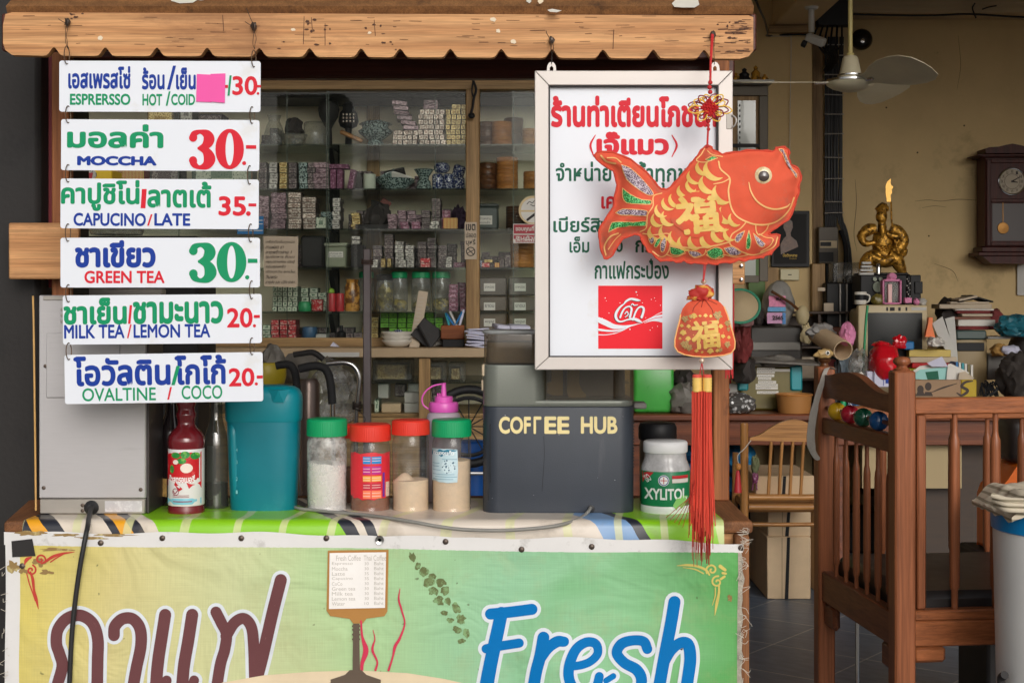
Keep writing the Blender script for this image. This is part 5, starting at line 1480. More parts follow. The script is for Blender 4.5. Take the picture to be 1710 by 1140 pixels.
# teal jug
D2 = 3.18
jug = thing('teal_jug','frosted teal plastic water jug with a spouted lid','jug',P(441,860,D2))
def sq(mb,pxc,D,prof,p=3.2,seg=64,sy=.62):
    pr = sorted([(Z(y,D),r*U(D)) for r,y in prof]); c = P(pxc,HZ,D)
    vs = []; fs = []
    for z, r in pr:
        for k in range(seg):
            a = 2 * pi * k / seg
            ca, sa = cos(a), sin(a)
            vs.append((c.x+r*math.copysign(abs(ca) ** (2/p),ca),c.y+sy*r*math.copysign(abs(sa) ** (2/p),sa),z))
    n = len(pr)
    for i in range(n-1):
        for k in range(seg): fs.append([i*seg+k,i*seg+(k+1) % seg,(i+1)*seg+(k+1) % seg,(i+1)*seg+k])
    fs.append(list(range(seg))[::-1]); fs.append([(n-1)*seg+k for k in range(seg)])
    return mb.add(vs,fs)
b = MB(); sq(b,441,D2,[(46,861),(51,858),(54,850),(57,790),(59.5,730),(60.5,700)]); b.build('body',m_tealbody,jug,60)
b = MB(); sq(b,441,D2,[(61.5,702),(63,698),(63.5,668),(62.5,658),(58,650),(50,645),(30,642.5)]); lid = b.build('lid',m_teal,jug,60)
b = MB(); c = P(462,668,D2-.047)
b.add([P(446,650,D2-.046),P(484,650,D2-.046),P(474,672,D2-.0535),P(456,672,D2-.0535),P(465,652,D2-.060)],[[0,3,4],[3,2,4],[2,1,4],[0,4,1]]); b.build('spout',m_teal,lid,0)
b = MB(); ptube(b,[(392,704,D2-.02),(390,716,D2-.034),(391,740,D2-.036),(394,800,D2-.032),(397,838,D2-.025),(402,850,D2-.01)],7.5,12,6); b.build('handle',m_teal,jug)
b = MB()
jf = lambda x, z: D2 + CY - .045
for k, y in enumerate((748,768,796,818)): L_(b,'%d' % (4-k),(394,y,397,y+6),D2-.045,.0,None,.001)
b.build('measure_marks',mat('mark_print',rgb(110,180,186),.5),jug,0)

# powder jars
def jar(kind_label,pxc,D,hw,ytop,ylid,ybase,lidm,lvl,powm,gm,name='powder_jar',hill=0,group=None):
    t = thing(name,kind_label,'jar',P(pxc,ybase,D),group)
    b = MB(); plathe(b,pxc,D,[(hw-4,ybase),(hw-1,ybase-2),(hw,ybase-6),(hw-.3,ybase-11),(hw-1.4,ybase-12.5),(hw-1.4,ybase-15),(hw-.4,ybase-17),(hw,ylid+22),(hw-.4,ylid+12),(hw-2.5,ylid+5),(hw-4,ylid+1)],40); b.build('glass',gm,t,60)
    b = MB(); ribbed(b,pxc,D,[(hw-3,ylid+2),(hw+.6,ylid+1.5),(hw+.8,ylid-1),(hw+.6,ytop+3),(hw-1.5,ytop+.6),(hw-5,ytop)]); l = b.build('lid',lidm,t,30)
    b = MB()
    r = (hw-1.6) * U(D); c = P(pxc,ybase,D); vs = []; fs = []
    zb, zt_ = Z(ybase-2,D), Z(lvl,D)
    seg = 40; rings = 6
    vs.append((c.x,c.y,zb))
    for k in range(seg):
        a = 2 * pi * k / seg; vs.append((c.x+r*.9*cos(a),c.y+r*.9*sin(a),zb))
    for k in range(seg):
        a = 2 * pi * k / seg; vs.append((c.x+r*cos(a),c.y+r*sin(a),zb+.006))
    def zh(x,y): return zt_ + hill * (x/r) * .5 + .002 * noise.noise(Vector((x*60,y*60,pxc)))
    for q in range(rings):
        rr = r * (1-q/rings)
        for k in range(seg):
            a = 2 * pi * k / seg; x, y = rr * cos(a), rr * sin(a); vs.append((c.x+x,c.y+y,zh(x,y)))
    vs.append((c.x,c.y,zh(0,0)))
    for k in range(seg): fs.append([0,1+(k+1) % seg,1+k])
    for q in range(rings+1):
        o1 = 1 + q * seg; o2 = o1 + seg
        for k in range(seg): fs.append([o1+k,o1+(k+1) % seg,o2+(k+1) % seg,o2+k])
    o1 = 1 + (rings+1) * seg
    for k in range(seg): fs.append([o1+k,o1+(k+1) % seg,len(vs)-1])
    b.add(vs,fs); b.build('powder',powm,t,60)
    return t
D3 = 3.165
gj = 'powder jars on the counter'
jar('green lidded glass jar half full of white powder beside the teal jug',546,D3,33,698,725,856,m_lidg,772,m_powder,m_glassdusty,group=gj,hill=-.006)
cj = jar('short jar of brown coffee with a torn red label and a red lid',618.5,D3+.005,33.5,707,733,857,m_lidr,800,m_coffee,m_glassjar,'coffee_jar',group=gj)
j3 = jar('red lidded glass jar with a little beige creamer, no label',686,D3,31,700,723,856,m_lidr,800,m_creamer,m_glassjar,group=gj,hill=.002)
# heap sloping inside the third jar
b = MB(); c = P(676,802,D3); lathe(b,(c.x,c.y,c.z-.004),[(.028,0),(.02,.008),(.008,.019),(.002,.021),(0,.021)],24); b.build('powder_heap',m_creamer,j3,60)
j4 = jar('green lidded glass jar of beige creamer with a pale blue label',754,D3,32.5,699,726,858,m_lidg,768,m_creamer,m_glassjar,group=gj,hill=.004)
cf = cylf(618.5,D3+.005,33.5)
tl_ = [(587,754),(595,752),(604,755),(615,753),(628,752),(640,755),(651,753),(651,800),(650,824),(644,829),(636,827),(628,831),(618,829),(608,831),(600,827),(594,829),(587,824),(586,790)]
lb = colour_part(cj,'label',mat('torn_red_label',rgb(222,44,56),.5,dirt=(rgb(250,150,150),140,.64,.9)),[tl_],D3,cf,.0006,5)
for nm, c_, y0_, y1_ in (('blue',rgb(40,140,206),759,771),('magenta',rgb(190,40,140),775,788),('yellow',rgb(240,176,70),791,800),('crimson',rgb(190,30,60),803,813),('orange',rgb(246,130,90),815,828)):
    colour_part(lb,'printed_table',mat('print_'+nm,c_,.5),[lr(609,y0_,622,y1_),lr(623.5,y0_,639,y1_)],D3,cf,.0011,5)
colour_part(lb,'printed_strip',mat('print_violet',rgb(110,50,150),.5),[lr(641,786,644,826)],D3,cf,.0011,5)
b = MB(); decal(b,lr(645.5,802,650.5,826),D3,cf,None,.0010); b.build('printed_bar',mat('print_pale',rgb(226,200,180),.5,var=.3,vs=300,stretch=(.05,1,1)),lb,80)
b = MB()
for x0_, x1_ in ((609,622),(623.5,639)):
    for y in (762,766,779,784,794,798,806,810,819,824): stroke(b,[(x0_+1,y),(x1_-1.5,y)],.9,D3,cf,3,.0014)
b.build('lettering',mat('print_line',rgb(250,210,200),.5),lb,0)
cf4 = cylf(754,D3,32.5)
lb = colour_part(j4,'label',mat('pale_blue_label',rgb(196,220,228),.5,var=.06,vs=40),[[(722,747),(735,746),(750,746),(765,747),(766,780),(765,801),(750,802),(735,801),(722,800)]],D3,cf4,.0006,5)
colour_part(lb,'printed_band',mat('teal_band',rgb(30,120,150),.5),[[(722,748),(735,747),(750,747),(765,748),(752,756),(738,759),(722,758)]],D3,cf4,.0010,5)
b = MB()
pl = circ(750.5,775,12,20)
decal(b,pl,D3,cf4,None,.0010); b.build('printed_photo',patterned('blue_crystal_print',rgb(40,90,120),rgb(206,226,232),190,'voronoi',.34,.5,0),lb,80)
b = MB(); L_(b,'กรองแก้ว',(724,748.5,760,756),D3,.03,cf4,.0014); b.build('lettering',mat('label_white_text',rgb(240,245,246),.5),lb,0)
b = MB()
for y, x0_, x1_ in ((763,740,764),(770,724,735),(775,724,734),(781,724,737),(788,724,760),(792,728,764),(796,724,758)): stroke(b,[(x0_,y),((x0_+x1_)/2,y),(x1_,y)],.9,D3,cf4,3,.0012)
b.build('lettering',mat('label_blue_text',rgb(110,160,180),.5),lb,0)
# a red lid of another jar behind
bj = jar('red lidded jar hidden behind the gap between the green and red lidded jars',596,3.29,27,708,728,838,m_lidr,780,m_coffee,m_glassjar)
# pink squeeze bottle
D4 = 3.29
sq_ = thing('squeeze_bottle','pink capped squeeze bottle with a looped stopper behind the creamer jar','squeeze bottle',P(741,838,D4))
b = MB(); plathe(b,741,D4,[(27,836),(29,833),(29,700),(28,694),(26,690),(22,687)],32); b.build('body',m_frost,sq_,60)
b = MB(); ribbed(b,741,D4,[(24,687),(24.5,686),(24.5,673),(23,671)],.4,40); plathe(b,741,D4,[(15,671),(15,662),(14,661.5),(5,661),(4.4,652),(3.4,642),(3.8,641.5),(3.8,639.5),(0,639.5)],24); plathe(b,731,D4-.012,[(1.4,662),(1.4,656.5),(0,656)],10); plathe(b,734.5,D4-.012,[(1.4,662),(1.4,656.5),(0,656)],10); cp = b.build('cap',m_magenta,sq_,40)
b = MB(); ptube(b,[(745,640.5,D4),(738,641,D4),(724,644,D4),(712,652,D4),(705,664,D4),(707,676,D4),(718,684,D4)],1.4,8,6); b.build('stopper_loop',m_magenta,cp)

# coffee machine
D5 = 3.105
cm = thing('coffee_machine','dark slate coffee machine with cream COFFEE HUB lettering, partly behind the shop sign','coffee machine',P(933,858,D5))
y0 = D5 + CY
def hull(mb,pxa,pxb,ya,yb,D,dep,r,seg=8,taper=0):
    xa, xb = X(pxa,D), X(pxb,D); za, zb = Z(yb,D), Z(ya,D)
    pl = []
    for cx, cy_, a0 in ((xb-r,D+CY+dep-r,0),(xa+r,D+CY+dep-r,pi/2),(xa+r,D+CY+r,pi),(xb-r,D+CY+r,1.5*pi)):
        for k in range(seg+1):
            a = a0 + pi / 2 * k / seg; pl.append((cx+r*cos(a),cy_+r*sin(a)))
    n = len(pl); mx_ = (xa+xb) / 2; my = D + CY + dep / 2
    lv = [(za,.985),(za+.003,.997),(za+.006,1),(zb-.004,1),(zb-.001,.995),(zb,.985)]
    vs = [(mx_+(x-mx_)*s_,my+(y-my)*s_,z) for z,s_ in lv for x,y in pl]
    fs = [[i*n+k,i*n+(k+1) % n,(i+1)*n+(k+1) % n,(i+1)*n+k] for i in range(len(lv)-1) for k in range(n)]
    fs += [list(range(n))[::-1],[(len(lv)-1)*n+k for k in range(n)]]
    return mb.add(vs,fs)
b = MB(); hull(b,806,1060,679,858,D5,.19,.034); lower = b.build('lower_housing',m_machine,cm,40)
b = MB(); hull(b,806,914,609,678.5,D5,.19,.034); b.build('upper_housing',m_machg,cm,40)
b = MB(); hull(b,807,1059,668,678.8,D5+.001,.188,.034); b.build('collar',m_machg,cm,40)
b = MB(); box(b,X(913.5,D5),X(1050,D5),y0+.10,y0+.185,Z(669,D5),Z(560,D5),.004); b.build('back_housing',mat('brown_grey_plastic',rgb(112,102,98),.4),cm)
b = MB(); pbox(b,912,612,1024,668,D5+.004,.002,0); b.build('window',m_smoke,cm,0)
b = MB(); plathe(b,1041,D5+.03,[(17,668),(17,560)],24); b.build('tank',m_smoke,cm,60)
b = MB(); box(b,X(914,D5),X(1056,D5),y0+.004,y0+.185,Z(609,D5),Z(596,D5),.003); b.build('top_plate',m_machg,cm)
b = MB(); hull(b,808,960,557,608.6,D5+.002,.17,.03); b.build('bean_hopper',m_smoke,cm,40)
b = MB(); hull(b,812,956,572,606,D5+.008,.155,.026); b.build('coffee_grounds',mat('stale_grounds',rgb(104,84,52),.8,var=.3,vs=30),cm,40)
b = MB(); hull(b,805,963,552,557.5,D5,.175,.032); b.build('hopper_lid',mat('lid_grey',rgb(150,152,152),.3),cm,40)
for k, (x,yt_,yb_,w_) in enumerate(((954,612,660,14),(940,612,656,10))):
    pass
b = MB()
pl = [(921,612),(940,612),(940,660),(925,660),(914,656),(914,640),(921,638)]
prism(b,pl,D5+.055,.03)
pl = [(948,612),(968,612),(967,640),(972,652),(979,659),(978,664),(950,664),(947,655)]
prism(b,pl,D5+.05,.03); b.build('brew_spout',mat('amber_plastic',rgb(170,142,70),.4,var=.15),cm)
b = MB()
for k in range(15): pbox(b,806.6,702+k*5.2,812,704+k*5.2,D5+.025,.003,0)
for k in range(16): pbox(b,1055,700+k*5.2,1059.6,702+k*5.2,D5+.025,.003,0)
b.build('vent',m_black,lower,0)
mf = lambda x, z: y0
b = MB(); L_(b,'COF',(833,695,886.5,724),D5,.035,mf); L_(b,'Γ',(891,695,904,724),D5,.035,mf); L_(b,'EE',(909,695,951,724),D5,.035,mf); L_(b,'HUB',(970,695,1031,724),D5,.035,mf)
b.build('lettering',m_creamtxt,lower,0)
b = MB(); stroke(b,[(819,708),(819,805)],1,D5,mf,2,.0004); stroke(b,[(908,728),(909,760),(905,820)],.6,D5,mf,3,.0004); stroke(b,[(816,815),(816,835)],1,D5,mf,2,.0004)
b.build('scratch',m_black,lower,0)
b = MB()
for k in range(9): decal(b,circ(R.uniform(820,1045),R.uniform(690,845),R.uniform(.4,.8),6),D5,mf)
b.build('paint_speck',mat('pale_speck',rgb(180,184,188),.6),lower,0)
b = MB(); pbox(b,804.5,608,813,628,D5+.02,.02,.002); pbox(b,804,634,808,652,D5+.03,.02,.001); b.build('latch',mat('tan_latch',rgb(196,178,150),.5),cm)
b = MB(); lathe(b,P(987,849,D5),[(.008,0),(.008,.003),(.005,.004)],16,M=Rx); b.build('cord_grommet',m_rubber,cm)
b = MB(); pbox(b,1058,672,1080,683,D5+.06,.05,.003); b.build('side_bracket',m_grey,cm)
# grey cord
b = MB(); ptube(b,[(986,848,D5-.004),(983,853,D5-.02),(976,860,D5-.04),(962,868,3.015),(930,877,2.972),(890,882,2.967),(840,885,2.966),(780,884,2.967),(735,879,2.968),(690,871,2.974),(650,864.5,3.0),(610,859.2,3.05),(560,855,3.09),(520,851,3.125),(500,848.6,3.145),(480,843,3.2)],2.9,10,8)
b.thing('power_cord',mat('grey_cable',rgb(140,138,132),.5,var=.1),'grey power cord looping from the coffee machine across the front of the cloth','cord')

# chewing gum jar
D6 = 3.14
xj = thing('gum_jar','white lidded gum jar with a green XYLITOL label','jar',P(1111,859,D6))
b = MB(); plathe(b,1111,D6,[(35,859),(39,856),(41,850),(41,782),(40,777),(37.5,771),(35.5,766),(34.5,760),(34.5,752)],44); b.build('body',mat('cloudy_jar',rgb(186,184,184),.25,var=.25,vs=34,coat=.4),xj,60)
b = MB(); plathe(b,1111,D6,[(36,754),(37,752.5),(37,739),(36,736.5),(34,735),(0,734.5)],44); b.build('lid',mat('white_lid',rgb(232,232,232),.35),xj,40)
xf = cylf(1111,D6,41.2)
b = MB(); plathe(b,1111,D6,[(41.1,840),(41.3,839.5),(41.3,783.5),(41.1,783)],44); lab = b.build('label',mat('jar_green',rgb(16,124,78),.35,var=.1,vs=20),xj,70)
b = MB(); plathe(b,1111,D6,[(40.8,853),(41.3,849),(41.3,840.6),(41.1,840.2)],44); b.build('label_border',mat('label_border_white',rgb(228,232,228),.4),xj,70)
b = MB(); L_(b,'XYLITOL',(1074,810,1144,829),D6,.03,xf,.0012); L_(b,'ISO',(1074,788,1083,800),D6,.02,xf,.0016,0,-38)
for y in (842,845): stroke(b,[(1076,y+1.5),(1095,y+3),(1113,y+3)],1,D6,xf,3,.0008)
stroke(b,[(1108,822),(1108,816)],3,D6,xf,2,.001)
b.build('lettering',mat('label_silver',rgb(232,236,232),.4),lab,0)
colour_part(lab,'printed_corner',mat('corner_red',rgb(196,40,50),.4),[[(1071,784),(1080,784),(1088,784),(1080,794),(1072,802)]],D6,xf,.0009,4)
colour_part(lab,'printed_emblem',mat('emblem_white',rgb(236,238,238),.4),[circ(1104,797,9,20)],D6,xf,.0009,4)
b = MB(); stroke(b,circ(1104,797,7.4,16)+[(1111.4,797)],1.4,D6,xf,2,.0013); b.build('printed_emblem',mat('emblem_blue',rgb(40,70,140),.4),lab,0)
b = MB(); stroke(b,[(1104,792),(1104,802)],1.2,D6,xf,2,.0014); stroke(b,[(1099,797),(1109,797)],1.2,D6,xf,2,.0014); decal(b,lr(1118,789,1146,794),D6,xf,5,.0012); b.build('printed_emblem',mat('emblem_red',rgb(196,40,50),.4),lab,0)
colour_part(lab,'printed_panel',mat('panel_pale',rgb(222,214,208),.4),[lr(1118,794.5,1146,801)],D6,xf,.0012,5)
colour_part(lab,'printed_gum',mat('gum_green',rgb(140,200,110),.4),[[(1119,838),(1126,826),(1136,822),(1146,824),(1140,838),(1134,844),(1130,838),(1125,846)]],D6,xf,.0010,4)
b = MB(); decal(b,circ(1111,735,26,20,1.2),D6-.0,None); 
# dark lidded jar behind
dj = thing('dark_lidded_jar','black lidded jar of brown powder behind the XYLITOL jar','jar',P(1098,840,3.27))
b = MB(); plathe(b,1098,3.27,[(28,838),(30,834),(30,740),(28,730)],32); b.build('body',mat('brown_jar',rgb(112,96,82),.3,var=.2),dj,60)
b = MB(); plathe(b,1098,3.27,[(31,733),(32,731),(32,712),(29,706),(20,704),(0,703.5)],32); b.build('lid',m_black,dj,40)
# ------------------------------------------------------------------ glass display cabinet at the back
CD = 6.65                       # distance of the shelf fronts
SH = {k: Z(k,CD) for k in (241,315,382,446.5,520,575)}
yg = 6.58 + CY                  # glass plane
cabt = thing('display_cabinet','tall wooden display cabinet with sliding glass doors full of packets and jars','cabinet',(X(520,6.8),6.9+CY,0))
cx0, cx1 = X(60,6.6), X(1046,6.5)
b = MB(); box(b,cx0,cx1,7.02+CY,7.06+CY,.1,Z(128,6.6)-.002); b.build('back_panel',mat('cabinet_back',rgb(246,234,206),.8,var=.05,vs=3),cabt,0)
b = MB(); box(b,cx0,cx1,6.56+CY,7.01+CY,Z(150,6.6),Z(122,6.6),.004); box(b,cx0,cx1,6.55+CY,6.62+CY,Z(152,6.6),Z(139,6.6),.003); b.build('top_rail',m_cabx,cabt)
b = MB(); box(b,cx0,cx1,6.70+CY,7.015+CY,Z(163,6.7),Z(152,6.7)); b.build('inner_lintel',m_dark,cabt)
# counter ledge and base board
b = MB(); box(b,cx0,cx1,6.28+CY,7.01+CY,Z(597,6.28),Z(581,6.28),.004); b.build('ledge',mat('ledge_laminate',rgb(176,152,120),.4,var=.08),cabt)
b = MB(); box(b,cx0,cx1,6.5+CY,6.54+CY,Z(581,6.28)+.0005,Z(564,6.5),.002); b.build('sill',m_cabx,cabt)
for a_, c_ in ((778,801),(505,507)):
    if a_ == 778:
        b = MB(); box(b,X(a_,6.55),X(c_,6.55),6.54+CY,6.6+CY,Z(581,6.28)+.001,Z(152,6.6),.004); b.build('stile',m_cab,cabt)
b = MB(); box(b,X(613,7.0),X(634,7.0),6.985+CY,7.018+CY,Z(575,CD),Z(163,6.7),.003); b.build('stile',m_cab,cabt)
b = MB(); box(b,X(553,6.95),X(566,6.95),6.96+CY,6.985+CY,Z(570,6.9),Z(240,6.9),.003)
b.build('bracket_column',m_black,cabt)
b = MB()
for k in (241,315,382,446.5,520):
    z = SH[k] - .012
    xa = X(559,6.9)
    b.add([(xa-.012,6.93+CY,z),(xa+.012,6.93+CY,z),(xa+.012,6.72+CY,z),(xa-.012,6.72+CY,z),(xa-.012,6.93+CY,z-.14),(xa+.012,6.93+CY,z-.14)],[[0,3,2,1],[3,4,5,2],[0,4,3],[1,2,5],[0,1,5,4]])
b.build('shelf_bracket',m_black,cabt,0)
for k in (241,315,382,446.5,520):
    b = MB(); box(b,cx0,cx1,6.63+CY,7.0+CY,SH[k]-.008,SH[k]-.0005); b.build('shelf',m_glassshelf,cabt,0)
b = MB(); box(b,cx0,cx1,6.56+CY,7.0+CY,SH[575]-.012,SH[575]-.001); b.build('shelf',m_cabx,cabt,0)
# sliding panes with polished edges
for a_, c_, dy in ((60,300,0),(285,549,.012),(546,777,0),(802,905,.012),(855,1044,0)):
    b = MB(); box(b,X(a_,6.6),X(c_,6.6),yg+dy,yg+dy+.004,Z(581,6.28)+.004,Z(152,6.6)-.002); b.build('glass_pane',m_glasscab,cabt,0)
m_edge = mat('glass_edge',rgb(90,104,92),.2)
for a_, dy in ((300,0),(549,.012),(546,0),(857,0),(480,0),(727,.0)):
    b = MB(); box(b,X(a_,6.6),X(a_,6.6)+.0022,yg+dy-.002,yg+dy+.004,Z(578,6.5),Z(152,6.6)-.004); b.build('pane_edge',m_edge,cabt,0)
# lower counter case
b = MB(); box(b,X(700,6.33),X(719,6.33),6.3+CY,6.35+CY,0,Z(597,6.28)-.001,.003); b.build('stile',m_cab,cabt)
b = MB(); box(b,cx0,cx1,6.36+CY,6.95+CY,Z(637,6.4)-.006,Z(637,6.4)); b.build('shelf',m_glassshelf,cabt,0)
b = MB(); box(b,cx0,cx1,6.36+CY,6.95+CY,Z(689,6.4)-.012,Z(689,6.4)); b.build('shelf',m_cabx,cabt,0)
b = MB(); box(b,cx0,cx1,6.33+CY,6.335+CY,Z(689,6.4),Z(597,6.28)-.002); b.build('glass_pane',m_glasscab,cabt,0)
b = MB(); box(b,cx0,cx1,6.30+CY,6.36+CY,.0,Z(689,6.4)-.013,.003); b.build('base_panel',m_cabx,cabt)
# black hanging cord on the stile
b = MB(); ptube(b,[(790,134,6.5),(795,150,6.5),(791,165,6.5),(789,180,6.5),(786,192,6.5)],2.2,8,5); pblob(b,782,188,793,198,6.5,.02,.2,3); ptube(b,[(790,136,6.5),(788,152,6.5),(791,165,6.5)],1.4,8,5)
b.thing('hanging_cord',m_black,'black cord with a plug hanging down the cabinet stile','cord')
# sticker on stile
ns = thing('smoking_sign','narrow white vertical no smoking sign in Thai on the cabinet stile','sign',P(786,431,6.53),None)
b = MB(); pbox(b,776,371,796,433,6.535,.002,0); b.build('panel',m_oldpaper,ns,0)
b = MB(); L_(b,'เขต',(778,374,794,385),6.535,.03); L_(b,'ปลอด',(778,388,795,397),6.535,.02); L_(b,'บุหรี่',(778,399,794,411),6.535,.02)
stroke(b,circ(786,420,7,16)+[(793,420)],1.6,6.535,None,2); stroke(b,[(781,415),(791,425)],1.5,6.535,None,2); stroke(b,[(780,423),(792,417)],1.2,6.535,None,2)
b.build('lettering',m_ink,ns,0)
# round no smoking sticker and two red labels on the right pane
GD = 6.565
rs = thing('smoking_sticker','round cream and white no smoking sticker on the right cabinet glass','sticker',P(889,375,GD))
b = MB(); decal(b,circ(890,351,24,36),GD); b.build('ring',mat('sticker_cream',rgb(214,190,142),.5),rs,0)
b = MB(); decal(b,[(890+20*cos(a),351+20*sin(a)) for a in [pi+pi*k/16 for k in range(17)]],GD,None,None,.002); decal(b,[(890+20*cos(a),354+18*sin(a)) for a in [pi*k/16 for k in range(17)]],GD,None,None,.002); b.build('face',m_whitebox if 0 else m_paper,rs,0)
b = MB(); stroke(b,[(881,367),(894,357)],4,GD,None,2,.004); stroke(b,[(880,341),(884,337),(889,339),(893,335),(897,340),(892,344),(886,342)],1.2,GD,None,4,.004); b.build('drawing',m_ink,rs,0)
for k, (lb_,t1,t2,y0_,y1_) in enumerate((('upper red label with white Thai writing on the right cabinet glass','ขอบคุณที่ไม่สูบ',None,374,391),('lower red and white label below the upper red label on the cabinet glass','สินค้ามีไว้','ไม่รับเปลี่ยน',391.6,406))):
    t = thing('red_label',lb_,'label',P(880,y1_,GD),'red labels on the cabinet glass')
    b = MB(); decal(b,rect(857,y0_,912,y1_),GD); b.build('border',m_paper,t,0)
    b = MB(); decal(b,rect(858,y0_+1,911,y1_-1) if not k else rect(858,y0_+1,911,y0_+7.5),GD,None,None,.002); b.build('field',mat('label_crimson',rgb(164,30,46),.5),t,0)
    b = MB(); L_(b,t1,(861,y0_+3-k,909,y1_-3 if not k else y0_+7.5),GD,.02,None,.004); b.build('lettering',m_paper,t,0)
    if t2:
        b = MB(); L_(b,t2,(860,y0_+8,909,y1_-1.5),GD,.02,None,.004); b.build('lettering',bpy.data.materials['label_crimson'],t,0)
# handwritten notice, blue sticker
nt_ = thing('handwritten_notice','brown handwritten paper notice taped inside the left cabinet glass','notice',P(468,480,6.50))
b = MB(); b.add([P(440,394,6.50),P(498,395,6.502),P(497,476,6.50),P(494,480,6.497),P(441,478,6.50)],[[0,4,3,2,1]]); b.build('sheet',m_oldpaper,nt_,0)
b = MB()
lines_ = ['เครื่องดื่มเย็นทุกชนิด','กาแฟสด ชา','ลาดพร้าวสาย 1','ศูนย์อาหาร ชั้นบน','กรุณาถามก่อน เปิดตู้','ขอบคุณครับ','เปิดทุกวัน ยกเว้น','วันพระ','ขายส่ง และ ปลีก ราคา']
for k, s_ in enumerate(lines_): L_(b,s_,(444,401+k*8.3,444+min(48,3.3*len(s_)),407+k*8.3),6.497,.0,None,.001,.3)
b.build('handwriting',m_ink,nt_,0)
b = MB(); pbox(b,396,361,440,391,6.55,.003,0); t = b.thing('blue_sticker',m_cyan,'blue shop sticker on the left cabinet glass behind the menu signs','sticker',smooth=0)
b = MB(); 
for y in (368,374,385): stroke(b,[(398,y),(438,y)],1.6,6.548,None,2,.001)
o = b.build('lettering',mat('sticker_text',rgb(190,200,206),.5),t,0)

# ---- goods
def pack_mesh(w_,d_,h_,bev=.0015):
    b = MB(); box(b,-w_/2,w_/2,-d_/2,d_/2,0,h_,bev); return b
_pm = {}
def place(name,m,label,cat,group,loc,size,rot=(0,0,0),bev=.0015):
    key = (name,m.name,tuple(round(q,4) for q in size))
    if key in _pm:
        o = _pm[key].copy(); COL.objects.link(o)
    else:
        b = pack_mesh(*size,bev); o = b.build(name,m,None,0,(0,0,0)); _pm[key] = o
    o.location = loc; o.rotation_euler = rot
    tag(o,label,cat,group)
    return o
def grid(name,m,label,cat,pxa,nx,wpx,sh,ny,hpx,dep=.12,D=None,jit=1.0,skip=None,group=None,lean=0,base=0):
    """stack of equal packets on a shelf; pxa left edge in px, sizes in px at the shelf front"""
    D = D or CD + .02
    mm = m if isinstance(m,list) else [m]
    for j in range(ny):
        off = R.uniform(-1,1) * jit + lean * j
        for i in range(nx):
            if skip and (i,j) in skip: continue
            w_ = wpx * U(D) * .96; h_ = hpx * U(D) * .955
            x = X(pxa+(i+.5)*wpx+off,D)
            z = (SH[sh] if sh in SH else sh) + (base+j*hpx) * U(D) * .957 + j * .0004
            place(name,mm[R.randrange(len(mm))],label,cat,group,(x,D+CY+dep/2+R.uniform(-.004,.006),z),(round(w_,4),dep,round(h_,4)),(0,0,radians(R.uniform(-2,2))))
SB = 'soap_packet'
grid(SB,m_foil,'small silver wrapped packet in the low stack right of the celadon tureen, top shelf','packet',656,5,8.2,241,3,8.3,group='silver packets in the low stack on the top shelf',skip={(4,2)} if 0 else None)
grid(SB,m_foil,'small silver wrapped packet in the tall middle stack on the top shelf','packet',699,5,8.6,241,7,8.7,group='silver packets in the tall middle stack on the top shelf',jit=2.2)
grid('gift_packet',m_foilv,'dull violet packet lying on the tall middle stack of silver packets','packet',706,1,25,241,2,8,base=62,group='violet packets on top of the middle stack')
grid(SB,m_foilg,'small gold wrapped packet in the stack beside the cabinet stile, top shelf','packet',745,4,8.3,241,8,8.7,group='gold packets beside the cabinet stile',jit=.8,skip={(0,7)})
for k in range(6):
    z = SH[241] + 25.6 * U(CD) + k * 8.3 * U(CD)
    place('gift_packet',m_foilv,'flat violet packet in the leaning pile above the low silver stack','packet','violet packets in the leaning pile',(X(680-k*3.0+(4 if k < 2 else 0),CD+.02),CD+CY+.09,z),(.07,.12,.019),(0,radians(R.uniform(1,8)),radians(R.uniform(-6,6))))
# left of the top shelf: jars and bowls
def lt(name,m,label,cat,pxc,sh,prof,D=CD+.12,seg=28,group=None,rot=None):
    """lathe object on a shelf: prof (half width px, height px above the shelf)"""
    z0 = SH[sh] if sh in SH else sh
    b = MB(); lathe(b,(X(pxc,D),D+CY,z0+.0006),[(r*U(D),h*U(D)) for r,h in prof],seg)
    return b.thing(name,m,label,cat,group,50)
lt('celadon_tureen',m_celadon,'dark green patterned tureen with a domed lid on the top shelf','tureen',627,241,[(13,0),(14,6),(11,10),(16,13),(27,22),(29,26),(26,28),(22,31),(23,36),(28,37),(24,40),(12,44),(0,45)])
t = lt('oil_lamp',m_black,'black pierced metal lamp on a foot, top shelf left of the tureen','lamp',582,241,[(9,0),(6,4),(5,22),(6,30),(14,34),(17,42),(15,56),(10,62),(9,70),(5,74),(0,75)])
b = MB()
for k in range(12):
    c = P(573+(k % 4)*6,190+(k // 4)*7,CD+.12-.043); decal(b,[(573+(k % 4)*6+1.7*cos(a),191+(k // 4)*6+2*sin(a)) for a in [2*pi*q/7 for q in range(7)]],CD+.07)
o = b.build('piercing',m_foil,t,0)
b = MB(); D_ = CD + .16; lathe(b,(X(549,D_),D_+CY,SH[241]+.0005),[(r*U(D_),h*U(D_)) for r,h in [(8,0),(6,3),(5,32),(9,40),(16,52),(18,64),(15,76),(9,80),(0,81)]],24); b.thing('carved_urn',m_dark,'dark round-headed urn on a stem beside the black pierced lamp','urn')
b = MB(); obox(b,P(587,228,CD+.03)+Vector((0,0,0)),(.115,.02,.02),(0,radians(24),0),.005); b.thing('wooden_whisk',m_bamboo,'pale split wooden tool lying tilted in front of the pierced lamp','tool')
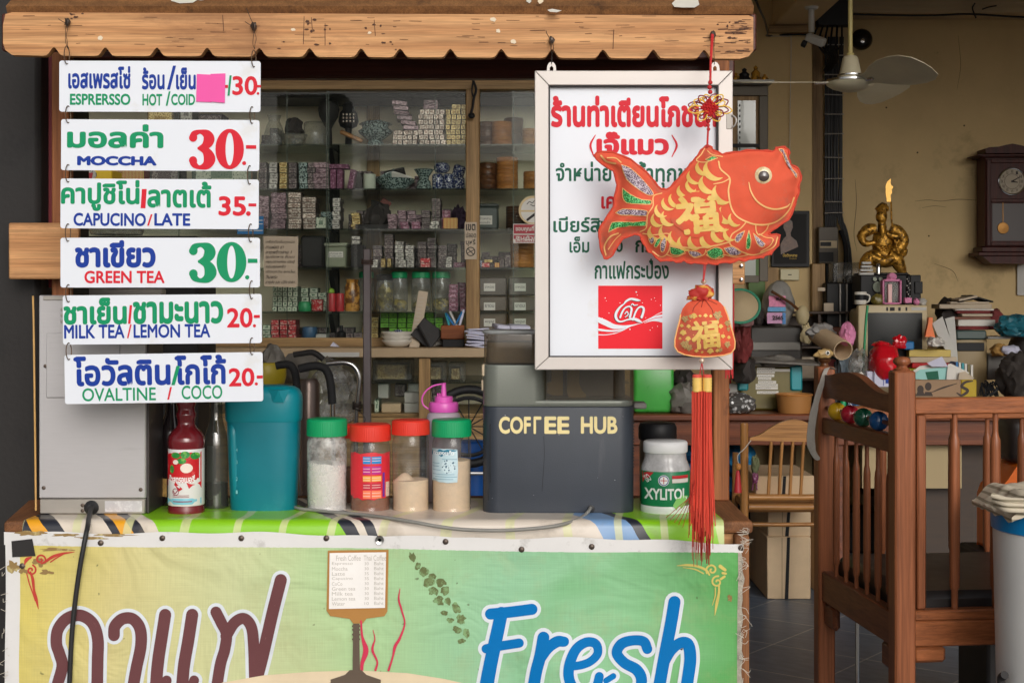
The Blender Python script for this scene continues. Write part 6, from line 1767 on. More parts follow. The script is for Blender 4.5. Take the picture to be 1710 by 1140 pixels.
for pxc, prof, lb_ in ((458,[(10,0),(16,8),(17,20),(13,34),(9,42),(11,50),(12,52)],'grey lidded glass jar leftmost in view on the top shelf'),(490,[(12,0),(20,12),(24,19),(22,20),(10,20)],'shallow grey bowl holding odds and ends on the top shelf'),(526,[(17,0),(19,3),(19,38),(17,40)],'square-shouldered clear jar between the grey bowl and the dark urn')):
    lt('glass_vessel',m_clear,lb_,'jar',pxc,241,prof,CD+.1)
b = MB(); pblob(b,476,196,506,224,CD+.1,.08,.5,11,.5,3,2.5); b.thing('odds_and_ends',m_sackd,'dark bundle of odds and ends heaped in the grey bowl','bundle')
# second shelf
grid('soap_box',m_foilv,'flat lilac packet in the stack left of the purple boxes, second shelf','packet',524,1,26,315,5,9.2,group='lilac packets on the second shelf',jit=1.6)
for k, x in enumerate((431,449,466,481,499,513)):
    grid('soap_box',[m_smallbox,m_whitebox,m_foilg,m_smallbox,m_celadon,m_smallbox][k],['printed carton in the leftmost column on the second shelf','white printed carton in the second column on the second shelf','gold packet in the third column on the second shelf','printed carton in the fourth column on the second shelf','green checked carton in the fifth column on the second shelf','printed carton in the sixth column beside the lilac packets'][k],'carton',x,1,15,315,5,9.2,group='cartons in column %s of the second shelf' % ['one','two','three','four','five','six'][k],jit=.5)
for k, (x,r_) in enumerate(((557,0),(568,1),(585,10))):
    place('incense_box',m_purple,['purple flecked box standing first from the left on the second shelf','purple flecked box standing second, under the lying purple box','purple flecked box leaning right on the second shelf'][k],'box','purple boxes on the second shelf',(X(x,CD+.05),CD+CY+.07,SH[315]+.0005),(.026,.08,.092),(0,radians(r_),0))
place('incense_box',m_purple,'purple flecked box lying across the standing purple boxes','box','purple boxes on the second shelf',(X(566,CD+.05),CD+CY+.07,SH[315]+.0955),(.094,.08,.021),(0,radians(.5),0))
lt('white_mug',mat('pale_mug',rgb(206,214,196),.3),'pale white mug with a small mark on the second shelf','mug',617,315,[(9.5,0),(10.5,1),(10.5,25),(9.5,25.5),(9,3),(0,3)],CD+.06)
b = MB(); pblob(b,590,286,612,315,CD+.2,.1,.4,12,.6); b.thing('dark_bundle',m_sackd,'dark wrapped bundle behind the white mug','bundle')
lt('celadon_bowl',m_celadon,'wide celadon bowl piled with folded pouches on the second shelf','bowl',660,315,[(18,0),(20,4),(32,14),(34,19),(32,20),(16,18),(0,17)],CD+.14)
for k, (x,y,a,m_) in enumerate(((648,299,-28,m_celadon),(660,293,-12,m_dark),(668,300,18,m_paper))):
    b = MB(); obox(b,P(x,y,CD+.12),(.10,.07,.012),(radians(-50),radians(a),0),.004); b.thing('cloth_pouch',m_,['green patterned pouch stuck up at the left of the celadon bowl','dark pouch on top of the celadon bowl','white folded pouch at the right of the celadon bowl'][k],'pouch','pouches in the celadon bowl')
lt('pedestal_dish',m_celadon,'footed green dish stacked on a patterned bowl, second shelf','dish',708,315,[(11,0),(13,2),(11,14),(8,17),(9,22),(15,31),(17,34),(15,34.5),(0,32)],CD+.08)
for k, (x,lb_) in enumerate(((731,'blue and white lidded jar left in the row beside the stile'),(749,'blue and white lidded jar in the middle of the row beside the stile'),(767,'short blue and white jar nearest the cabinet stile'))):
    lt('china_jar',m_bluechina,lb_,'jar',x,315,[(8,0),(9.5,2),(9.5,22),(8,25),(6,26),(0,26.5)] if k < 2 else [(7,0),(9,3),(9,18),(6,21),(0,22)],CD+.06,group='blue and white china jars')
lt('china_jar',m_bluechina,'broad blue and white lidded bowl sitting on top of the jar row','jar',738,SH[315]+27*U(CD+.06),[(8,0),(13,5),(14,10),(11,16),(9,17),(0,19)],CD+.06,group='blue and white china jars')
b = MB(); lathe(b,P(766,287,CD+.06),[(r*U(CD),h*U(CD)) for r,h in [(8,-10),(10,-8),(10.5,8),(8,11),(0,11.5)]],24,M=Euler((.2,radians(18),0)).to_matrix().to_4x4()); b.thing('china_jar',m_bluechina,'tilted blue and white jar perched on the jars at the stile','jar','blue and white china jars',50)
# wooden barrels in the right bay
def barrel(pxc,sh,hw,h,m,label,D=CD+.1,rings=5):
    prof = [(hw*.92,0),(hw,1)]
    for k in range(1,rings+1):
        y = h * k / rings
        prof += [(hw*(1+.02*sin(k)),y-1.2),(hw*.955,y-.6),(hw,y)]
    prof[-1] = (hw*.9,h)
    return lt('wooden_canister',m,label,'canister',pxc,sh,prof,D,32,'turned wooden canisters in the right bay')
barrel(838,241,17,40,m_barrel,'light turned wooden canister with four rings on the top right shelf',CD+.08)
barrel(813,241,17,41,m_barreld,'dark wooden canister left of the light one on the top right shelf',CD+.12)
barrel(858,241,16,52,m_barreld,'tall dark flared canister at the back of the top right shelf',CD+.24,2)
barrel(885,241,13,28,m_barrel,'small light canister beside the shop sign on the top right shelf',CD+.07,6)
barrel(814,315,16,45,m_barreld,'dark wooden canister with pale rims on the second right shelf',CD+.1)
barrel(847,315,18,54,m_barrel,'tall light canister with many rings on the second right shelf',CD+.08,8)
barrel(888,315,14,30,m_barrel,'small light canister half behind the shop sign on the second right shelf',CD+.07,4)
barrel(862,382,17,40,m_barreld,'dark ribbed canister behind the round no smoking sticker',CD+.16,9)
barrel(890,382,15,52,m_barrel,'light canister behind the round no smoking sticker',CD+.13,8)
b_ = barrel(872,446.5,20,56,m_barrel,'wide light canister below the red labels on the cabinet glass',CD+.1,9)
bx = thing('storage_tub','dark green lidded tub with a white written label on the third right shelf','tub',P(815,382,CD+.05))
b = MB(); box(b,X(799,CD+.04),X(832,CD+.04),CD+CY+.04,CD+CY+.26,SH[382]+.0005,SH[382]+38*U(CD),.008); b.build('body',mat('dark_green_tub',rgb(74,82,78),.45),bx)
b = MB(); box(b,X(797,CD+.04),X(833,CD+.04),CD+CY+.035,CD+CY+.265,SH[382]+38.1*U(CD),SH[382]+43*U(CD),.004); b.build('lid',mat('dark_green_lid',rgb(64,72,68),.4),bx)
b = MB(); decal(b,rect(799,360,822,375),CD+.038); l_ = b.build('label',m_paper,bx,0)
b = MB(); L_(b,'ข้าวหลาม',(801,362,820,367),CD+.036,.0); L_(b,'หมดแล้ว',(801,369,818,373.5),CD+.036,.0); b.build('lettering',m_ink,l_,0)
# third shelf, left stacks
for k, (x,w_,n,h,m_,lb_) in enumerate(((431,18,6,9.5,m_foilv,'violet foil packet in the far left stack on the third shelf'),(452,26,7,9.0,m_foilv,'violet foil packet in the second stack on the third shelf'),(479,24,7,9.0,m_foil,'silver foil packet in the third stack on the third shelf'),(504,25,6,9.2,m_foil,'silver foil packet in the fourth stack on the third shelf'),(555,14,7,7.6,m_whitebox,'narrow white carton in the stack by the bracket column, third shelf'))):
    grid('foil_packet',m_,lb_,'packet',x,1,w_,382,n,h,group=lb_.replace(' packet',' packets').replace(' carton',' cartons'),jit=1.2)
place('carton',m_wgbox,'pale green box at the foot of the stacks on the third shelf','box',None,(X(536,CD),CD+CY+.03,SH[382]+.0005),(.05,.06,.055))
place('carton',m_celadon,'green and gold carton behind the pale green box on the third shelf','box',None,(X(546,CD+.1),CD+CY+.14,SH[382]+.0005),(.06,.06,.085))
grid('carton',m_foilg,'slim pale carton in the short stack right of the bracket column','carton',586,1,15,382,6,4.8,base=0,D=CD+.1,group='slim pale cartons right of the bracket column')
place('tray',m_dark,'long dark tray of goods at the front of the third shelf','tray',None,(X(620,CD),CD+CY+.06,SH[382]+.0005),(.15,.1,.02))
b = MB(); pblob(b,612,340,652,378,CD+.18,.1,.6,21,.5,3,2.6); b.thing('cloth_bundle',m_sackd,'dark tangled cloth bundle on the third shelf beside the violet stacks','bundle')
b = MB(); obox(b,P(642,342,CD+.2),(.05,.01,.055),(.2,radians(35),0),.004); b.thing('fabric_fan',mat('dull_pink_cloth',rgb(150,90,84),.8),'pink fabric fan sticking up from the dark cloth bundle','fan')
for k, (x,n,m_,lb_) in enumerate(((647,4,m_foilv,'violet carton in the stack beside the dark bundle, third shelf'),(668,2,m_pinkbox,'plum carton in the low stack on the third shelf'),(687,2,m_pinkbox,'plum carton in the second low stack on the third shelf'),(703,5,m_smallbox,'dark carton in the rising stack on the third shelf'),(721,8,m_smallbox,'checked carton in the tallest stack on the third shelf'),(737,5,m_pinkbox,'pink carton in the stack behind the yellow box, third shelf'))):
    grid('small_carton',m_,lb_,'carton',x,1,15.5,382,n,6.6,group=lb_.replace(' carton',' cartons',1),jit=.4,D=CD+.05)
grid('small_carton',m_whitebox,'white carton at the front of the tallest stack, third shelf','carton',717,1,15.5,382,2,6.5,group='white cartons before the tallest stack',D=CD,dep=.05)
place('match_box',m_yellowbox,'yellow box with red stripes near the stile on the third shelf','box',None,(X(752,CD),CD+CY+.03,SH[382]+.0005),(.067,.05,.05))
b = MB(); pblob(b,752,344,778,382,CD+.16,.09,.5,31,.6,3,2.5); b.thing('plum_bag',mat('plum_cloth',rgb(74,56,78),.8,var=.3),'dark plum bag behind the yellow striped box','bag')
# fourth shelf
b = MB(); D_ = CD + .08; box(b,X(502,D_),X(540,D_),D_+CY,D_+CY+.2,SH[446.5]+.0005,SH[446.5]+54*U(D_),.01); b.thing('black_case',m_dark,'black case standing behind the notice on the fourth shelf','case')
bx = thing('storage_tub','grey green tub with a white written label on the fourth shelf','tub',P(560,446,CD))
b = MB(); box(b,X(543,CD),X(578,CD),CD+CY,CD+CY+.2,SH[446.5]+.0005,SH[446.5]+35*U(CD),.006); b.build('body',mat('pale_green_tub',rgb(136,142,118),.4),bx)
b = MB(); box(b,X(541,CD),X(580,CD),CD+CY-.004,CD+CY+.204,SH[446.5]+35.1*U(CD),SH[446.5]+41*U(CD),.004); b.build('lid',mat('pale_green_lid',rgb(150,156,134),.4),bx)
b = MB(); decal(b,rect(548,420,573,430),CD-.001); l_ = b.build('label',m_paper,bx,0)
b = MB(); L_(b,'แก้วกาแฟ เล็ก',(550,421.5,571,425),CD-.002,0); L_(b,'ห้ามจับ แตก',(550,426,571,429),CD-.002,0); b.build('lettering',m_ink,l_,0)
place('small_carton',m_whitebox,'white carton on the stack right of the labelled tub, upper one','carton',None,(X(594,CD),CD+CY+.05,SH[446.5]+46*U(CD)),(.042,.09,.017))
place('small_carton',m_whitebox,'white carton on the stack right of the labelled tub, lower one','carton',None,(X(594,CD),CD+CY+.05,SH[446.5]+39*U(CD)),(.042,.09,.017))
place('black_case',m_dark,'dark box carrying the two white cartons on the fourth shelf','box',None,(X(596,CD),CD+CY+.07,SH[446.5]+.0005),(.058,.13,.105))
for k, (x,n,m_,lb_) in enumerate(((622,6,m_smallbox,'dark printed carton in the first column right of the steel pole'),(641,9,m_smallbox,'dark printed carton in the second column right of the steel pole'),(659,7,m_whitebox,'pale printed carton in the third column right of the steel pole'),(676,6,m_whitebox,'pale printed carton in the fourth column right of the steel pole'),(697,7,m_smallbox,'grey printed carton in the fifth column right of the steel pole'),(713,8,m_smallbox,'grey printed carton in the sixth column right of the steel pole'),(731,6,m_smallbox,'plum printed carton in the seventh column right of the steel pole'),(769,7,m_smallbox,'small carton in the column touching the stile, fourth shelf'))):
    grid('small_carton',m_,lb_,'carton',x,1,16,446.5,n,6.4,group=lb_.replace(' carton',' cartons',1),jit=.5,D=CD+.06,dep=.1)
for k, (x,n,h,w_,m_,lb_) in enumerate(((621,3,4.5,11,m_whitebox,'thin white packet in front of the first carton column'),(636,1,16,8,m_foilg,'upright gold packet at the left front of the fourth shelf'),(647,1,16,7,m_foilg,'second upright gold packet on the fourth shelf'),(664,2,6.4,15,m_whitebox,'white carton at the middle front of the fourth shelf'),(701,2,8,18,m_wrbox,'red and white carton at the front of the fifth column'),(744,3,6,11,m_whitebox,'white carton in the low stack near the stile'),(757,1,9,21,m_pinkbox,'pink and white box beside the stile on the fourth shelf'))):
    grid('front_packet',m_,lb_,'packet',x,1,w_,446.5,n,h,group=(lb_+'s') if n > 1 else None,jit=.6,D=CD-.01,dep=.06)
for k, (x,w_,h,m_,lb_) in enumerate(((797,8,12,m_bluechina,'small blue printed carton just right of the stile, fourth shelf'),(804,14,8,m_wrbox,'orange and white carton on the right fourth shelf'),(826,8,8,m_yellowbox,'small yellow carton on the right fourth shelf'),(834,8,14,m_smallbox,'dark narrow carton beside the small yellow carton'),(843,10,22,m_smallbox,'dark tall carton beside the wide light canister'),(808,15,5,m_foilg,'pale lid-like carton on the orange and white carton'))):
    place('front_packet',m_,lb_,'packet',None,(X(x+w_/2,CD),CD+CY+.05,SH[446.5]+(.0005 if k < 5 else 8.3*U(CD))),(w_*U(CD),.07,h*U(CD)))
# fifth shelf: sweets jars and tins
def bigjar(pxc,hw,label,lidm,content,hcont,D=CD+.09,hj=58,lid=12):
    t = thing('sweet_jar',label,'jar',(X(pxc,D),D+CY,SH[520]+.0006),'big sweet jars on the fifth shelf')
    z0 = SH[520] + .0006; u_ = U(D)
    b = MB(); lathe(b,(X(pxc,D),D+CY,z0),[(r*u_,h*u_) for r,h in [(hw-2,0),(hw,2),(hw,hj-12),(hw-1.5,hj-6),(hw-2,hj-2)]],28); b.build('glass',m_clear,t,60)
    b = MB(); lathe(b,(X(pxc,D),D+CY,z0),[((hw-1.5)*u_,(hj-3)*u_),((hw-.6)*u_,(hj-2)*u_),((hw-.6)*u_,(hj+lid-6)*u_),((hw-3)*u_,(hj+lid-4)*u_),(0,(hj+lid-4)*u_)],28); b.build('lid',lidm,t,40)
    if content:
        b = MB(); blob(b,(X(pxc,D),D+CY,z0+hcont*.5*u_+.002),((hw-2.2)*u_,(hw-2.2)*u_,hcont*.5*u_),.22,pxc,3,3,.9); b.build('contents',content,t,60)
    return t
bigjar(643,15,'amber filled jar with a dark lid just right of the steel pole',m_dark,m_yellowmix,48,hj=54)
bigjar(667,14,'green lidded jar a third full of yellow sweets',m_lidg,m_yellowmix,20)
bigjar(703,16,'green lidded jar behind the leaning pale board',m_lidg,m_yellowmix,18)
bigjar(737,16,'green lidded jar of pale sweets nearest the stile',m_lidg,m_yellowmix,22,CD+.1)
bigjar(612,13,'green lidded jar half hidden behind the steel pole',m_lidg,None,0,CD+.18)
lt('twist_jar',m_goldjar,'amber twisted jar with a dark cap on the fifth shelf','jar',588,520,[(12,0),(13,3),(12.5,40),(10,46),(10,50),(11,51),(11,53),(0,54)],CD+.07)
for k, x in enumerate((554,568)):
    lt('red_tin',m_tin,['red tin with a lime cap left of the other red tin','plain red tin beside the amber twisted jar'][k],'tin',x,520,[(6.5,0),(6.8,1),(6.8,29),(6.3,30),(0,30.3)],CD+.05,group='red tins on the fifth shelf')
lt('lime_cap',mat('lime_plastic',rgb(140,180,60),.4),'round lime green cap resting on the left red tin','cap',553,SH[520]+30.5*U(CD+.05),[(5.5,0),(6,1),(5,6),(2,8),(0,8.3)],CD+.05)
lt('green_bowl',mat('green_plastic',rgb(50,150,96),.35),'bright green plastic tub on the fifth shelf','tub',509,520,[(10,0),(11,2),(11,12),(9,16),(0,17)],CD+.03)
lt('sweet_tub',m_wrbox,'small printed tub right of the green plastic tub','tub',530,520,[(9,0),(10,2),(10,17),(10.5,18),(10.5,20),(0,20.5)],CD+.03)
grid('soap_bar',m_wgbox,'white and green wrapped bar in the stack under the notice','bar',455,5,8.4,520,5,8.6,group='white and green bars under the notice',jit=.6)
grid('pink_carton',m_pinkbox,'magenta printed carton in the stack against the stile, fifth shelf','carton',749,1,17,520,6,7.8,group='magenta cartons in the tall stack against the stile',jit=.4,D=CD+.03)
grid('pink_carton',m_pinkbox,'magenta printed carton in the shorter stack touching the stile','carton',768,1,10,520,4,7.8,group='magenta cartons in the shorter stack',jit=.3,D=CD+.04)
for k, y in enumerate((520,548)):
    pass
ug = 'labelled grey drawers in the right bay'
for k, (ya,yb,t_) in enumerate(((463,494,'ยาหม่อง'),(495,520,'ยาดม'),(522,552,'ผงชูรส'))):
    for q, (xa,xb) in enumerate(((798,846),(849,905))):
        o = thing('labelled_box','%s grey clear box with a paper label in the %s stack of the right bay' % (['top','middle','bottom'][k],['left','right'][q]),'box',P((xa+xb)/2,yb,CD+.03),ug)
        b = MB(); box(b,X(xa,CD+.03),X(xb,CD+.03),CD+CY+.03,CD+CY+.25,Z(yb,CD+.03)+.001,Z(ya,CD+.03),.006); b.build('body',mat('smoky_box%d%d' % (k,q),rgb(96+8*k,88+4*k,80),.3,var=.2,vs=8,coat=.3),o)
        b = MB(); decal(b,rect(xa+10,ya+10,xa+29,ya+23),CD+.029); l_ = b.build('label',m_paper,o,0)
        b = MB(); L_(b,t_,(xa+12,ya+13,xa+27,ya+18),CD+.027,0); b.build('lettering',m_ink,l_,0)
# bottom row on the base board
grid('soap_bar',m_wrbox,'white and red wrapped bar at the bottom left of the cabinet','bar',453,3,14,575,5,8.4,group='white and red bars at the bottom left',jit=.8,base=0)
grid('soap_bar',m_wgbox,'green wrapped bar at the far bottom left of the cabinet','bar',438,1,14,575,4,8.4,group='green bars at the far bottom left',jit=.5)
grid('tea_box',m_grnbox,'bright green tea box in the wall of green boxes','box',634,7,15.2,575,6,8.9,D=CD+.16,group='green tea boxes',jit=.8,skip={(0,0),(0,1),(0,2),(6,5)})
lt('blue_bowl',mat('dull_blue',rgb(60,96,130),.4),'dull blue bowl stack at the bottom behind the left glass','bowl',517,575,[(8,0),(12,6),(13,22),(12,28),(0,29)],CD+.1)
place('tray',m_lgrey,'grey box lying at the bottom behind the left glass','box',None,(X(535,CD),CD+CY+.08,SH[575]+.001),(.05,.1,.045))
b = MB(); D_ = CD + .1; lathe(b,(X(570,D_),D_+CY,SH[575]+.001),[(r*U(D_),h*U(D_)) for r,h in [(7,0),(8,2),(8,18),(3,22),(3,30),(0,30.5)]],20); b.thing('black_weight',m_black,'black cast weight under the bracket column','weight')
place('book',m_sackr,'dark red book lying at the bottom near the steel pole','book',None,(X(592,CD),CD+CY+.06,SH[575]+.001),(.075,.1,.012))
# a second row of stock standing behind the front one
for k, (sh,x,nx_,w_,ny_,h_,m_) in enumerate(((241,436,2,15,3,12,m_smallbox),(315,592,4,14,4,9,m_smallbox),(315,664,3,14,3,9,m_foilv),(382,582,5,13,5,7,m_smallbox),(382,664,3,15,5,7,m_foilv),(382,740,2,15,5,7.5,m_smallbox),(446.5,478,4,15,5,8,m_smallbox),(446.5,650,7,16,6,7,m_smallbox),(446.5,804,5,14,4,7,m_smallbox),(520,486,4,15,5,8,m_wgbox),(520,764,1,14,7,7,m_pinkbox),(575,486,8,15,3,9,m_smallbox),(575,604,2,14,5,9,m_foilg))):
    where = {241: 'top',315: 'second',382: 'third',446.5: 'fourth',520: 'fifth',575: 'bottom'}[sh]
    side = ['far left','behind the white mug','behind the celadon bowl','behind the dark cloth bundle','behind the low plum stacks','behind the yellow striped box','behind the black case','behind the carton columns','in the right bay','behind the green plastic tub','in the corner by the stile','behind the blue bowl','beside the green tea boxes'][k]
    grid('stock_carton',m_,'dim carton in the back row of the %s shelf %s' % (where,side),'carton',x,nx_,w_,sh,ny_,h_,dep=.1,D=CD+.2,jit=.8,group='dim cartons on the %s shelf %s' % (where,side),skip={(i,ny_-1) for i in range(nx_) if (i*7+k) % 3 == 0})
# ledge things, in front of the glass
ZL = Z(581,6.28) + .0006
LD = 6.42
for k in range(3):
    b = MB(); lathe(b,(X(663,LD),LD+CY,ZL+k*.018),[(.036,0),(.05,.006),(.068+.001*k,.026),(.069+.001*k,.032),(.066,.031),(.05,.012),(0,.008)],36,sx=1,sy=1)
    b.thing('white_bowl',m_china,['white china bowl at the bottom of the stack on the ledge','white china bowl in the middle of the stack on the ledge','white china bowl on top of the stack holding blue cups'][k],'bowl','white bowls stacked on the ledge',60)
for k, x in enumerate((665,650,679)):
    b = MB(); lathe(b,(X(x,LD),LD+CY,ZL+.052),[(.011,0),(.014,.003),(.018,.020),(.0185,.024),(.016,.024),(.012,.004),(0,.004)] if k == 0 else [(.010,0),(.012,.003),(.015,.012),(.0155,.015),(.013,.015),(0,.004)],24); b.thing('blue_cup',m_bluechina,['blue and white cup upright in the top white bowl','blue cup lying low at the left of the top white bowl','blue cup low at the right of the top white bowl'][k],'cup','blue cups in the top bowl',60)
b = MB(); b.add([P(697,488,6.50),P(713,488,6.50),P(697,578,6.40),P(684,560,6.40),P(694,581,6.40)],[[0,3,4,2,1]])
bd = thing('leaning_board','long pale price board leaning on the ledge beside the bowls','board',P(696,581,6.40))
b = MB(); obox(b,P(699,534,6.44),(.044,.008,.262),(radians(-8),radians(9),0),.002); b.build('panel',m_oldpaper,bd)
b = MB()
for k in range(10):
    c = P(706-k*1.9,497+k*6,6.40); 
    stroke(b,[(701-k*1.35,497+k*6.2),(708-k*1.35,497.6+k*6.2)],.8,6.42-.005*k/10,None,2,.003)
b.build('handwriting',m_fade,bd,0)
b = MB(); obox(b,P(713,557,6.42),(.11,.012,.10),(radians(-10),radians(38),0),.003); obox(b,P(709,562,6.40),(.004,.05,.12),(0,radians(-28),0),.001); b.thing('easel_frame',m_dark,'dark folded easel frame propped behind the pale price board','frame')
b = MB(); pblob(b,713,548,738,578,LD+.05,.06,.5,41,.7,3,3); b.thing('cable_coil',m_sackg,'grey coil of cable on the ledge beside the wooden box','cable')
t = thing('wooden_box','small brown wooden box of pens on the ledge','box',P(756,568,LD-.02))
b = MB(); box(b,X(736,LD-.03),X(775,LD-.03),LD-.03+CY,LD+.06+CY,Z(566,LD-.03),Z(543,LD-.03),.003); b.build('body',wood('box_wood',rgb(150,86,46),rgb(100,52,28),0),t)
b = MB(); box(b,X(739,LD-.02),X(775,LD-.02),LD-.02+CY,LD+.05+CY,ZL,Z(566,LD-.03)-.0005,.002); b.thing('black_tin',m_black,'black flat tin under the brown wooden box of pens','tin')
for k, (x,y,a,m_) in enumerate(((752,534,-35,m_cyan),(757,532,-25,m_lgrey),(766,532,30,m_cyan),(771,530,15,m_paperb),(748,536,-15,m_tealclip))):
    b = MB(); obox(b,P(x,y,LD),(.011,.011,.075),(0,radians(a),0),.003); b.thing('pen',m_,['blue pen leaning left in the wooden box','grey pen beside the leaning blue pen','blue pen leaning right in the wooden box','pale pen at the right of the wooden box','teal marker at the left of the wooden box'][k],'pen','pens in the wooden box')
for k in range(8):
    b = MB(); obox(b,Vector((X(796+R.uniform(-2,3),6.36),6.36+CY,ZL+.006+k*.0105)),(.09,.12,.008),(radians(R.uniform(-3,3)),radians(R.uniform(-9,9)),radians(R.uniform(-9,9))),.003)
    b.thing('folded_paper',m_paperb,'folded lilac paper in the pile behind the coffee machine','paper','folded lilac papers in the pile on the ledge')
for k, x in enumerate((842,866)):
    b = MB(); obox(b,Vector((X(x,6.4),6.42+CY,Z(546,6.4))),(.09,.1,.018),(radians(4),radians(R.uniform(-8,8)),R.uniform(-.3,.3)),.004); obox(b,Vector((X(x-3,6.4),6.43+CY,Z(551,6.4))),(.1,.1,.012),(0,radians(R.uniform(-4,4)),.1),.004); b.thing('paper_bundle',m_paperb,['lilac paper bundle above the coffee machine on the left','lilac paper bundle above the coffee machine on the right'][k],'papers','lilac paper bundles')
b = MB(); box(b,X(800,6.4),X(893,6.4),6.36+CY,6.5+CY,ZL,Z(553,6.4),.004); b.thing('paper_carton',m_smallbox,'carton under the lilac paper bundles on the ledge','carton')
b = MB(); prism(b,[(551,578),(556,571),(561,575),(566,579)],6.36,.03); b.thing('paper_tent',m_paperb,'folded lilac paper tent on the ledge left of the steel pole','paper',smooth=0)
b = MB(); pbox(b,524,588,600,596,6.275,.003,.001); b.thing('label_strip',m_lgrey,'pale plastic price strip on the front of the ledge','strip')
# lower case goods
for k, (x0_,x1_,y0_,y1_,lb_,m_) in enumerate(((622,688,600,636,'clear box of yellow papers left in the lower glass case',m_clear),(702,745,604,636,'clear box of papers behind the lower case stile',m_clear),(748,776,606,636,'smaller clear box beside the coffee machine in the lower case',m_clear))):
    t = thing('clear_box',lb_,'box',P((x0_+x1_)/2,y1_,6.45),'clear boxes in the lower case')
    b = MB(); box(b,X(x0_,6.45),X(x1_,6.45),6.45+CY,6.62+CY,Z(637,6.4)+.001,Z(y0_,6.45),.006); b.build('box',m_,t)
    b = MB(); box(b,X(x0_+4,6.45),X(x1_-8,6.45),6.47+CY,6.6+CY,Z(637,6.4)+.004,Z(y0_+8,6.45),.004); b.build('contents',m_foilg,t)
for k, (x0_,x1_,y0_,y1_,m_,lb_) in enumerate(((625,633,667,689,m_wgbox,'upright pale green carton at the left of the lower shelf'),(637,669,674,689,m_cardboard,'brown printed carton on the lower shelf'),(675,709,655,672,m_lgrey,'grey carton on top of another on the lower shelf'),(675,709,672.5,689,m_lgrey,'lower grey carton of the pair on the lower shelf'),(722,760,658,689,m_smallbox,'grey carton behind the pink squeeze bottle cap'),(640,700,689.5,700,m_grey,'flat grey lid at the foot of the lower case'))):
    if k == 5: continue
    b = MB(); pbox(b,x0_,y0_,x1_,y1_-.4 if k != 2 else y1_,6.42,.12,.003); b.thing('carton',m_,lb_,'carton')
for k, (x,y) in enumerate(((640,653),(668,650),(690,655),(730,650))):
    b = MB(); pbox(b,x-9,640.5,x+9,y+12,6.5,.1,.003); b.thing('file_box',m_smallbox if k % 2 else m_lgrey,['leftmost','second','third','rightmost'][k]+' dim box standing under the glass shelf of the lower case','box','dim boxes in the lower case')

# ------------------------------------------------------------------ steel pole, walking frame, bags behind the counter
pole = thing('steel_pole','dull square steel pole with string tied round it behind the jars','pole',P(613,900,4.6))
b = MB(); box(b,X(606,4.6),X(619,4.6),1.6,1.63,0,Z(415,4.6),.003); b.build('tube',mat('dull_pole',rgb(110,102,104),.35,.5,var=.1),pole)
b = MB()
for y in (434,437,440): tube(b,[(X(612.5,4.6)+.017*cos(a)*1.1,1.615+.02*sin(a),Z(y,4.6)+.002*sin(a)) for a in [2*pi*k/14 for k in range(14)]],.0022,6,True)
b.build('string',mat('string',rgb(90,70,62),.9),pole)
wf = thing('walking_frame','folding metal walking frame with bent black foam grips','walking frame',P(530,900,4.2))
b = MB(); ptube(b,[(461,611,4.2),(470,609,4.2),(483,609,4.2),(491,618,4.2),(495,640,4.2),(497,700,4.2)],6.6,12,6); b.build('grip',m_foam,wf)
b = MB(); ptube(b,[(499,616,4.1),(515,612,4.1),(532,611,4.1),(545,618,4.1),(552,640,4.1),(555,674,4.1)],7.0,12,6); b.build('grip',m_foam,wf)
b = MB(); ptube(b,[(555,672,4.1),(557,760,4.1),(560,1000,4.1)],4.4,10,3); ptube(b,[(497,698,4.2),(499,800,4.2),(500,1000,4.2)],4.4,10,3); b.build('leg',m_chrome,wf)
b = MB(); ptube(b,[(545,607,4.35),(575,605,4.35),(592,612,4.35),(600,632,4.35),(597,670,4.35),(594,720,4.35),(590,1000,4.35)],4.6,12,6); b.build('tube',m_chrome,wf)
b = MB()
for k in range(5): tube(b,[(X(596,4.35)+.012*cos(a),1.35+.012*sin(a),Z(672+3*k,4.35)+.003*sin(a+k)) for a in [2*pi*q/12 for q in range(12)]],.0022,5,True)
ptube(b,[(596,684,4.34),(604,690,4.33),(610,700,4.33),(606,708,4.33)],.8,5,4); b.build('string',m_blackwire,wf)
b = MB(); pblob(b,508,604,596,720,4.7,.25,.3,51,.9,4,1.8); b.thing('plastic_bag',m_bag,'pale crumpled plastic bag hanging behind the black foam grips','bag')
b = MB(); pblob(b,512,600,560,706,4.9,.2,.25,53,.9,3,1.8); b.thing('paper_bag',mat('cream_paper',rgb(170,166,130),.8,var=.1,bump=.3,bs=30),'cream paper bag inside the crumpled plastic bag','bag')
b = MB(); plathe(b,515,4.4,[(18,900),(19,720),(19,640),(15,632)],24); b.thing('metal_flask',mat('bronze_metal',rgb(104,90,84),.3,.6,var=.1),'dark metal flask standing behind the teal jug','flask')
b = MB(); pblob(b,438,576,475,640,4.5,.12,.35,55,.9,3,2); b.thing('wrapped_bundle',m_sackg,'grey polythene bundle above the teal jug lid','bundle')
b = MB(); pblob(b,470,592,540,640,5.2,.3,.35,57,.8,3,2); b.thing('wrapped_bundle',m_sackg,'grey green cloth bundle between the foam grips and the ledge','bundle')
b = MB(); plathe(b,445,4.45,[(30,640),(33,628),(33,610),(30,605)],24); b.thing('yellow_tub',mat('dull_yellow',rgb(170,150,30),.45),'dull yellow tub behind the teal jug lid','tub')
b = MB(); ptube(b,[(490,592,4.6),(505,590,4.6),(520,588,4.6),(530,592,4.6),(540,600,4.6)],5,10,5); b.thing('umbrella_handle',m_dark,'dark curved umbrella handle lying over the cloth bundle','handle')
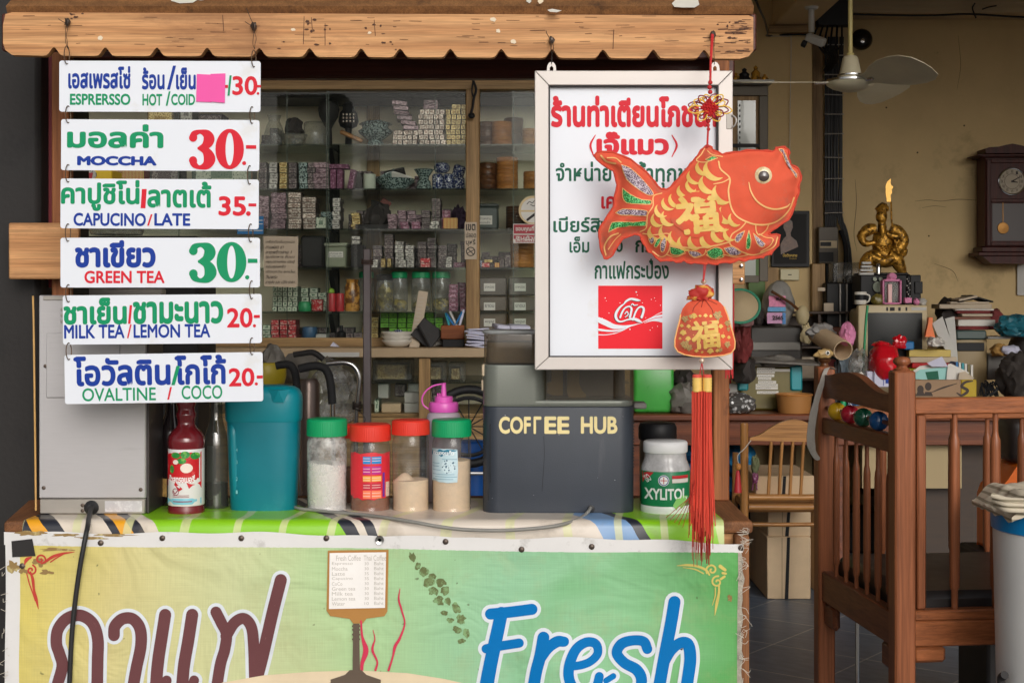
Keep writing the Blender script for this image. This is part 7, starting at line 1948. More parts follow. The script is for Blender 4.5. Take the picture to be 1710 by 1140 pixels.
# blue stool and dark wheel behind the jars
t = thing('blue_stool','bright blue plastic stool seen between the creamer jar and coffee machine','stool',P(787,900,4.4))
b = MB(); plathe(b,787,4.4,[(32,900),(28,760),(27,738),(22,735),(0,735)],28); b.build('seat',m_blueplastic,t,40)
b = MB(); tube(b,[(X(783,4.25)+.11*cos(a),1.25+.02*cos(a),Z(712,4.25)+.11*sin(a)) for a in [2*pi*k/36 for k in range(36)]],.013,10,True); tube(b,[(X(783,4.25)+.085*cos(a),1.25,Z(712,4.25)+.085*sin(a)) for a in [2*pi*k/36 for k in range(36)]],.006,8,True)
for k in range(6):
    a = pi * k / 6; b_ = Vector((X(783,4.25),1.25,Z(712,4.25))); tube(b,[b_-Vector((cos(a),0,sin(a)))*.09,b_+Vector((cos(a),0,sin(a)))*.09],.002,5)
b.thing('trolley_wheel',m_rubber,'dark spoked trolley wheel behind the squeeze bottle','wheel')
b = MB(); ptube(b,[(760,790,3.6),(790,790,3.6),(840,790,3.6)],3,8,1); b.thing('metal_rod',m_chrome,'thin metal rod lying behind the coffee machine','rod')
# goods standing behind the menu signs, left part of the cabinet
b = MB(); pbox(b,112,283,187,312,5.2,.14,.004); t = b.thing('yellow_carton',mat('bright_yellow',rgb(250,208,40),.45),'bright yellow coffee carton showing between two menu signs at the left','carton')
b = MB(); decal(b,circ(150,292,12,20,9),5.2,None,None,.002); b.build('printed_cup',m_whitebox,t,0)
b = MB(); decal(b,[(140,289),(156,289),(154,298),(142,298)],5.2,None,None,.004); b.build('printed_cup',m_tin,t,0)
b = MB(); lathe(b,P(195,392,4.6),[(.08,0),(.085,.01),(.085,.02),(.02,.026),(0,.03)],32); t = b.thing('pot_lid',m_clear,'glass pot lid showing between two menu signs','lid')
b = MB(); box(b,X(100,4.7),X(330,4.7),1.7,2.0,0,Z(394,4.7),.01); b.thing('side_cupboard',m_dark,'dark cupboard standing behind the steel machine and menu signs','cupboard')
b = MB(); pbox(b,110,482,270,500,4.0,.05,.003); b.thing('metal_tray',m_steeld,'long metal tray edge seen above the milk tea sign','tray')
for k, (x0_,x1_,y0_,y1_,m_) in enumerate(((300,322,168,206,m_whitebox),(245,290,175,241,m_foilg),(330,372,190,241,m_smallbox),(190,240,270,315,m_yellowbox),(250,300,268,315,m_smallbox),(320,420,262,315,m_wgbox),(330,420,350,382,m_smallbox))):
    b = MB(); pbox(b,x0_,y0_,x1_,y1_-.2,CD+.02,.15,.004); b.thing('carton',m_,['white','gold','dark printed','yellow','dim','wide green','low dark'][k]+' carton on the cabinet shelves behind the menu signs','carton')
# ------------------------------------------------------------------ right side of the shop: wall things
WD = 8.30
b = MB()
for k in range(9):
    x = 1379 + k * 3.3
    ptube(b,[(x+2*sin(k),62,WD-.03),(x,150,WD-.03-.012*(k % 2)),(x+.8*sin(k*2),280,WD-.03),(x,360,WD-.03),(x+(0 if k < 6 else 8),385,WD-.03),(x+(1 if k < 6 else 16),440,WD-.03),(x+(1 if k < 6 else 14),560,WD-.03)],1.9,6,3)
cbn = b.build('cable',m_black,None)
cbn.name = 'cable_bundle'; tag(cbn,'thick bundle of black cables strapped down the wall corner','cables')
b = MB()
for y in (75,92,125,158,191,224,263,299,337,356):
    p = P(1376,y,WD-.062); q = P(1409,y+R.uniform(-1,1),WD-.062)
    tube(b,[p,q],.0035,6)
ORG['cable_bundle'] = cbn.location.copy()
b.build('strap',m_steeld,cbn)
b = MB(); box(b,X(1362,8.1),X(1418,8.1),5.05,5.11,Z(46,8.1),3.38,.004); b.thing('dark_recess_block',m_black,'black cable junction board under the ceiling at the wall corner','board')  # black block added where there is only a dark recess
b = MB()
for k in range(6): ptube(b,[(1366+8*k,44,8.05),(1360+9*k,62+3*k,8.0),(1372+5*k,84,8.02),(1384+3*k,100,8.1),(1376+2*k,118,8.2)],1.8,6,5)
b.thing('cable_tangle',m_black,'loose black cable tangle below the junction board','cables')
b = MB(); ptube(b,[(1425,24,8.08),(1500,26,8.08),(1560,26,8.08),(1620,24,8.08),(1710,29,8.08),(1800,27,8.08)],1.8,6,6)
ptube(b,[(1628,6,8.08),(1624,14,8.07),(1628,26,8.07),(1630,31,8.07)],1.4,6,4); ptube(b,[(1640,16,8.08),(1652,12,8.07),(1664,10,8.07)],1.2,6,4)
b.thing('wall_cable',m_black,'black cable sagging along the beam at the top of the back wall','cable')
# thin pale cord down the column and along the ceiling beam corner
b = MB(); ptube(b,[(1284,61,8.03),(1316,61,8.03),(1321,66,8.03),(1320,150,8.03),(1319,245,8.03),(1318,400,8.03)],.6,5,4)
b.thing('thin_cord',m_lgrey,'thin pale cord running down the column behind the fish ornament','cord')
b = MB(); ptube(b,[(1262,0,6.3),(1268,15,6.4),(1277,35,6.8),(1282,55,7.2),(1283,60,8.0),(1320,58,8.02),(1352,58,8.02)],2.2,6,6)
b.thing('beam_cable',m_black,'black cable following the ceiling beam beside the scalloped board','cable')
b = MB(); pbox(b,1284,42,1354,54,8.0,.048,.003); b.thing('wooden_lintel',m_cabx,'short pale wooden strip under the ceiling beam','strip')
# security camera
t = thing('security_camera','small white security camera on a stem under the beam','camera',P(1354,12,7.2))
b = MB(); plathe(b,1355,7.2,[(5,54),(5,17),(10,16),(12,12),(0,11)],16); b.build('mount',m_lgrey,t)
b = MB(); M_ = Matrix.Translation(P(1362,67,7.15)) @ Euler((radians(20),radians(24),radians(-28))).to_matrix().to_4x4(); box(b,-.05,.05,-.022,.022,-.02,.02,.006,M_); hb = b.build('housing',m_lgrey,t)
b = MB(); M_ = Matrix.Translation(P(1346,75,7.1)) @ Euler((0,radians(-66),0)).to_matrix().to_4x4(); lathe(b,(0,0,0),[(.018,0),(.018,.02),(.012,.024),(0,.024)],16,M=M_); 
b.build('lens',m_black,hb)
t = thing('alarm_bell','round dark alarm bell mounted on the back wall','bell',P(1438,85,WD-.02))
b = MB(); lathe(b,P(1438,67,WD),[(.06,0),(.062,.02),(.05,.045),(.02,.06),(0,.062)],28,M=Rx); b.build('gong',mat('dark_bell',rgb(44,42,42),.2,.5),t)
b = MB(); lathe(b,P(1440,69,WD-.062),[(.012,0),(.012,.01),(0,.012)],14,M=Rx); b.build('cap',m_chrome,t)
# small shrine shelf and second cabinet at the corner
b = MB(); pbox(b,1200,133,1293,137,7.3,.25,.002); b.thing('shrine_shelf',m_lgrey,'thin pale shelf holding little gold figures by the column','shelf')
for k, (x,w_,h,m_) in enumerate(((1229,8,14,m_goldstat),(1243,11,22,m_black),(1262,10,26,m_goldstat),(1277,7,12,m_goldstat))):
    D_ = 7.35; b = MB(); lathe(b,(X(x,D_),D_+CY,Z(133,7.3)+.0005),[(w_*U(D_),0),(w_*U(D_),.01),(w_*.7*U(D_),h*.3*U(D_)),(w_*.8*U(D_),h*.5*U(D_)),(w_*.3*U(D_),h*.7*U(D_)),(w_*.4*U(D_),h*.85*U(D_)),(0,h*U(D_))],20); b.thing('little_figure',m_,['tiny gold figure at the left of the shrine shelf','black rounded figure on the shrine shelf','tallest gold figure on the shrine shelf','small gold figure at the right end of the shrine shelf'][k],'figurine','figures on the shrine shelf',60)
t = thing('corner_cabinet','narrow dark framed glass cabinet standing in front of the column','cabinet',(X(1240,7.4),7.5+CY,0))
b = MB(); pbox(b,1212,142,1282,262,7.42,.15,.003); b.build('back',m_cab,t)
D_ = 7.4
b = MB()
for x0_, y0_, x1_, y1_ in ((1205,143,1283,160),(1268,160,1283,470),(1205,460,1268,472)): pbox(b,x0_,y0_,x1_,y1_,D_,.018,.003)
b.build('frame',mat('grey_brown_frame',rgb(92,82,66),.5),t)
b = MB(); pbox(b,1232,168,1262,470,D_+.012,.004,0); b.build('glass_pane',m_celadon if 0 else mat('dim_pane',rgb(150,156,146),.15,coat=.5),t,0)
b = MB()
for k in range(14): pbox(b,1234.6,174+k*9,1236.4,178+k*9,D_+.008,.003,0)
b.build('slotted_rail',m_dark,t,0)
b = MB(); pbox(b,1205,240,1268,246,D_+.004,.006,0); b.build('bar',m_dark,t,0)
# ceiling fan
FDn = 6.0
fan = thing('ceiling_fan','cream three bladed ceiling fan hanging on a long rod','fan',P(1420,142,FDn))
cf_ = P(1420,142,FDn)
b = MB(); plathe(b,1420,FDn,[(3.8,94),(3.8,-220)],14); plathe(b,1420,FDn,[(6,94),(6.5,90),(4,88)],14); b.build('rod',mat('cream_paint',rgb(214,198,130),.4),fan)
mfan = mat('fan_paint',rgb(216,206,176),.4,var=.06)
b = MB(); plathe(b,1420,FDn,[(0,154),(14,153),(30,148),(39,142),(40,139),(38,137),(30,134),(19,131),(19,128),(18,124),(13,98),(10,94),(5,92.5)],40); b.build('motor',mfan,fan,40)
b = MB(); plathe(b,1420,FDn,[(38.8,137.8),(40.5,137),(40.5,134),(38,133),(30,132.4)],40); plathe(b,1420,FDn,[(20,127.6),(21,127),(21,125),(19,124.4)],32); b.build('trim',m_chrome,fan)
zb = Z(137,FDn)
for ang in (180,52,-66):
    a = radians(ang); u_ = Vector((cos(a),sin(a),0)); v_ = Vector((-sin(a),cos(a),0))
    out = []; outl = [(.07,.026),(.13,.03),(.2,.06),(.28,.085),(.36,.095),(.42,.09),(.465,.065),(.48,.02)]
    pitch = -.15 if ang == 180 else -.42 if ang < 0 else -.4
    loc_ = Vector((cf_.x,cf_.y,zb))
    pts = [(r,s_) for r,s_ in outl] + [(r,-s_) for r,s_ in outl[::-1]]
    q = lambda r, s_, h: loc_ + u_ * r + v_ * s_ + Vector((0,0,pitch*s_*(1.0 if ang == 180 else 1.5-r)+h))
    n_ = len(pts)
    b = MB(); b.add([q(r,s_,0) for r,s_ in pts]+[q(r,s_,-.003) for r,s_ in pts],[list(range(n_)),list(range(n_,2*n_))[::-1]]+[[k,n_+k,n_+(k+1) % n_,(k+1) % n_] for k in range(n_)])
    b.build('blade',mfan,fan,0)
    b = MB(); tube(b,[loc_+u_*.06,loc_+u_*.15+Vector((0,0,-.004))],.008,8); b.build('blade_arm',m_chrome,fan)
# wall clock
CKD = 8.14
ck = thing('wall_clock','dark wooden pendulum wall clock on the back wall','clock',P(1690,440,CKD))
b = MB()
pbox(b,1645,262,1736,412,CKD,.15,.004); b.build('case',m_clock,ck)
b = MB(); prism(b,[(1646,256),(1646,248),(1652,246),(1668,245),(1680,242),(1691,240),(1702,242),(1714,245),(1730,246),(1736,248),(1736,256)],CKD-.01,.15); pbox(b,1640,257,1742,262.4,CKD-.03,.18,.004); pbox(b,1632,258,1750,260,CKD-.04,.19,.001); b.build('cornice',m_clock,ck)
b = MB(); pbox(b,1634,421,1748,427,CKD-.03,.18,.003); pbox(b,1640,412.4,1742,420.6,CKD-.01,.16,.003)
prism(b,[(1640,427.3),(1742,427.3),(1726,440),(1656,440)],CKD-.01,.15); b.build('base',m_clock,ck)
b = MB()
for x0_, y0_, x1_, y1_ in ((1648,266,1655,410),(1726,266,1733,410),(1655,266,1726,272),(1655,404,1726,410),(1655,332,1726,338)): pbox(b,x0_,y0_,x1_,y1_,CKD-.012,.012,.003)
b.build('door_frame',m_clock,ck)
b = MB(); tube(b,[P(1690+22*cos(2*pi*k/40),303+22*sin(2*pi*k/40),CKD-.004) for k in range(40)],.005,8,True); b.build('bezel',m_chrome,ck)
b = MB(); decal(b,circ(1690,303,20.5,36),CKD-.003); dl = b.build('dial',mat('clock_dial',rgb(176,164,144),.6),ck,0)
b = MB()
for k in range(12):
    a = 2 * pi * k / 12; L_(b,['XII','I','II','III','IV','V','VI','VII','VIII','IX','X','XI'][k],(1690+16.5*sin(a)-1.8,303-16.5*cos(a)-2.6,1690+16.5*sin(a)+1.8,303-16.5*cos(a)+2.6),CKD-.006,0)
stroke(b,circ(1690,303,12.5,20)+[(1702.5,303)],.5,CKD-.006,None,2)
b.build('numerals',m_ink,dl,0)
b = MB(); stroke(b,[(1690,303),(1704,295)],[2.2,1],CKD-.008,None,2); stroke(b,[(1690,303),(1699,304.5)],[2.4,1.4],CKD-.009,None,2); decal(b,circ(1690,303,1.6,10),CKD-.010); b.build('hand',m_ink,ck,0)
b = MB(); decal(b,rect(1657,340,1724,402),CKD-.002); b.build('door_panel',mat('clock_interior',rgb(40,20,18),.4),ck,0)
b = MB(); pbox(b,1674.5,338,1675.5,374,CKD-.006,.003,0); lathe(b,P(1675,381,CKD-.004),[(.033,0),(.031,.004),(0,.006)],28,M=Rx); b.build('pendulum',mat('brass',rgb(150,104,40),.4,.5),ck)
for k, (x0_,y0_,x1_,y1_,lb_) in enumerate(((1699,428,1740,493,'white paper sheet pinned on the wall under the clock'),)):
    b = MB(); pbox(b,x0_,y0_+14,x1_,y1_,WD,.003,0); b.thing('paper_sheet',m_lgrey,lb_,'paper',smooth=0)
# framed dark portrait, switch plate, meter box
t = thing('framed_portrait','black framed dark portrait print with yellow writing on the column','picture',P(1320,445,8.02))
b = MB(); pbox(b,1288,352,1352,446,8.02,.022,.003); b.build('frame',m_black,t)
b = MB(); pbox(b,1293,357,1347,440,8.016,.003,0); b.build('print',mat('dark_print',rgb(24,22,22),.5,spec=.15),t,0)
b = MB(); decal(b,[(1304,425),(1303,408),(1309,398),(1313,394),(1312,388),(1308,380),(1309,370),(1316,364),(1323,370),(1324,380),(1320,389),(1321,395),(1330,402),(1333,412)],8.015,None,None,.0015); b.build('printed_figure',mat('dim_sepia',rgb(104,74,56),.4,var=.5,vs=26),t,0)
b = MB(); L_(b,'ป๋อติงหลาย',(1307,423,1331,429),8.015,.04,None,.003); L_(b,'รักเสมอ',(1318,430,1330,433),8.015,.0,None,.003); b.build('lettering',mat('gold_text',rgb(196,160,50),.5),t,0)
b = MB(); pbox(b,1303,449,1335,468,8.025,.02,.004); t = b.thing('switch_plate',mat('aged_switch',rgb(206,196,156),.4),'cream switch box on the wall below the portrait','switch')
b = MB(); pbox(b,1316,458,1322,459.4,8.023,.002,0); b.build('mark',m_dark,t,0)
t = thing('meter_box','grey electricity meter box under the cable bundle','meter',P(1385,440,WD-.1))
b = MB(); pbox(b,1367,379,1400,440,WD-.09,.08,.004); b.build('box',mat('meter_grey',rgb(92,84,72),.5),t)
b = MB(); pbox(b,1369,402,1398,414,WD-.094,.004,.001); b.build('panel',m_beige,t)
b = MB(); pbox(b,1370,404,1388,411,WD-.097,.003,0); pbox(b,1368,421,1392,437,WD-.094,.004,.004); b.build('window',m_black,t)
b = MB(); ptube(b,[(1404,384,WD-.05),(1412,410,WD-.05),(1412,460,WD-.05),(1406,520,WD-.05)],4,8,5); b.thing('thick_cable',m_black,'thick black cable bending down beside the meter box','cable')
b = MB(); box(b,X(1356,8.0),X(1378,8.0),5.0,5.08,.82,Z(440,8.0),.004); b.thing('wooden_strip',m_cab,'upright pale wooden strip on the desk below the meter box','strip')
b = MB(); pbox(b,1250,432,1278,560,8.0,.03,.003); b.thing('green_folder',mat('dull_green',rgb(86,120,52),.5),'dull green folder upright behind the fish fin','folder')
b = MB(); pbox(b,1274,446,1300,660,8.03,.012,.003); b.thing('pale_plank',m_cab,'pale plank standing against the column behind the hat','plank')

# ------------------------------------------------------------------ desk along the back
ZD = .828
t = thing('dark_backing_unit','dark wooden pigeonhole unit on the desk behind the hanging bags','shelf unit',P(1310,690,7.9))  # dark backing added so the bright wall does not show between the clutter
m_drk = mat('shade_dark_wood',rgb(66,52,42),.6,var=.2,vs=8,stretch=(1,1,4))  # dark tone carries the shade behind the clutter and under the desk
b = MB(); pbox(b,1236,528,1432,684,7.98,.02,.002); b.build('back',m_drk,t)
for x in (1236,1300,1366,1428):
    b = MB(); pbox(b,x,524,x+5,684,7.84,.139,.002); b.build('divider',m_drk,t)
for y in (520,578,632):
    b = MB(); pbox(b,1234,y,1434,y+4,7.83,.15,.002); b.build('shelf',m_drk,t)
for k, (x0_,y0_,x1_,y1_,m_,lb_) in enumerate(((1308,590,1330,632,m_sackd,'dark folder box in the middle pigeonhole'),(1334,596,1360,632,m_oldpaper,'bundle of old papers in the middle pigeonhole'),(1372,600,1396,632,m_sackr,'maroon box in the right pigeonhole'),(1372,540,1384,578,m_lgrey,'grey file standing in the upper right pigeonhole'),(1388,546,1420,578,m_desk,'brown box in the upper right pigeonhole'))):
    b = MB(); pbox(b,x0_,y0_,x1_,y1_-.3,7.86,.1,.004); b.thing('file_box',m_,lb_,'box')
desk = thing('desk','long dark wooden desk with drawers heaped with clutter along the back wall','desk',(X(1500,7.6),7.6+CY,0))
dx0, dx1 = X(1040,7.2), 4.2
b = MB(); box(b,dx0,dx1,7.18+CY,8.25+CY,ZD-.035,ZD,.006); b.build('top',m_desk,desk)
b = MB(); box(b,dx0+.03,dx1,7.22+CY,7.25+CY,ZD-.16,ZD-.036,.004); b.build('drawer_front',m_desk,desk)
b = MB(); box(b,X(1480,7.3),dx1,7.4+CY,7.44+CY,.02,ZD-.037,.004); b.build('panel',m_drk,desk)  # panel colour holds the shade below the desk top
for xa in (dx0+.05,X(1385,7.3)):
    b = MB(); box(b,xa,xa+.06,7.24+CY,7.30+CY,0,ZD-.036,.006); b.build('leg',m_desk,desk)
b = MB(); box(b,X(1440,7.3),X(1606,7.3),7.3+CY,7.34+CY,Z(815,7.3),Z(735,7.3)); 
b.build('panel',mat('pale_modesty_panel',rgb(176,156,118),.7),desk)
def on(px0,py0,px1,D,dep,m,name,label,cat,bev=.004,base=None,group=None):
    z0 = ZD + .0006 if base is None else base
    b = MB(); box(b,X(px0,D),X(px1,D),D+CY,D+CY+dep,z0,Z(py0,D),bev)
    return b.thing(name,m,label,cat,group)
# green translucent box, bags
b = MB(); box(b,X(1058,7.25),X(1126,7.25),7.25+CY,7.5+CY,ZD+.001,Z(612,7.25),.02,None,3); b.thing('green_box',m_greenbox,'green translucent plastic box on the desk right of the coffee machine','box')
b = MB(); pblob(b,1112,640,1165,688,7.3,.25,.35,61,.7,3,2.2); b.thing('polythene_bundle',m_sackg,'grey polythene bundle between the green box and the right post','bundle')
b = MB(); pblob(b,1122,612,1160,655,7.5,.25,.4,63,.7,3,2.4); b.thing('dark_bundle',m_sackd,'dark crumpled bundle above the grey polythene bundle','bundle')
b = MB(); pblob(b,1200,655,1262,688.5,7.24,.2,.14,65,.75,4,3); b.thing('sweet_bag',m_shells,'bag of silver wrapped sweets on the edge of the desk','bag')
t = thing('white_tin','white tin with a red spot behind the bag of silver sweets','tin',P(1218,660,7.4))
b = MB(); pbox(b,1200,640,1232,690,7.4,.1,.006); b.build('body',m_lgrey,t)
b = MB(); decal(b,circ(1215,651,4.2,18),7.4,None,None,.001); b.build('red_spot',m_tin,t,0)
b = MB(); ptube(b,[(1206,628,7.35),(1212,622,7.35),(1218,628,7.35),(1220,640,7.35)],1.2,6,5); pblob(b,1202,620,1216,640,7.38,.04,.3,5); b.thing('red_rosette',m_tin,'small red paper decoration on the white tin','decoration')
# storage box with teal clips
t = thing('clip_box','olive storage box with teal clip handles and pasted strips of writing','storage box',P(1290,690,7.4))
b = MB(); box(b,X(1236,7.4),X(1340,7.4),7.4+CY,7.7+CY,ZD+.001,Z(612,7.4),.012); b.build('body',m_olive,t)
for xa, xb in ((1232,1250),(1320,1340)):
    b = MB(); box(b,X(xa,7.39),X(xb,7.39),7.385+CY,7.45+CY,Z(652,7.39),Z(610,7.39),.008); b.build('clip',m_tealclip,t)
b = MB()
for k, (x0_,x1_,y) in enumerate(((1264,1294,616),(1264,1294,621),(1264,1293,627),(1266,1288,632),(1266,1296,638),(1262,1299,643),(1262,1299,648),(1264,1300,655),(1294,1320,618))):
    pbox(b,x0_,y-2.3,x1_,y+2.2,7.397,.002,0)
ls = b.build('paper_strip',m_paper,t,0)
b = MB()
for k, (x0_,x1_,y) in enumerate(((1266,1292,616),(1266,1290,621),(1266,1291,627),(1268,1286,632),(1268,1294,638),(1264,1297,643),(1264,1290,648),(1266,1298,655))):
    for q in range(int((x1_-x0_)/3)): stroke(b,[(x0_+q*3,y+R.uniform(-.8,.8)),(x0_+q*3+1.8,y+R.uniform(-.8,.8))],.6,7.396,None,2)
b.build('handwriting',m_ink,ls,0)
b = MB(); plathe(b,1326,7.28,[(25,690),(27,684),(29,663),(30,658),(28.5,657.5),(26,680),(0,682)],40); bk = b.thing('wicker_basket',m_basket,'round woven wicker basket on the desk edge','basket',None,50)
b = MB(); tube(b,[(X(1326,7.28)+.0905*cos(a),7.28+CY+.0905*sin(a),Z(658.5,7.28)) for a in [2*pi*k/36 for k in range(36)]],.005,8,True); b.build('rim',m_barrel,bk)
b = MB()
b.add([(0,0,0)],[])
sp_ = []
b = MB(); obox(b,P(1310,603,7.35),(.33,.16,.012),(radians(6),radians(3),0),.005); b.thing('flat_parcel',m_sackg,'flat grey parcel lying on the clip box','parcel')
b = MB(); pblob(b,1270,592,1330,612,7.4,.14,.35,71,.6,3,2.5); b.thing('crumpled_bag',m_sackg,'grey crumpled bag on top of the flat parcel','bag')
t = thing('printer','dark grey boxy printer with a pale front strip behind the clip box','printer',P(1290,690,7.7))
b = MB(); box(b,X(1252,7.75),X(1340,7.75),7.75+CY,8.1+CY,ZD+.001,Z(544,7.75),.012); b.build('body',mat('printer_grey',rgb(62,58,54),.5),t)  # grey lowered to hold the shade among the clutter
b = MB(); pbox(b,1255,571,1337,585,7.735,.015,.004); b.build('front_strip',mat('strip_grey',rgb(140,136,130),.5),t)  # strip colour lowered for the same shade
# plastic bag with labels, egg-shaped bag, hat, red sacks
t = thing('labelled_bag','big clear plastic bag with pink and blue printed labels','bag',P(1298,545,7.75))
b = MB(); pblob(b,1272,470,1326,546,7.8,.18,.12,73,.9,4,1.6); b.build('bag',mat('bag_grey',rgb(150,148,144),.35,var=.2,vs=12,coat=.3),t,60)
bf = lambda x, z: 7.8 + CY - .092
for nm, c_, rc in (('pink',rgb(226,130,170),(1284,494,1312,512)),('pinklow',rgb(206,150,190),(1281,522,1306,540)),('blue',rgb(90,160,210),(1282,512.5,1312,520)),('bluelow',rgb(60,130,196),(1306.5,522,1312,541))):
    b = MB(); decal(b,rect(*rc),7.7,None,None,.001); b.build('label',mat('bag_'+nm,c_,.5,var=.2,vs=60),t,0)
b = MB(); L_(b,'2565',(1290,527,1308,534),7.69,.03); L_(b,'พ.ศ.',(1296,496,1308,502),7.69,.03); b.build('lettering',m_ink,t,0)
b = MB(); pblob(b,1329,510,1351,542,7.7,.07,.1,75,.9); pblob(b,1338,540,1356,574,7.7,.04,.5,77,.9); b.thing('egg_bag',mat('cream_bag',rgb(196,180,140),.6,var=.1),'knotted cream bag hanging beside the labelled plastic bag','bag')
b = MB(); tube(b,[P(1288,486,7.66),P(1320,506,7.66),P(1332,516,7.68)],.008,8); b.thing('dark_rod',m_barreld,'dark wooden rod lying across the labelled plastic bag','rod')
t = thing('straw_hat','round straw hat with a green rim hanging behind the red strap','hat',P(1240,510,7.0))
M_ = Matrix.Translation(P(1236,511,7.0)) @ Euler((radians(58),radians(-12),0)).to_matrix().to_4x4()
b = MB(); lathe(b,(0,0,0),[(.088,0),(.06,.02),(.03,.035),(0,.04)],36,M=M_); b.build('crown',m_straw,t,60)
b = MB(); tube(b,[M_ @ Vector((.094*cos(a),.094*sin(a),0)) for a in [2*pi*k/36 for k in range(36)]],.007,8,True); b.build('rim',m_hatrim,t)
b = MB(); pblob(b,1222,528,1256,605,7.2,.14,.3,81,.9,4,2); b.thing('maroon_sack',m_sackr,'maroon sack hanging below the straw hat','sack')
b = MB(); pblob(b,1220,522,1258,545,7.15,.12,.4,83,.7,3,2); b.thing('pink_cloth',mat('dusty_pink',rgb(150,110,110),.85,var=.15),'dusty pink cloth over the maroon sack','cloth')
b = MB(); pblob(b,1222,590,1262,640,7.3,.2,.4,85,.8,3,2); b.thing('dark_bundle',m_sackd,'dark bundle on the desk under the maroon sack','bundle')
b = MB(); pblob(b,1252,505,1275,545,7.6,.12,.4,87,.8,3,2); b.thing('dark_bundle',m_sackd,'dark bag behind the straw hat rim','bundle')
# cardboard tube, bird head, pink bag
b = MB(); A_, B_ = P(1364,556,7.42), P(1408,585,7.12); M_ = Matrix.Translation((A_+B_)/2) @ (B_-A_).to_track_quat('Z','Y').to_matrix().to_4x4()
n_ = 32; L0, r0, r1 = (B_-A_).length, .050, .046
vs = []
for z, r in ((-L0/2,r0),(L0/2,r0),(L0/2,r1),(-L0/2+.01,r1)):
    for k in range(n_): vs.append(M_ @ Vector((r*cos(2*pi*k/n_),r*sin(2*pi*k/n_),z)))
b.add(vs,[[i*n_+k,i*n_+(k+1) % n_,((i+1) % 4)*n_+(k+1) % n_,((i+1) % 4)*n_+k] for i in range(4) for k in range(n_)])
b.thing('cardboard_tube',m_cardboard,'open brown cardboard tube lying among the desk clutter','tube',None,50)
for k, (x0_,y0_,x1_,y1_) in enumerate(((1350,540,1392,566),(1398,590,1425,640))):
    b = MB(); pblob(b,x0_,y0_,x1_,y1_,7.35+.1*k,.1,.6,90+k,.8,3,2.6); b.thing('crumpled_paper',mat('crumpled%d' % k,(rgb(150,148,146),rgb(150,166,180))[k],.7,var=.1),['grey crumpled paper above the cardboard tube','bluish crumpled plastic below the mouth of the cardboard tube'][k],'paper')
b = MB(); pblob(b,1402,538,1428,577,7.2,.1,.2,93,.9,4,2.2); b.thing('pink_pouch',m_pinkbag,'pink cloth pouch hanging left of the old monitor','pouch')
# old monitor on the desk
MD = 7.5
t = thing('crt_monitor','old beige monitor with a dark screen under a pile of ornaments','monitor',P(1492,640,MD))
b = MB(); box(b,X(1433,MD),X(1550,MD),MD+CY,MD+CY+.05,Z(625,MD),Z(509,MD),.012,None,2); b.build('bezel',m_beige,t)
b = MB(); box(b,X(1441,MD),X(1543,MD),MD+CY+.05,MD+CY+.33,Z(620,MD),Z(515,MD),.03,None,2); b.build('casing',m_beige,t)
b = MB()
n_ = 12; vs = []
for i in range(n_+1):
    for j in range(n_+1):
        s_, q_ = i / n_ * 2 - 1, j / n_ * 2 - 1
        v = P(1494.5+45.5*s_,567+45*q_,MD); v.y -= .008 * (1-s_*s_) * (1-q_*q_) + .0015; vs.append(v)
b.add(vs,[[i*(n_+1)+j,i*(n_+1)+j+1,(i+1)*(n_+1)+j+1,(i+1)*(n_+1)+j] for i in range(n_) for j in range(n_)]); b.build('screen',m_screen,t,60)
b = MB(); pbox(b,1522,513,1547,518,MD-.002,.002,0); b.build('sticker',m_lgrey,t,0)
b = MB(); ptube(b,[(1449,510,MD-.004),(1446,540,MD-.004),(1443,590,MD-.004),(1441,622,MD-.004)],2,6,4); b.build('green_tape',m_lidg,t)
b = MB(); box(b,X(1450,MD),X(1535,MD),MD+CY+.06,MD+CY+.3,ZD+.001,Z(626,MD),.01); b.build('stand',m_beige,t)
b = MB(); 
for x0_, x1_ in ((1480,1483),(1486,1494),(1500,1504),(1512,1515)): decal(b,rect(x0_,513,x1_,519),MD,None,None,.001)
b.build('mark',m_dark,t,0)
ZM = Z(509,MD)
# ornaments on the monitor
t = thing('perfume_ornament','pink glass perfume shaped ornament on the monitor','ornament',P(1489,509,MD+.05))
b = MB()
for x0_, y0_, x1_, y1_ in ((1474,468,1477,507),(1503,468,1506,507),(1477,466,1503,470),(1477,505,1503,508)): pbox(b,x0_,y0_,x1_,y1_,MD+.04,.05,.003)
b.build('frame',m_pinkbag,t)
b = MB(); pbox(b,1477.3,470.3,1502.7,504.8,MD+.06,.02,.001); b.build('pane',m_clear,t,0)
b = MB(); pbox(b,1483,474,1490,505,MD+.045,.012,.003); b.build('stem',mat('pale_pink_glass',rgb(240,190,190),.2),t)
b = MB(); pblob(b,1481,455,1497,468,MD+.06,.05,.3,95,.8); b.build('stopper',m_pinkbag,t)
t = thing('black_console','black box behind the pink ornament under the golden figure','box',P(1490,509,MD+.12))
b = MB(); box(b,X(1437,MD+.14),X(1538,MD+.14),MD+CY+.14,MD+CY+.34,ZM+.001,Z(459,MD+.14),.004); b.build('body',m_black,t)
b = MB(); pbox(b,1528,470,1541,490,MD+.13,.01,.002); b.build('knob',m_black,t)
b = MB(); pl = circ(1466,479,8,16,9) ; prism(b,pl,MD+.125,.01); prism(b,circ(1461,466,3.4,10),MD+.124,.009); prism(b,circ(1471,466,3.4,10),MD+.124,.009); b.thing('bear_cutout',mat('pale_jade',rgb(150,160,140),.5),'pale bear shaped cut-out stuck on the black box','cut-out')
b = MB(); plathe(b,1517,MD+.05,[(6,508),(6,498),(4,496),(5,480),(3,474),(4,470),(4,462),(2,458),(0,457)],18); t = b.thing('black_doll',m_black,'slim black doll ornament with white beads on the monitor','ornament',None,50)
b = MB()
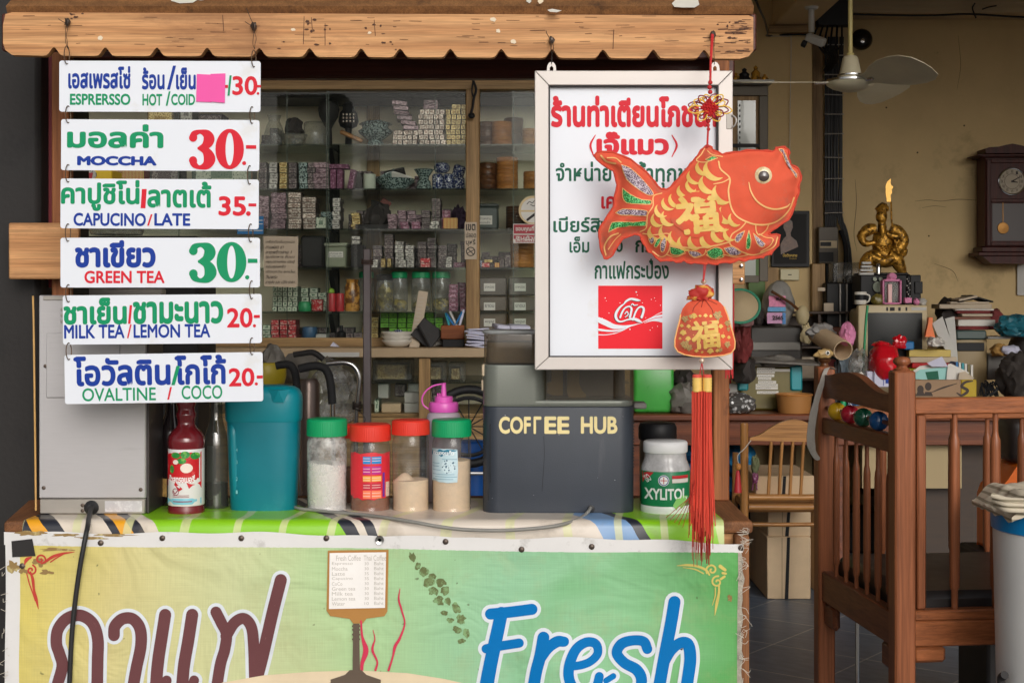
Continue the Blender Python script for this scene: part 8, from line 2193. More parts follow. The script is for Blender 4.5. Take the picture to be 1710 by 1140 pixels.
for k in range(9): blob(b,P(1517+(k % 3-1)*2.4+(0 if k < 6 else 0),466+k*3.6,MD+.05-.016),(.0035,)*3,0,k,1)
b.build('bead',m_paper,t)
b = MB(); pbox(b,1511,497,1523,506,MD+.03,.03,.003); b.build('skirt',m_pinkbag,t)
for k, (x,y,r,m_) in enumerate(((1530,502,5,m_pinkbag),(1465,500,10,m_olive),(1540,504,7,m_lgrey))):
    b = MB(); pblob(b,x-r,y-r*.9,x+r,509,MD+.05,.05,.3,97+k,.8); b.thing('small_ornament',m_,['little pink ornament right of the black doll','olive shell-like ornament left of the pink ornament','grey soap-like block at the right of the monitor top'][k],'ornament')
t = thing('white_mug','white mug with a dark band tilted on the monitor corner','mug',P(1438,509,MD))
b = MB(); plathe(b,1437,MD+.03,[(9,508),(10,506),(10,488),(9,487)],24); b.build('cup',m_china,t,50)
b = MB(); plathe(b,1437,MD+.03,[(10.15,501),(10.15,492)],24); b.build('band',m_black,t,50)
b = MB(); ptube(b,[(1446,491,MD+.02),(1452,494,MD+.02),(1451,502,MD+.02),(1446,505,MD+.02)],1.4,6,5); b.build('handle',m_china,t)
# tall things left of the monitor
b = MB(); box(b,X(1380,7.9),X(1440,7.9),4.9,5.1,ZD+.001,Z(472,7.9),.006); t = b.thing('black_shelf_unit',m_black,'dark upright shelf unit left of the monitor','shelf')
b = MB()
for x in (1402,1413): pbox(b,x,474,x+2.5,560,7.88,.015,.001)
b.build('silver_strip',m_steeld,t)
b = MB(); pbox(b,1391,438,1440,471.6,7.95,.12,.006); b.thing('clear_box',m_clear,'clear plastic box on the dark shelf unit','box')
b = MB(); pbox(b,1376,506,1392,520,7.85,.01,.001); pbox(b,1366,480,1378,486,7.85,.01,.001); b.thing('paper_tag',m_oldpaper,'small paper tags on the dark shelf unit','tag')
# golden seated figure with a raised blade: one cast piece
GDn = MD + .24
gs = thing('golden_statue','antique golden seated warrior statue holding a tall blade','statue',P(1474,460,GDn))
b = MB()
def gb(x,y,rx_,ry_,sd,dd=0,l_=.22,dep=None):
    blob(b,P(x,y,GDn+dd),(rx_*U(GDn),(dep or rx_)*U(GDn),ry_*U(GDn)),l_,sd,3,2.6)
gb(1474,405,17,24,1); gb(1499,404,9,15,31); gb(1474,438,25,9,32,-.01); gb(1474,348,10,9,33); gb(1474,424,15,13,2,-.02); gb(1472,362,9.5,13,3,-.01,.12); gb(1473,349,11,7,4); gb(1474,343,6,5,14); gb(1473,380,7,14,5,-.025,.2)
def limb(pts,rs,dd=-.02,sd=1):
    w3 = spline([P(x,y,GDn+dd) for x,y in pts],6); n = len(w3); base = len(b.v)
    rr = [rs[min(len(rs)-1,int(i/(n-1)*(len(rs)-1)))]*(1-(i/(n-1)*(len(rs)-1)) % 1)+rs[min(len(rs)-1,int(i/(n-1)*(len(rs)-1))+1)]*((i/(n-1)*(len(rs)-1)) % 1) for i in range(n)]
    tube(b,w3,[q*U(GDn) for q in rr],12)
    for v in b.v[base:]:
        k = noise.noise(v*60+Vector((sd,0,0))) * .004; v += Vector((k,k*.6,-k))
limb([(1462,382),(1450,384),(1439,394),(1444,406),(1462,405)],[9,10,7,6,4],-.03,3)
limb([(1488,382),(1500,388),(1508,402),(1500,416),(1490,418)],[9,11,10,9,6],-.01,5)
limb([(1500,396),(1490,394),(1481,390)],[7,5,4],-.05,7)
limb([(1468,428),(1452,432),(1444,444),(1444,458)],[13,13,10,7],-.04,9)
limb([(1482,428),(1496,434),(1503,446),(1509,460)],[13,13,10,6],-.04,11)
limb([(1456,428),(1474,436),(1492,430)],[6,9,6],-.07,13)
limb([(1503,408),(1508,420),(1503,432)],[6,8,3],.0,15)
limb([(1472,372),(1474,388),(1473,398)],[6,5,2],-.045,17)
for k in range(7): gb(1466+k*2.4,412+3*(k % 3),3,3,20+k,-.055,.2)
ptube(b,[(1437,391,GDn),(1433,394,GDn),(1440,402,GDn)],3,6,3); gb(1510,462,6,3.5,9,-.05); gb(1442,460,6,3.5,8,-.05)
bdy = b.build('figure',m_goldstat,gs,60)
b = MB(); ptube(b,[(1488,337,GDn-.02),(1489,370,GDn-.03),(1494,400,GDn-.05),(1502,424,GDn-.06)],1.6,8,4); b.build('shaft',m_goldstat,gs)
b = MB(); prism(b,[(1481,337),(1479,322),(1479,310),(1482,303),(1488,298),(1487,306),(1489,310),(1492,312),(1489,317),(1490,322),(1487,326),(1488,337)],GDn-.02,.006); b.build('blade',m_goldblade,gs)
b = MB(); box(b,X(1438,MD+.16),X(1516,MD+.16),GDn+CY-.09,GDn+CY+.08,Z(459,MD+.14)+.001,Z(457.5,GDn) if 0 else Z(459,MD+.14)+.012,.003); b.build('plinth',m_black,gs)
b = MB()
for k in range(4): pbox(b,1440-k*1.5,437+k*6,1455+k*1.4,441+k*6,MD+.13,.03,.001)
b.thing('white_rack',m_lgrey,'little stepped white rack in front of the golden statue','rack')
b = MB(); plathe(b,1467,MD+.15,[(4,458),(4.2,440),(3.6,439)],18); b.thing('silver_cup',m_chrome,'small silver cup beside the stepped white rack','cup',None,50)
# red bag, piled papers and magazines, printed box, folded prints, stack of books
b = MB(); pblob(b,1451,572,1502,634,7.25,.22,.1,101,.9,4,1.8); t = b.thing('red_bag',m_redpoly,'knotted red plastic bag in front of the old monitor','bag')
b = MB(); pblob(b,1491,560,1513,582,7.3,.05,.4,103,.8); pblob(b,1458,570,1486,578,7.25,.08,.4,104,.8); b.build('knot',m_redpoly,t)
zz = ZD + .06
b = MB(); box(b,X(1512,7.42),X(1600,7.42),7.45+CY,7.65+CY,ZD+.001,zz-.0006,.004); b.thing('carton',m_cardboard,'low cardboard carton carrying the magazine pile','carton')
for k, (w_,h_,m_,lb_) in enumerate(((114,14,m_paper,'white paper block at the bottom of the magazine pile'),(110,10,m_yellowbox,'yellow edged magazine in the pile'),(112,22,m_paper,'thick white paper ream in the pile'),(106,5,mat('lime_cover',rgb(180,180,40),.4),'lime covered booklet in the pile'),(108,9,m_red,'red covered book in the pile'),(110,10,m_oldpaper,'brown paper packet on the red book'),(96,12,mat('yellow_cover',rgb(206,180,90),.5),'yellow package near the top of the pile'))):
    D_ = 7.4; b = MB(); obox(b,(X(1556+R.uniform(-4,4),D_),D_+CY+.14,zz+h_*U(D_)/2),(w_*U(D_)*.72,.24,h_*U(D_)-.0008),(0,0,radians(R.uniform(-5,5))),.003)
    b.thing('magazine',m_,lb_,'magazine','pile of magazines and papers on the desk'); zz += h_ * U(D_)
b = MB(); pblob(b,1548,563,1576,578,7.35,.1,.5,105,.6); b.thing('white_rag',m_paper,'crumpled white rag on top of the magazine pile','rag')
b = MB(); pbox(b,1510,570,1527,584,7.38,.1,.006); b.thing('blue_packet',m_cyan,'blue and green packet beside the red bag knot','packet')
b = MB(); prism(b,[(1545,562),(1550,540),(1551,530),(1558,530),(1557,545),(1562,564)],7.42,.03); b.thing('orange_toy',m_orange,'small orange toy beside the monitor','toy')
for k, (pl,m_,lb_) in enumerate((([(1512,628),(1536,611),(1572,606),(1585,634)],m_paper,'white printed sheet leaning left on the papers'),([(1518,632),(1536,617),(1583,612),(1585,636)],mat('aqua_card',rgb(150,206,200),.5),'aqua card with a dark green panel in the printed box'),([(1583,608),(1588,607),(1619,622),(1608,636),(1580,636)],m_paper,'white sheet leaning right in the printed box'),([(1548,606),(1573,595),(1583,612),(1556,612)],m_paperb,'bluish sheet sticking up from the printed box'),([(1602,622),(1612,620),(1627,631),(1620,636),(1600,636)],m_oldpaper,'small cream sheet at the right of the printed box'))):
    b = MB(); prism(b,pl,7.24+.012*(4-k),.002); t = b.thing('loose_sheet',m_,lb_,'paper','loose sheets in the printed box',0)
    if k == 1:
        b = MB(); decal(b,[(1545,621),(1566,619),(1568,633),(1549,634)],7.276,None,None,.001); b.build('printed_panel',m_tdgreen,t,0)
t = thing('printed_box','brown printed carton with a dark curved mark on a yellow end','carton',P(1570,690,7.2))
b = MB(); box(b,X(1500,7.2),X(1605,7.2),7.2+CY,7.23+CY,ZD+.001,Z(634,7.2),.003); b.build('side',mat('brown_print',rgb(160,128,96),.6,var=.1),t)
b = MB(); box(b,X(1605.4,7.2),X(1631,7.2),7.2+CY,7.23+CY,ZD+.001,Z(634,7.2),.003); b.build('side',mat('yellow_end',rgb(190,160,30),.6),t)
b = MB(); stroke(b,[(1598,656),(1606,660),(1616,652),(1606,645),(1612,638),(1624,636)],[2,4,5,5,4,2],7.2,None,6,.001); stroke(b,[(1555,655),(1575,647),(1598,640)],[1,3,1],7.2,None,5,.001)
for x, y in ((1523,645),(1537,650),(1550,645)): decal(b,circ(x,y,5.5,14,7),7.2,None,None,.001); decal(b,[(x-8,661),(x-5,654),(x+5,654),(x+8,661)],7.2,None,None,.0008)
b.build('printed_mark',mat('print_dark',rgb(60,44,34),.6),t,0)
for k, pl in enumerate(([(1557,540),(1574,528),(1590,575),(1600,605),(1583,590),(1570,570)],[(1578,532),(1594,528),(1600,605),(1592,585)])):
    b = MB(); prism(b,pl,7.45+.02*k,.003); b.thing('folded_print',m_lgrey,['folded photo print standing left of the other one','second folded print standing behind the first'][k],'print','folded prints standing on the desk',0)
t = thing('bar_stack','small rack of striped booklets beside the printed box','booklets',P(1612,690,7.3))
for k in range(6):
    b = MB(); pbox(b,1596+k*5,604+k,1600+k*5,640,7.33,.12,.001); b.build('booklet',[m_cyan,m_paper,m_tealclip,m_paper,m_olive,m_paper][k],t)
t = thing('desktop_printer','old beige and dark printer under the stack of books','printer',P(1615,690,7.55))
b = MB(); box(b,X(1596,7.55),X(1650,7.55),7.55+CY,7.9+CY,ZD+.001,Z(552,7.55),.02,None,2); b.build('casing',mat('pale_casing',rgb(150,130,92),.5),t)
b = MB(); pbox(b,1599,572,1644,586,7.54,.012,.003); b.build('slot',m_black,t)
b = MB(); pbox(b,1597,551,1648,567,7.535,.03,.008); b.build('cover',mat('dark_teal_cover',rgb(64,82,78),.4),t)
zz = Z(551,7.6) + .001
for k, (x0_,x1_,h_,m_,lb_) in enumerate(((1598,1650,6,m_sackr,'maroon ledger directly on the printer'),(1600,1662,11,m_paper,'thick pale ledger second from the bottom'),(1592,1656,5,m_desk,'brown ledger in the book stack'),(1604,1656,5,m_oldpaper,'cream ledger in the book stack'),(1600,1655,5,m_sackr,'dark red notebook in the book stack'),(1598,1662,3,m_paper,'thin white notebook in the book stack'),(1572,1658,8,m_oldpaper,'long cream ledger sticking out left'),(1590,1654,4,m_oldpaper,'pale pad under the black book'))):
    D_ = 7.6; b = MB(); obox(b,(X((x0_+x1_)/2,D_),D_+CY+.1,zz+h_*U(D_)/2),((x1_-x0_)*U(D_),.2,h_*U(D_)-.001),(0,0,radians(R.uniform(-6,6))),.003)
    t = b.thing('ledger',m_,lb_,'book','stack of ledgers on the printer'); zz += h_ * U(D_)
    if m_ in (m_sackr,m_desk):
        pass
t = thing('ledger','open black book lying tilted on top of the ledgers','book',(X(1633,7.6),7.6+CY+.1,zz),'stack of ledgers on the printer')
b = MB(); obox(b,(X(1620,7.55),7.6+CY+.06,zz+.018),(.10,.16,.012),(0,radians(-12),0),.002); b.build('pages',m_oldpaper,t)
b = MB(); obox(b,(X(1645,7.55),7.6+CY+.08,zz+.016),(.12,.18,.008),(0,radians(16),0),.002); obox(b,(X(1622,7.55),7.6+CY+.08,zz+.008),(.11,.18,.005),(0,radians(-10),0),.002); b.build('cover',m_black,t)
b = MB(); pblob(b,1640,515,1678,550,7.8,.15,.3,111,.8); b.thing('maroon_cloth',m_sackr,'maroon cloth heaped right of the ledgers','cloth')
b = MB(); pblob(b,1565,498,1600,545,7.75,.2,.35,113,.8,3,2); b.thing('wire_binding',m_sackd,'dark wire bound pads leaning behind the folded prints','pads')
b = MB(); pblob(b,1664,526,1730,562,7.5,.2,.3,115,.8,4,2); b.thing('teal_bag',mat('teal_bag',rgb(40,110,126),.3,var=.25,vs=12),'shiny teal bag at the right of the desk','bag')
b = MB(); pblob(b,1686,548,1760,618,7.7,.3,.2,117,.9,3,1.8); b.thing('black_bag',m_sackd,'black bag behind the teal bag','bag')
b = MB(); pblob(b,1668,588,1730,664,7.3,.25,.25,119,.9,4,2); b.thing('dark_jacket',mat('dark_jacket',rgb(62,56,52),.9,var=.25,vs=10,bump=.4),'dark jacket thrown on the desk at the right','jacket')
b = MB(); pbox(b,1650,562,1688,566,7.5,.2,.002); pbox(b,1650,592,1690,634,7.55,.25,.004); b.thing('paper_tray',m_grey,'grey paper tray right of the old printer','tray')
b = MB(); pblob(b,1655,574,1682,594,7.5,.1,.4,121,.7); b.thing('cloth_scrap',mat('tan_scrap',rgb(170,130,70),.8),'tan cloth scrap in the grey paper tray','cloth')
b = MB(); pblob(b,1672,576,1704,592,7.45,.1,.3,123,.7); b.thing('white_packet',m_paperb,'white packet on the grey paper tray','packet')
b = MB()
for k in range(12): ptube(b,[(1634+3*k,660,7.25),(1638+2*k+R.uniform(-6,6),640+R.uniform(-6,6),7.27),(1645+2*k,650,7.25),(1650+R.uniform(-10,20),664,7.25)],1,5,5)
b.thing('cable_heap',m_black,'heap of thin black cables between the printed box and jacket','cables')
# little bottles near the crib post
for k, (x,y0_,w_,m_,lb_) in enumerate(((1395,604,5,m_black,'black bottle behind the crib rail'),(1408,622,5,m_lidg,'green capped bottle behind the crib rail'),(1420,622,5,m_bluechina,'blue bottle behind the crib rail'),(1430,626,5,m_cyan,'cyan bottle behind the crib rail'),(1437,616,5,m_whitebox,'white bottle behind the crib rail'))):
    D_ = 7.25; b = MB(); plathe(b,x,D_,[(w_,689),(w_,y0_+8),(w_*.5,y0_+5),(w_*.5,y0_),(0,y0_-.3)],16); b.thing('small_bottle',m_,lb_,'bottle','small bottles behind the crib',50)
t = thing('medicine_carton','white and blue medicine carton beside the small bottles','carton',P(1470,645,7.2))
b = MB(); pbox(b,1460,617,1485,646,7.2,.05,.002); pbox(b,1448,620,1459,640,7.22,.05,.002); b.build('body',m_paperb,t)
b = MB(); pbox(b,1479,619,1484,640,7.198,.002,0); pbox(b,1475,628,1476,644,7.198,.002,0); b.build('printed_stripe',m_tblue,t,0)
b = MB(); pblob(b,1418,582,1452,640,7.3,.12,.4,131,.9,3,2.4); b.thing('clear_bag',m_bag,'clear crumpled bag left of the red plastic bag','bag')
# things under the desk
for k, (x0_,y0_,x1_,y1_) in enumerate(((1126,736,1210,768),(1120,768,1212,800),(1124,800,1210,838),(1205,740,1262,790),(1206,790,1250,835))):
    b = MB(); pblob(b,x0_,y0_,x1_,y1_,7.5,.35,.18,141+k,.85,4,2); b.thing('blue_bundle',m_bluecloth,['top left blue cloth bundle under the desk','middle left blue cloth bundle under the desk','lowest blue cloth bundle behind the right post','upper blue cloth bundle behind the rattan chair','lower blue cloth bundle behind the rattan chair'][k],'bundle','blue cloth bundles under the desk')
b = MB(); box(b,X(1290,7.9),X(1330,7.9),4.9,5.1,ZD-.38,ZD-.04,.01); b.thing('brown_crate',mat('brown_crate',rgb(130,100,66),.7),'brown crate on the cartons under the desk','crate')
def carton(x0_,y0_,x1_,y1_,D,dep,label,z0=None):
    t = thing('strapped_carton',label,'carton',P((x0_+x1_)/2,y1_,D),'strapped cartons under the desk')
    b = MB(); box(b,X(x0_,D),X(x1_,D),D+CY,D+CY+dep,Z(y1_,D) if z0 is None else z0,Z(y0_,D),.004); b.build('box',m_cardboard,t)
    m_ = (x0_+x1_) / 2
    b = MB(); b.add([P(m_-3,y0_+.5,D-.002),P(m_+2,y0_+.5,D-.002),P(m_-1,y1_-.5,D-.002),P(m_-7,y1_-.5,D-.002)],[[0,3,2,1]]); b.build('strap',m_black,t,0)
    b = MB(); pbox(b,m_-12,y0_+1,m_-11,y1_-1,D-.001,.001,0); b.build('seam',mat('carton_seam',rgb(150,130,104),.8),t,0)
    return t
carton(1281,896,1354,1000,6.72,.5,'tall buff carton standing on the floor under the desk',0.0005)
carton(1282,853,1354,895.6,6.74,.5,'flat buff carton lying on the tall one')
carton(1262,794,1360,852.6,6.8,.45,'upper pale carton behind the rattan chair rungs')
b = MB(); pbox(b,1362,820,1376,1010,6.9,.3,.004); b.thing('carton',m_cardboard,'narrow carton end seen through the crib spindles','carton')
b = MB(); box(b,X(1150,7.2),X(1275,7.2),4.3,4.7,.0005,Z(845,7.2),.01); b.thing('storage_chest',m_black,'dark trunk on the floor under the blue bundles','trunk')
b = MB(); box(b,X(1420,7.8),X(1660,7.8),4.95,5.2,.0005,Z(860,7.8),.01); b.thing('storage_chest',m_black,'dark low chest under the desk behind the crib','chest')  # painted black for the deep shade under the desk
b = MB(); box(b,X(1440,7.7),X(1640,7.7),4.66,4.94,.30,.36,.004); b.thing('shelf_plank',m_drk,'dark plank stored under the desk behind the crib','plank')

# ------------------------------------------------------------------ rattan chair
RD = 6.45
rc = thing('rattan_chair','honey coloured rattan armchair in front of the desk','chair',P(1300,1000,RD))
b = MB(); ptube(b,[(1244,1010,RD),(1243,860,RD),(1243,708,RD)],6.8,14,3); plathe(b,1243,RD,[(6.8,709),(6,706),(0,705)],14); b.build('post',m_bamboo,rc)
b = MB(); ptube(b,[(1372,1010,RD),(1372,860,RD),(1372,708,RD)],6.8,14,3); b.build('post',m_bamboo,rc)
b = MB(); ptube(b,[(1228,1010,RD+.35),(1227,860,RD+.35),(1228,755,RD+.35)],5,12,3); b.build('arm_post',m_bamboo,rc)
b = MB()
top_ = [(1252,731),(1270,725),(1290,712),(1310,703),(1325,700),(1342,703),(1358,712),(1366,722)]
prism(b,[(v.x,v.y) for v in spline(top_,4)]+[(1366,738),(1252,735)],RD-.01,.025); b.build('crest_rail',m_bamboox,rc)
for k in range(4):
    x = 1288 + k * 18
    b = MB(); ptube(b,[(x,737,RD),(x-2.5,780,RD),(x-5,826,RD)],2.8,10,3); b.build('spindle',m_bamboo,rc)
for y, r in ((830,5.5),(846,5.5),(875,3.6)):
    b = MB(); ptube(b,[(1250,y,RD-.0),(1310,y+.5,RD),(1372,y,RD)],r,12,3); b.build('rail',m_bamboox,rc)
b = MB(); box(b,X(1246,RD+.03),X(1368,RD+.03),RD+CY+.02,RD+CY+.4,Z(856,RD),Z(842,RD),.006); b.build('seat',m_basket,rc)
t = thing('wooden_puppet','small red wooden puppet hanging on the rattan chair post','puppet',P(1240,780,RD-.06))
b = MB(); plathe(b,1232,RD-.06,[(7,822),(6,812),(4,795),(3,786),(0,785)],16); b.build('robe',m_tin,t,50)
b = MB(); blob(b,P(1233,779,RD-.06),(.014,.014,.017),.1,3,2); b.build('head',m_barrel,t)
b = MB(); ptube(b,[(1233,773,RD-.06),(1232,760,RD-.06),(1244,748,RD-.06),(1254,735,RD-.04)],.7,5,4); b.build('string',m_lgrey,t)
t = thing('doll_charm','purple and green doll charm hanging right of the chair post','charm',P(1261,800,RD-.05))
b = MB(); plathe(b,1261,RD-.05,[(4,806),(6,796),(4,788),(0,786)],14); ptube(b,[(1258,806,RD-.05),(1256,818,RD-.05)],1.4,6,1); ptube(b,[(1263,806,RD-.05),(1264,818,RD-.05)],1.4,6,1); b.build('dress',m_purple,t,50)
b = MB(); pblob(b,1254,760,1268,790,RD-.05,.04,.4,151,.9); b.build('hair',mat('mossy_wool',rgb(96,100,70),.9),t)

# ------------------------------------------------------------------ wooden crib
co = Vector((.955,.58,0)); rv = Vector((1,.106,0)).normalized(); dv = Vector((-.106,1,0)).normalized()
MC = Matrix(((rv.x,dv.x,0,co.x),(rv.y,dv.y,0,co.y),(0,0,1,0),(0,0,0,1)))
crib = thing('crib','wooden slatted crib with coloured balls in its end panel','crib',co)
def cbx(mb,a0,a1,b0,b1,z0,z1,bev=.004): return box(mb,a0,a1,b0,b1,z0,z1,bev,MC)
def cpt(a,b_,z): return MC @ Vector((a,b_,z))
W_, LN = .60, 1.05
b = MB(); cbx(b,0,.054,0,.052,0,1.222,.005); b.build('post',m_crib,crib)
b = MB(); cbx(b,0,.050,W_,W_+.05,0,1.205,.005); b.build('post',m_crib,crib)
b = MB(); cbx(b,LN,LN+.054,0,.052,0,1.222,.005); b.build('post',m_crib,crib)
b = MB(); cbx(b,LN,LN+.05,W_,W_+.05,0,1.205,.005); b.build('post',m_crib,crib)
for a_, b_ in ((.027,.026),):
    b = MB(); lathe(b,cpt(a_,b_,1.222),[(.02,0),(.021,.003),(.013,.008),(.013,.012),(.021,.018),(.022,.025),(.017,.032),(.006,.035),(0,.035)],24); b.build('finial',m_crib,crib,50)
# far post carries a carved bird head
t = thing('carved_bird','carved bird head with a round eye on the far crib post','carving',cpt(.025,W_+.025,1.206))
b = MB(); lathe(b,cpt(.025,W_+.025,1.206),[(.013,0),(.011,.004),(.010,.008),(.018,.014),(.019,.020),(.012,.025),(0,.026)],20); b.build('neck',m_barreld,t,50)
b = MB(); c = cpt(.02,W_+.01,1.242); blob(b,c,(.024,.018,.014),.3,1,3); M_ = Matrix.Translation(c+Vector((-.020,-.004,-.002))) @ Euler((0,radians(-105),0)).to_matrix().to_4x4(); lathe(b,(0,0,0),[(.008,0),(.005,.010),(0,.016)],14,M=M_); b.build('head',mat('mottled_carving',rgb(176,146,96),.5,var=.5,vs=60),t,50)
b = MB(); c2 = c + Vector((.006,-.016,.003)); lathe(b,c2,[(.0065,0),(.006,.002),(0,.004)],18,M=Rx); e_ = b.build('eye',m_paper,t)
b = MB(); lathe(b,c2+Vector((0,-.003,0)),[(.004,0),(.003,.0015),(0,.002)],14,M=Rx); b.build('pupil',m_black,e_)
# end panel: arched head board
b = MB(); prof = [(.052,1.165),(.10,1.158),(.16,1.160),(.22,1.172),(.30,1.192),(.38,1.199),(.46,1.194),(.54,1.184),(W_,1.182)]
pr = spline([(p[0],p[1]) for p in prof],4)
n_ = len(pr); vs = []
for v in pr:
    for a_ in (.012,.036):
        vs.append(cpt(a_,v.x,v.y)); vs.append(cpt(a_,v.x,1.112+.006*(v.x/W_)))
fs2 = []
for i in range(n_-1):
    o_ = i * 4; q_ = o_ + 4
    fs2 += [[o_,q_,q_+1,o_+1],[o_+2,o_+3,q_+3,q_+2],[o_,o_+2,q_+2,q_],[o_+1,q_+1,q_+3,o_+3]]
b.add(vs,fs2); b.build('head_board',m_criby,crib,30)
b = MB(); cbx(b,.008,.040,.052,W_,1.012,1.058); b.build('end_rail',m_criby,crib)
b = MB(); cbx(b,.008,.042,.052,W_,.525,.612); b.build('end_rail',m_criby,crib)
b = MB(); cbx(b,.014,.036,W_-.09,W_,.455,.524,.012); b.build('corner_bracket',m_criby,crib)
b = MB(); cbx(b,.014,.036,.052,.14,.455,.524,.012); b.build('corner_bracket',m_criby,crib)
for k in range(6):
    bb_ = .105 + k * .083
    b = MB(); lathe(b,cpt(.025,bb_,.611),[(.006,0),(.006,.03),(.0088,.036),(.0098,.05),(.0100,.20),(.0096,.32),(.0084,.335),(.006,.345),(.0055,.402)],16); b.build('spindle',m_crib,crib,50)
b = MB(); tube(b,[cpt(.025,.055,1.082),cpt(.025,W_,1.086)],.006,10); b.build('ball_rod',m_criby,crib)
for k, (bb_,c_) in enumerate(((.50,rgb(214,170,30)),(.39,rgb(176,30,52)),(.285,rgb(20,84,62)),(.17,rgb(20,76,130)))):
    b = MB(); lathe(b,cpt(.02,bb_,1.083),[(0,-.026),(.010,-.024),(.019,-.018),(.025,-.008),(.026,0),(.025,.008),(.019,.018),(.010,.024),(0,.026)],28,1,1); b.build('ball',mat('ball_%d' % k,c_,.18,coat=.6,var=.15,vs=30),crib,80)
# long sides
b = MB(); cbx(b,.054,LN,.012,.042,1.112,1.154); b.build('side_rail',m_cribx,crib)
b = MB(); cbx(b,.054,LN,.010,.046,.596,.622); b.build('side_rail',m_cribx,crib)
b = MB(); cbx(b,.054,LN,.014,.042,.530,.595); b.build('side_rail',m_cribx,crib)
b = MB(); cbx(b,.056,.14,.018,.040,.488,.529,.008); b.build('corner_bracket',m_cribx,crib)
b = MB(); cbx(b,.064,.088,.018,.036,.6225,1.1115); b.build('side_slat',m_crib,crib)
sp_prof = [(.0085,0),(.0085,.045),(.0105,.05),(.0125,.056),(.0135,.25),(.013,.40),(.0125,.425),(.0088,.435),(.0072,.445),(.0068,.49)]
for k in range(8):
    b = MB(); lathe(b,cpt(.165+k*.107,.027,.6215),sp_prof,18); b.build('spindle',m_crib,crib,50)
    b = MB(); lathe(b,cpt(.20+k*.107,W_+.025,.6215),[(r*.95,h*.87) for r,h in sp_prof],18); b.build('spindle',m_crib,crib,50)
b = MB(); cbx(b,.05,LN,W_+.01,W_+.04,1.048,1.088); b.build('side_rail',m_cribx,crib)
b = MB(); cbx(b,.05,LN,W_+.01,W_+.04,.53,.62); b.build('side_rail',m_cribx,crib)
b = MB(); cbx(b,.056,LN-.002,.048,W_+.008,.585,.66,.018); b.thing('crib_mattress',m_mattress,'dark vinyl mattress lying in the wooden crib','mattress')
b = MB(); pts = [cpt(.05,W_+.0,1.196),cpt(.02,W_-.015,1.20),cpt(.0,W_-.02,1.15),cpt(-.02,W_-.02,1.08),cpt(-.03,W_-.02,1.01),cpt(-.026,W_-.02,.965),cpt(-.008,W_-.02,.935)]
s_ = spline(pts,5); vs = []; wd = [.004,.007,.009,.011,.0115,.009,.004]
for i, p in enumerate(s_):
    q_ = wd[min(6,i // 5)]
    vs += [p+Vector((-q_,0,0)),p+Vector((q_,0,.002)),p+Vector((q_,.004,.002)),p+Vector((-q_,.004,0))]
b.add(vs,[[i*4+k,i*4+(k+1) % 4,(i+1)*4+(k+1) % 4,(i+1)*4+k] for i in range(len(s_)-1) for k in range(4)])
b.thing('grey_strap',mat('woven_strap',rgb(150,144,136),.9,var=.1,bump=.3,bs=300),'grey woven strap looped over the far crib post','strap',None,60)
b = MB(); tube(b,[cpt(.03,.36,.53),cpt(.03,.36,.012)],.006,8); b.thing('steel_rod',m_chrome,'thin steel rod standing under the crib end','rod')

# ------------------------------------------------------------------ bin, rag and orange canister at the right edge
BDn = 3.36
bn = thing('waste_bin','round white plastic bin with a blue rim at the right edge','bin',P(1790,1400,BDn))
b = MB(); plathe(b,1785,BDn,[(104,1495),(108,1490),(121,890),(121,882)],64); b.build('bucket',m_bin,bn,50)
b = MB(); plathe(b,1785,BDn,[(121,884),(124,882),(125,862),(124,852),(118,850),(0,849)],64); b.build('rim',mat('bright_blue_rim',rgb(0,128,196),.35),bn,40)
b = MB(); ptube(b,[(1674,1150,BDn-.06),(1672,1132,BDn-.06),(1678,1126,BDn-.08)],7,10,3); b.build('handle',m_dark,bn)
m_rag = patterned('striped_rag_cloth',rgb(206,194,172),rgb(150,140,118),22,'wavez',.72,.9,0)
b = MB()
vs = []; nu, nv = 40, 28
for i in range(nu+1):
    for j in range(nv+1):
        s_, q_ = i / nu, j / nv
        x = X(1655,BDn) + s_ * .30 ; y = BDn + CY - .14 + q_ * .28
        e_ = max(0,.16-s_)
        z = Z(848,BDn) + .012 + .030 * min(1,s_*6) + .010 * noise.noise(Vector((s_*5,q_*6,2))) + .006 * noise.noise(Vector((s_*14,q_*11,5))) - e_ * .08
        vs.append((x,y,z))
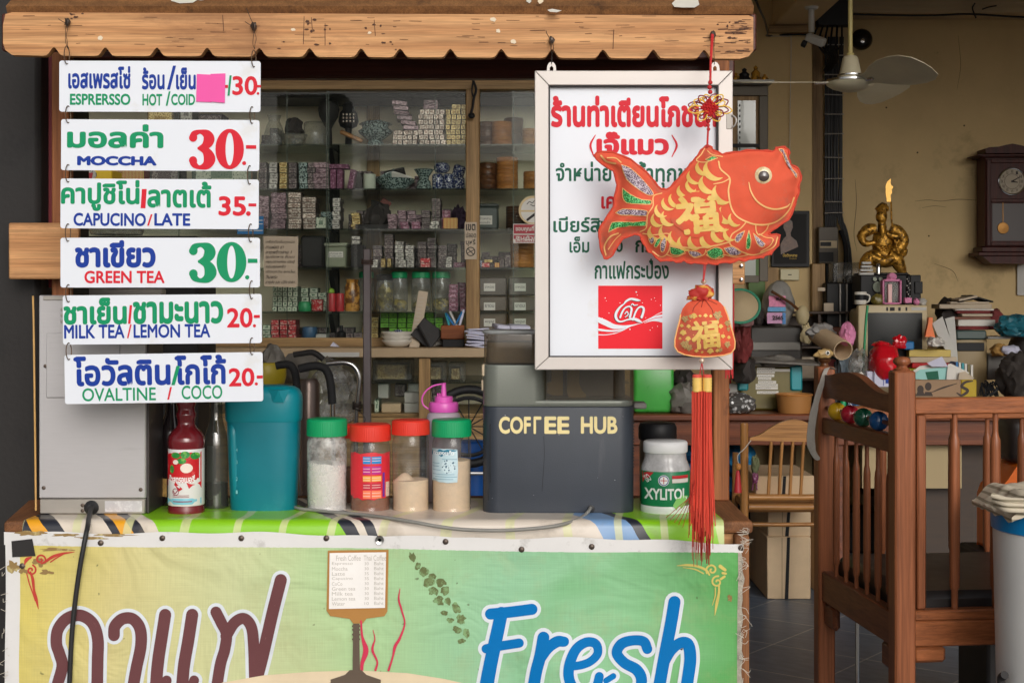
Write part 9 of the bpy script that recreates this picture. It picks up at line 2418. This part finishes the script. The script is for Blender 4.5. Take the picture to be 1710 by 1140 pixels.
b.add(vs,[[i*(nv+1)+j,(i+1)*(nv+1)+j,(i+1)*(nv+1)+j+1,i*(nv+1)+j+1] for i in range(nu) for j in range(nv)])
off = len(b.v)
b.add([(v[0],v[1],v[2]-.010-.022*min(1,(i_ // (nv+1))/nu*6)) for i_,v in enumerate(vs)],[[i*(nv+1)+j,i*(nv+1)+j+1,(i+1)*(nv+1)+j+1,(i+1)*(nv+1)+j] for i in range(nu) for j in range(nv)])
N0 = (nu+1) * (nv+1)
ring = [i*(nv+1) for i in range(nu+1)] + [nu*(nv+1)+j for j in range(1,nv+1)] + [i*(nv+1)+nv for i in range(nu-1,-1,-1)] + [j for j in range(nv-1,0,-1)]
b.f += [[ring[k],ring[(k+1) % len(ring)],ring[(k+1) % len(ring)]+N0,ring[k]+N0] for k in range(len(ring))]
b.thing('folded_rag',m_rag,'folded striped rag lying on top of the white bin','rag',None,60)
b = MB()
for k in range(3):
    vs = []
    for j in range(25):
        q_ = j / 24; y = BDn + CY - .15 + .004 * k
    tube(b,spline([P(1656+3*k,826+8*k,BDn-.13+.01*k),P(1680,834+8*k,BDn-.145),P(1705,836+8*k,BDn-.15),P(1740,838+8*k,BDn-.15),P(1800,838+8*k,BDn-.15)],4),.007,8)
b.thing('folded_rag',m_rag,'rolled front hem of cloth under the folded striped rag','rag',None,60)
OD = 4.55
oc = thing('orange_canister','orange plastic canister with a black cap behind the white bin','canister',P(1720,1000,OD))
b = MB(); prism(b,[(1662,925),(1662,835),(1668,818),(1684,800),(1697,780),(1704,776),(1780,776),(1780,925)],OD,.18); o = b.build('body',m_orange,oc,25); bv = o.modifiers.new('bevel','BEVEL'); bv.width = .012; bv.segments = 3
b = MB(); pbox(b,1688,700,1790,775,OD+.01,.16,.03,3); b.build('cap',mat('brown_black',rgb(46,38,36),.45),oc)
b = MB(); pbox(b,1694,806,1720,811,OD-.004,.004,.001); b.build('slot',m_black,oc)
b = MB(); box(b,X(1640,OD),X(1800,OD),OD+CY-.05,OD+CY+.25,.0005,Z(926,OD),.01); b.thing('dark_stool',m_dark,'dark box carrying the orange canister','box')
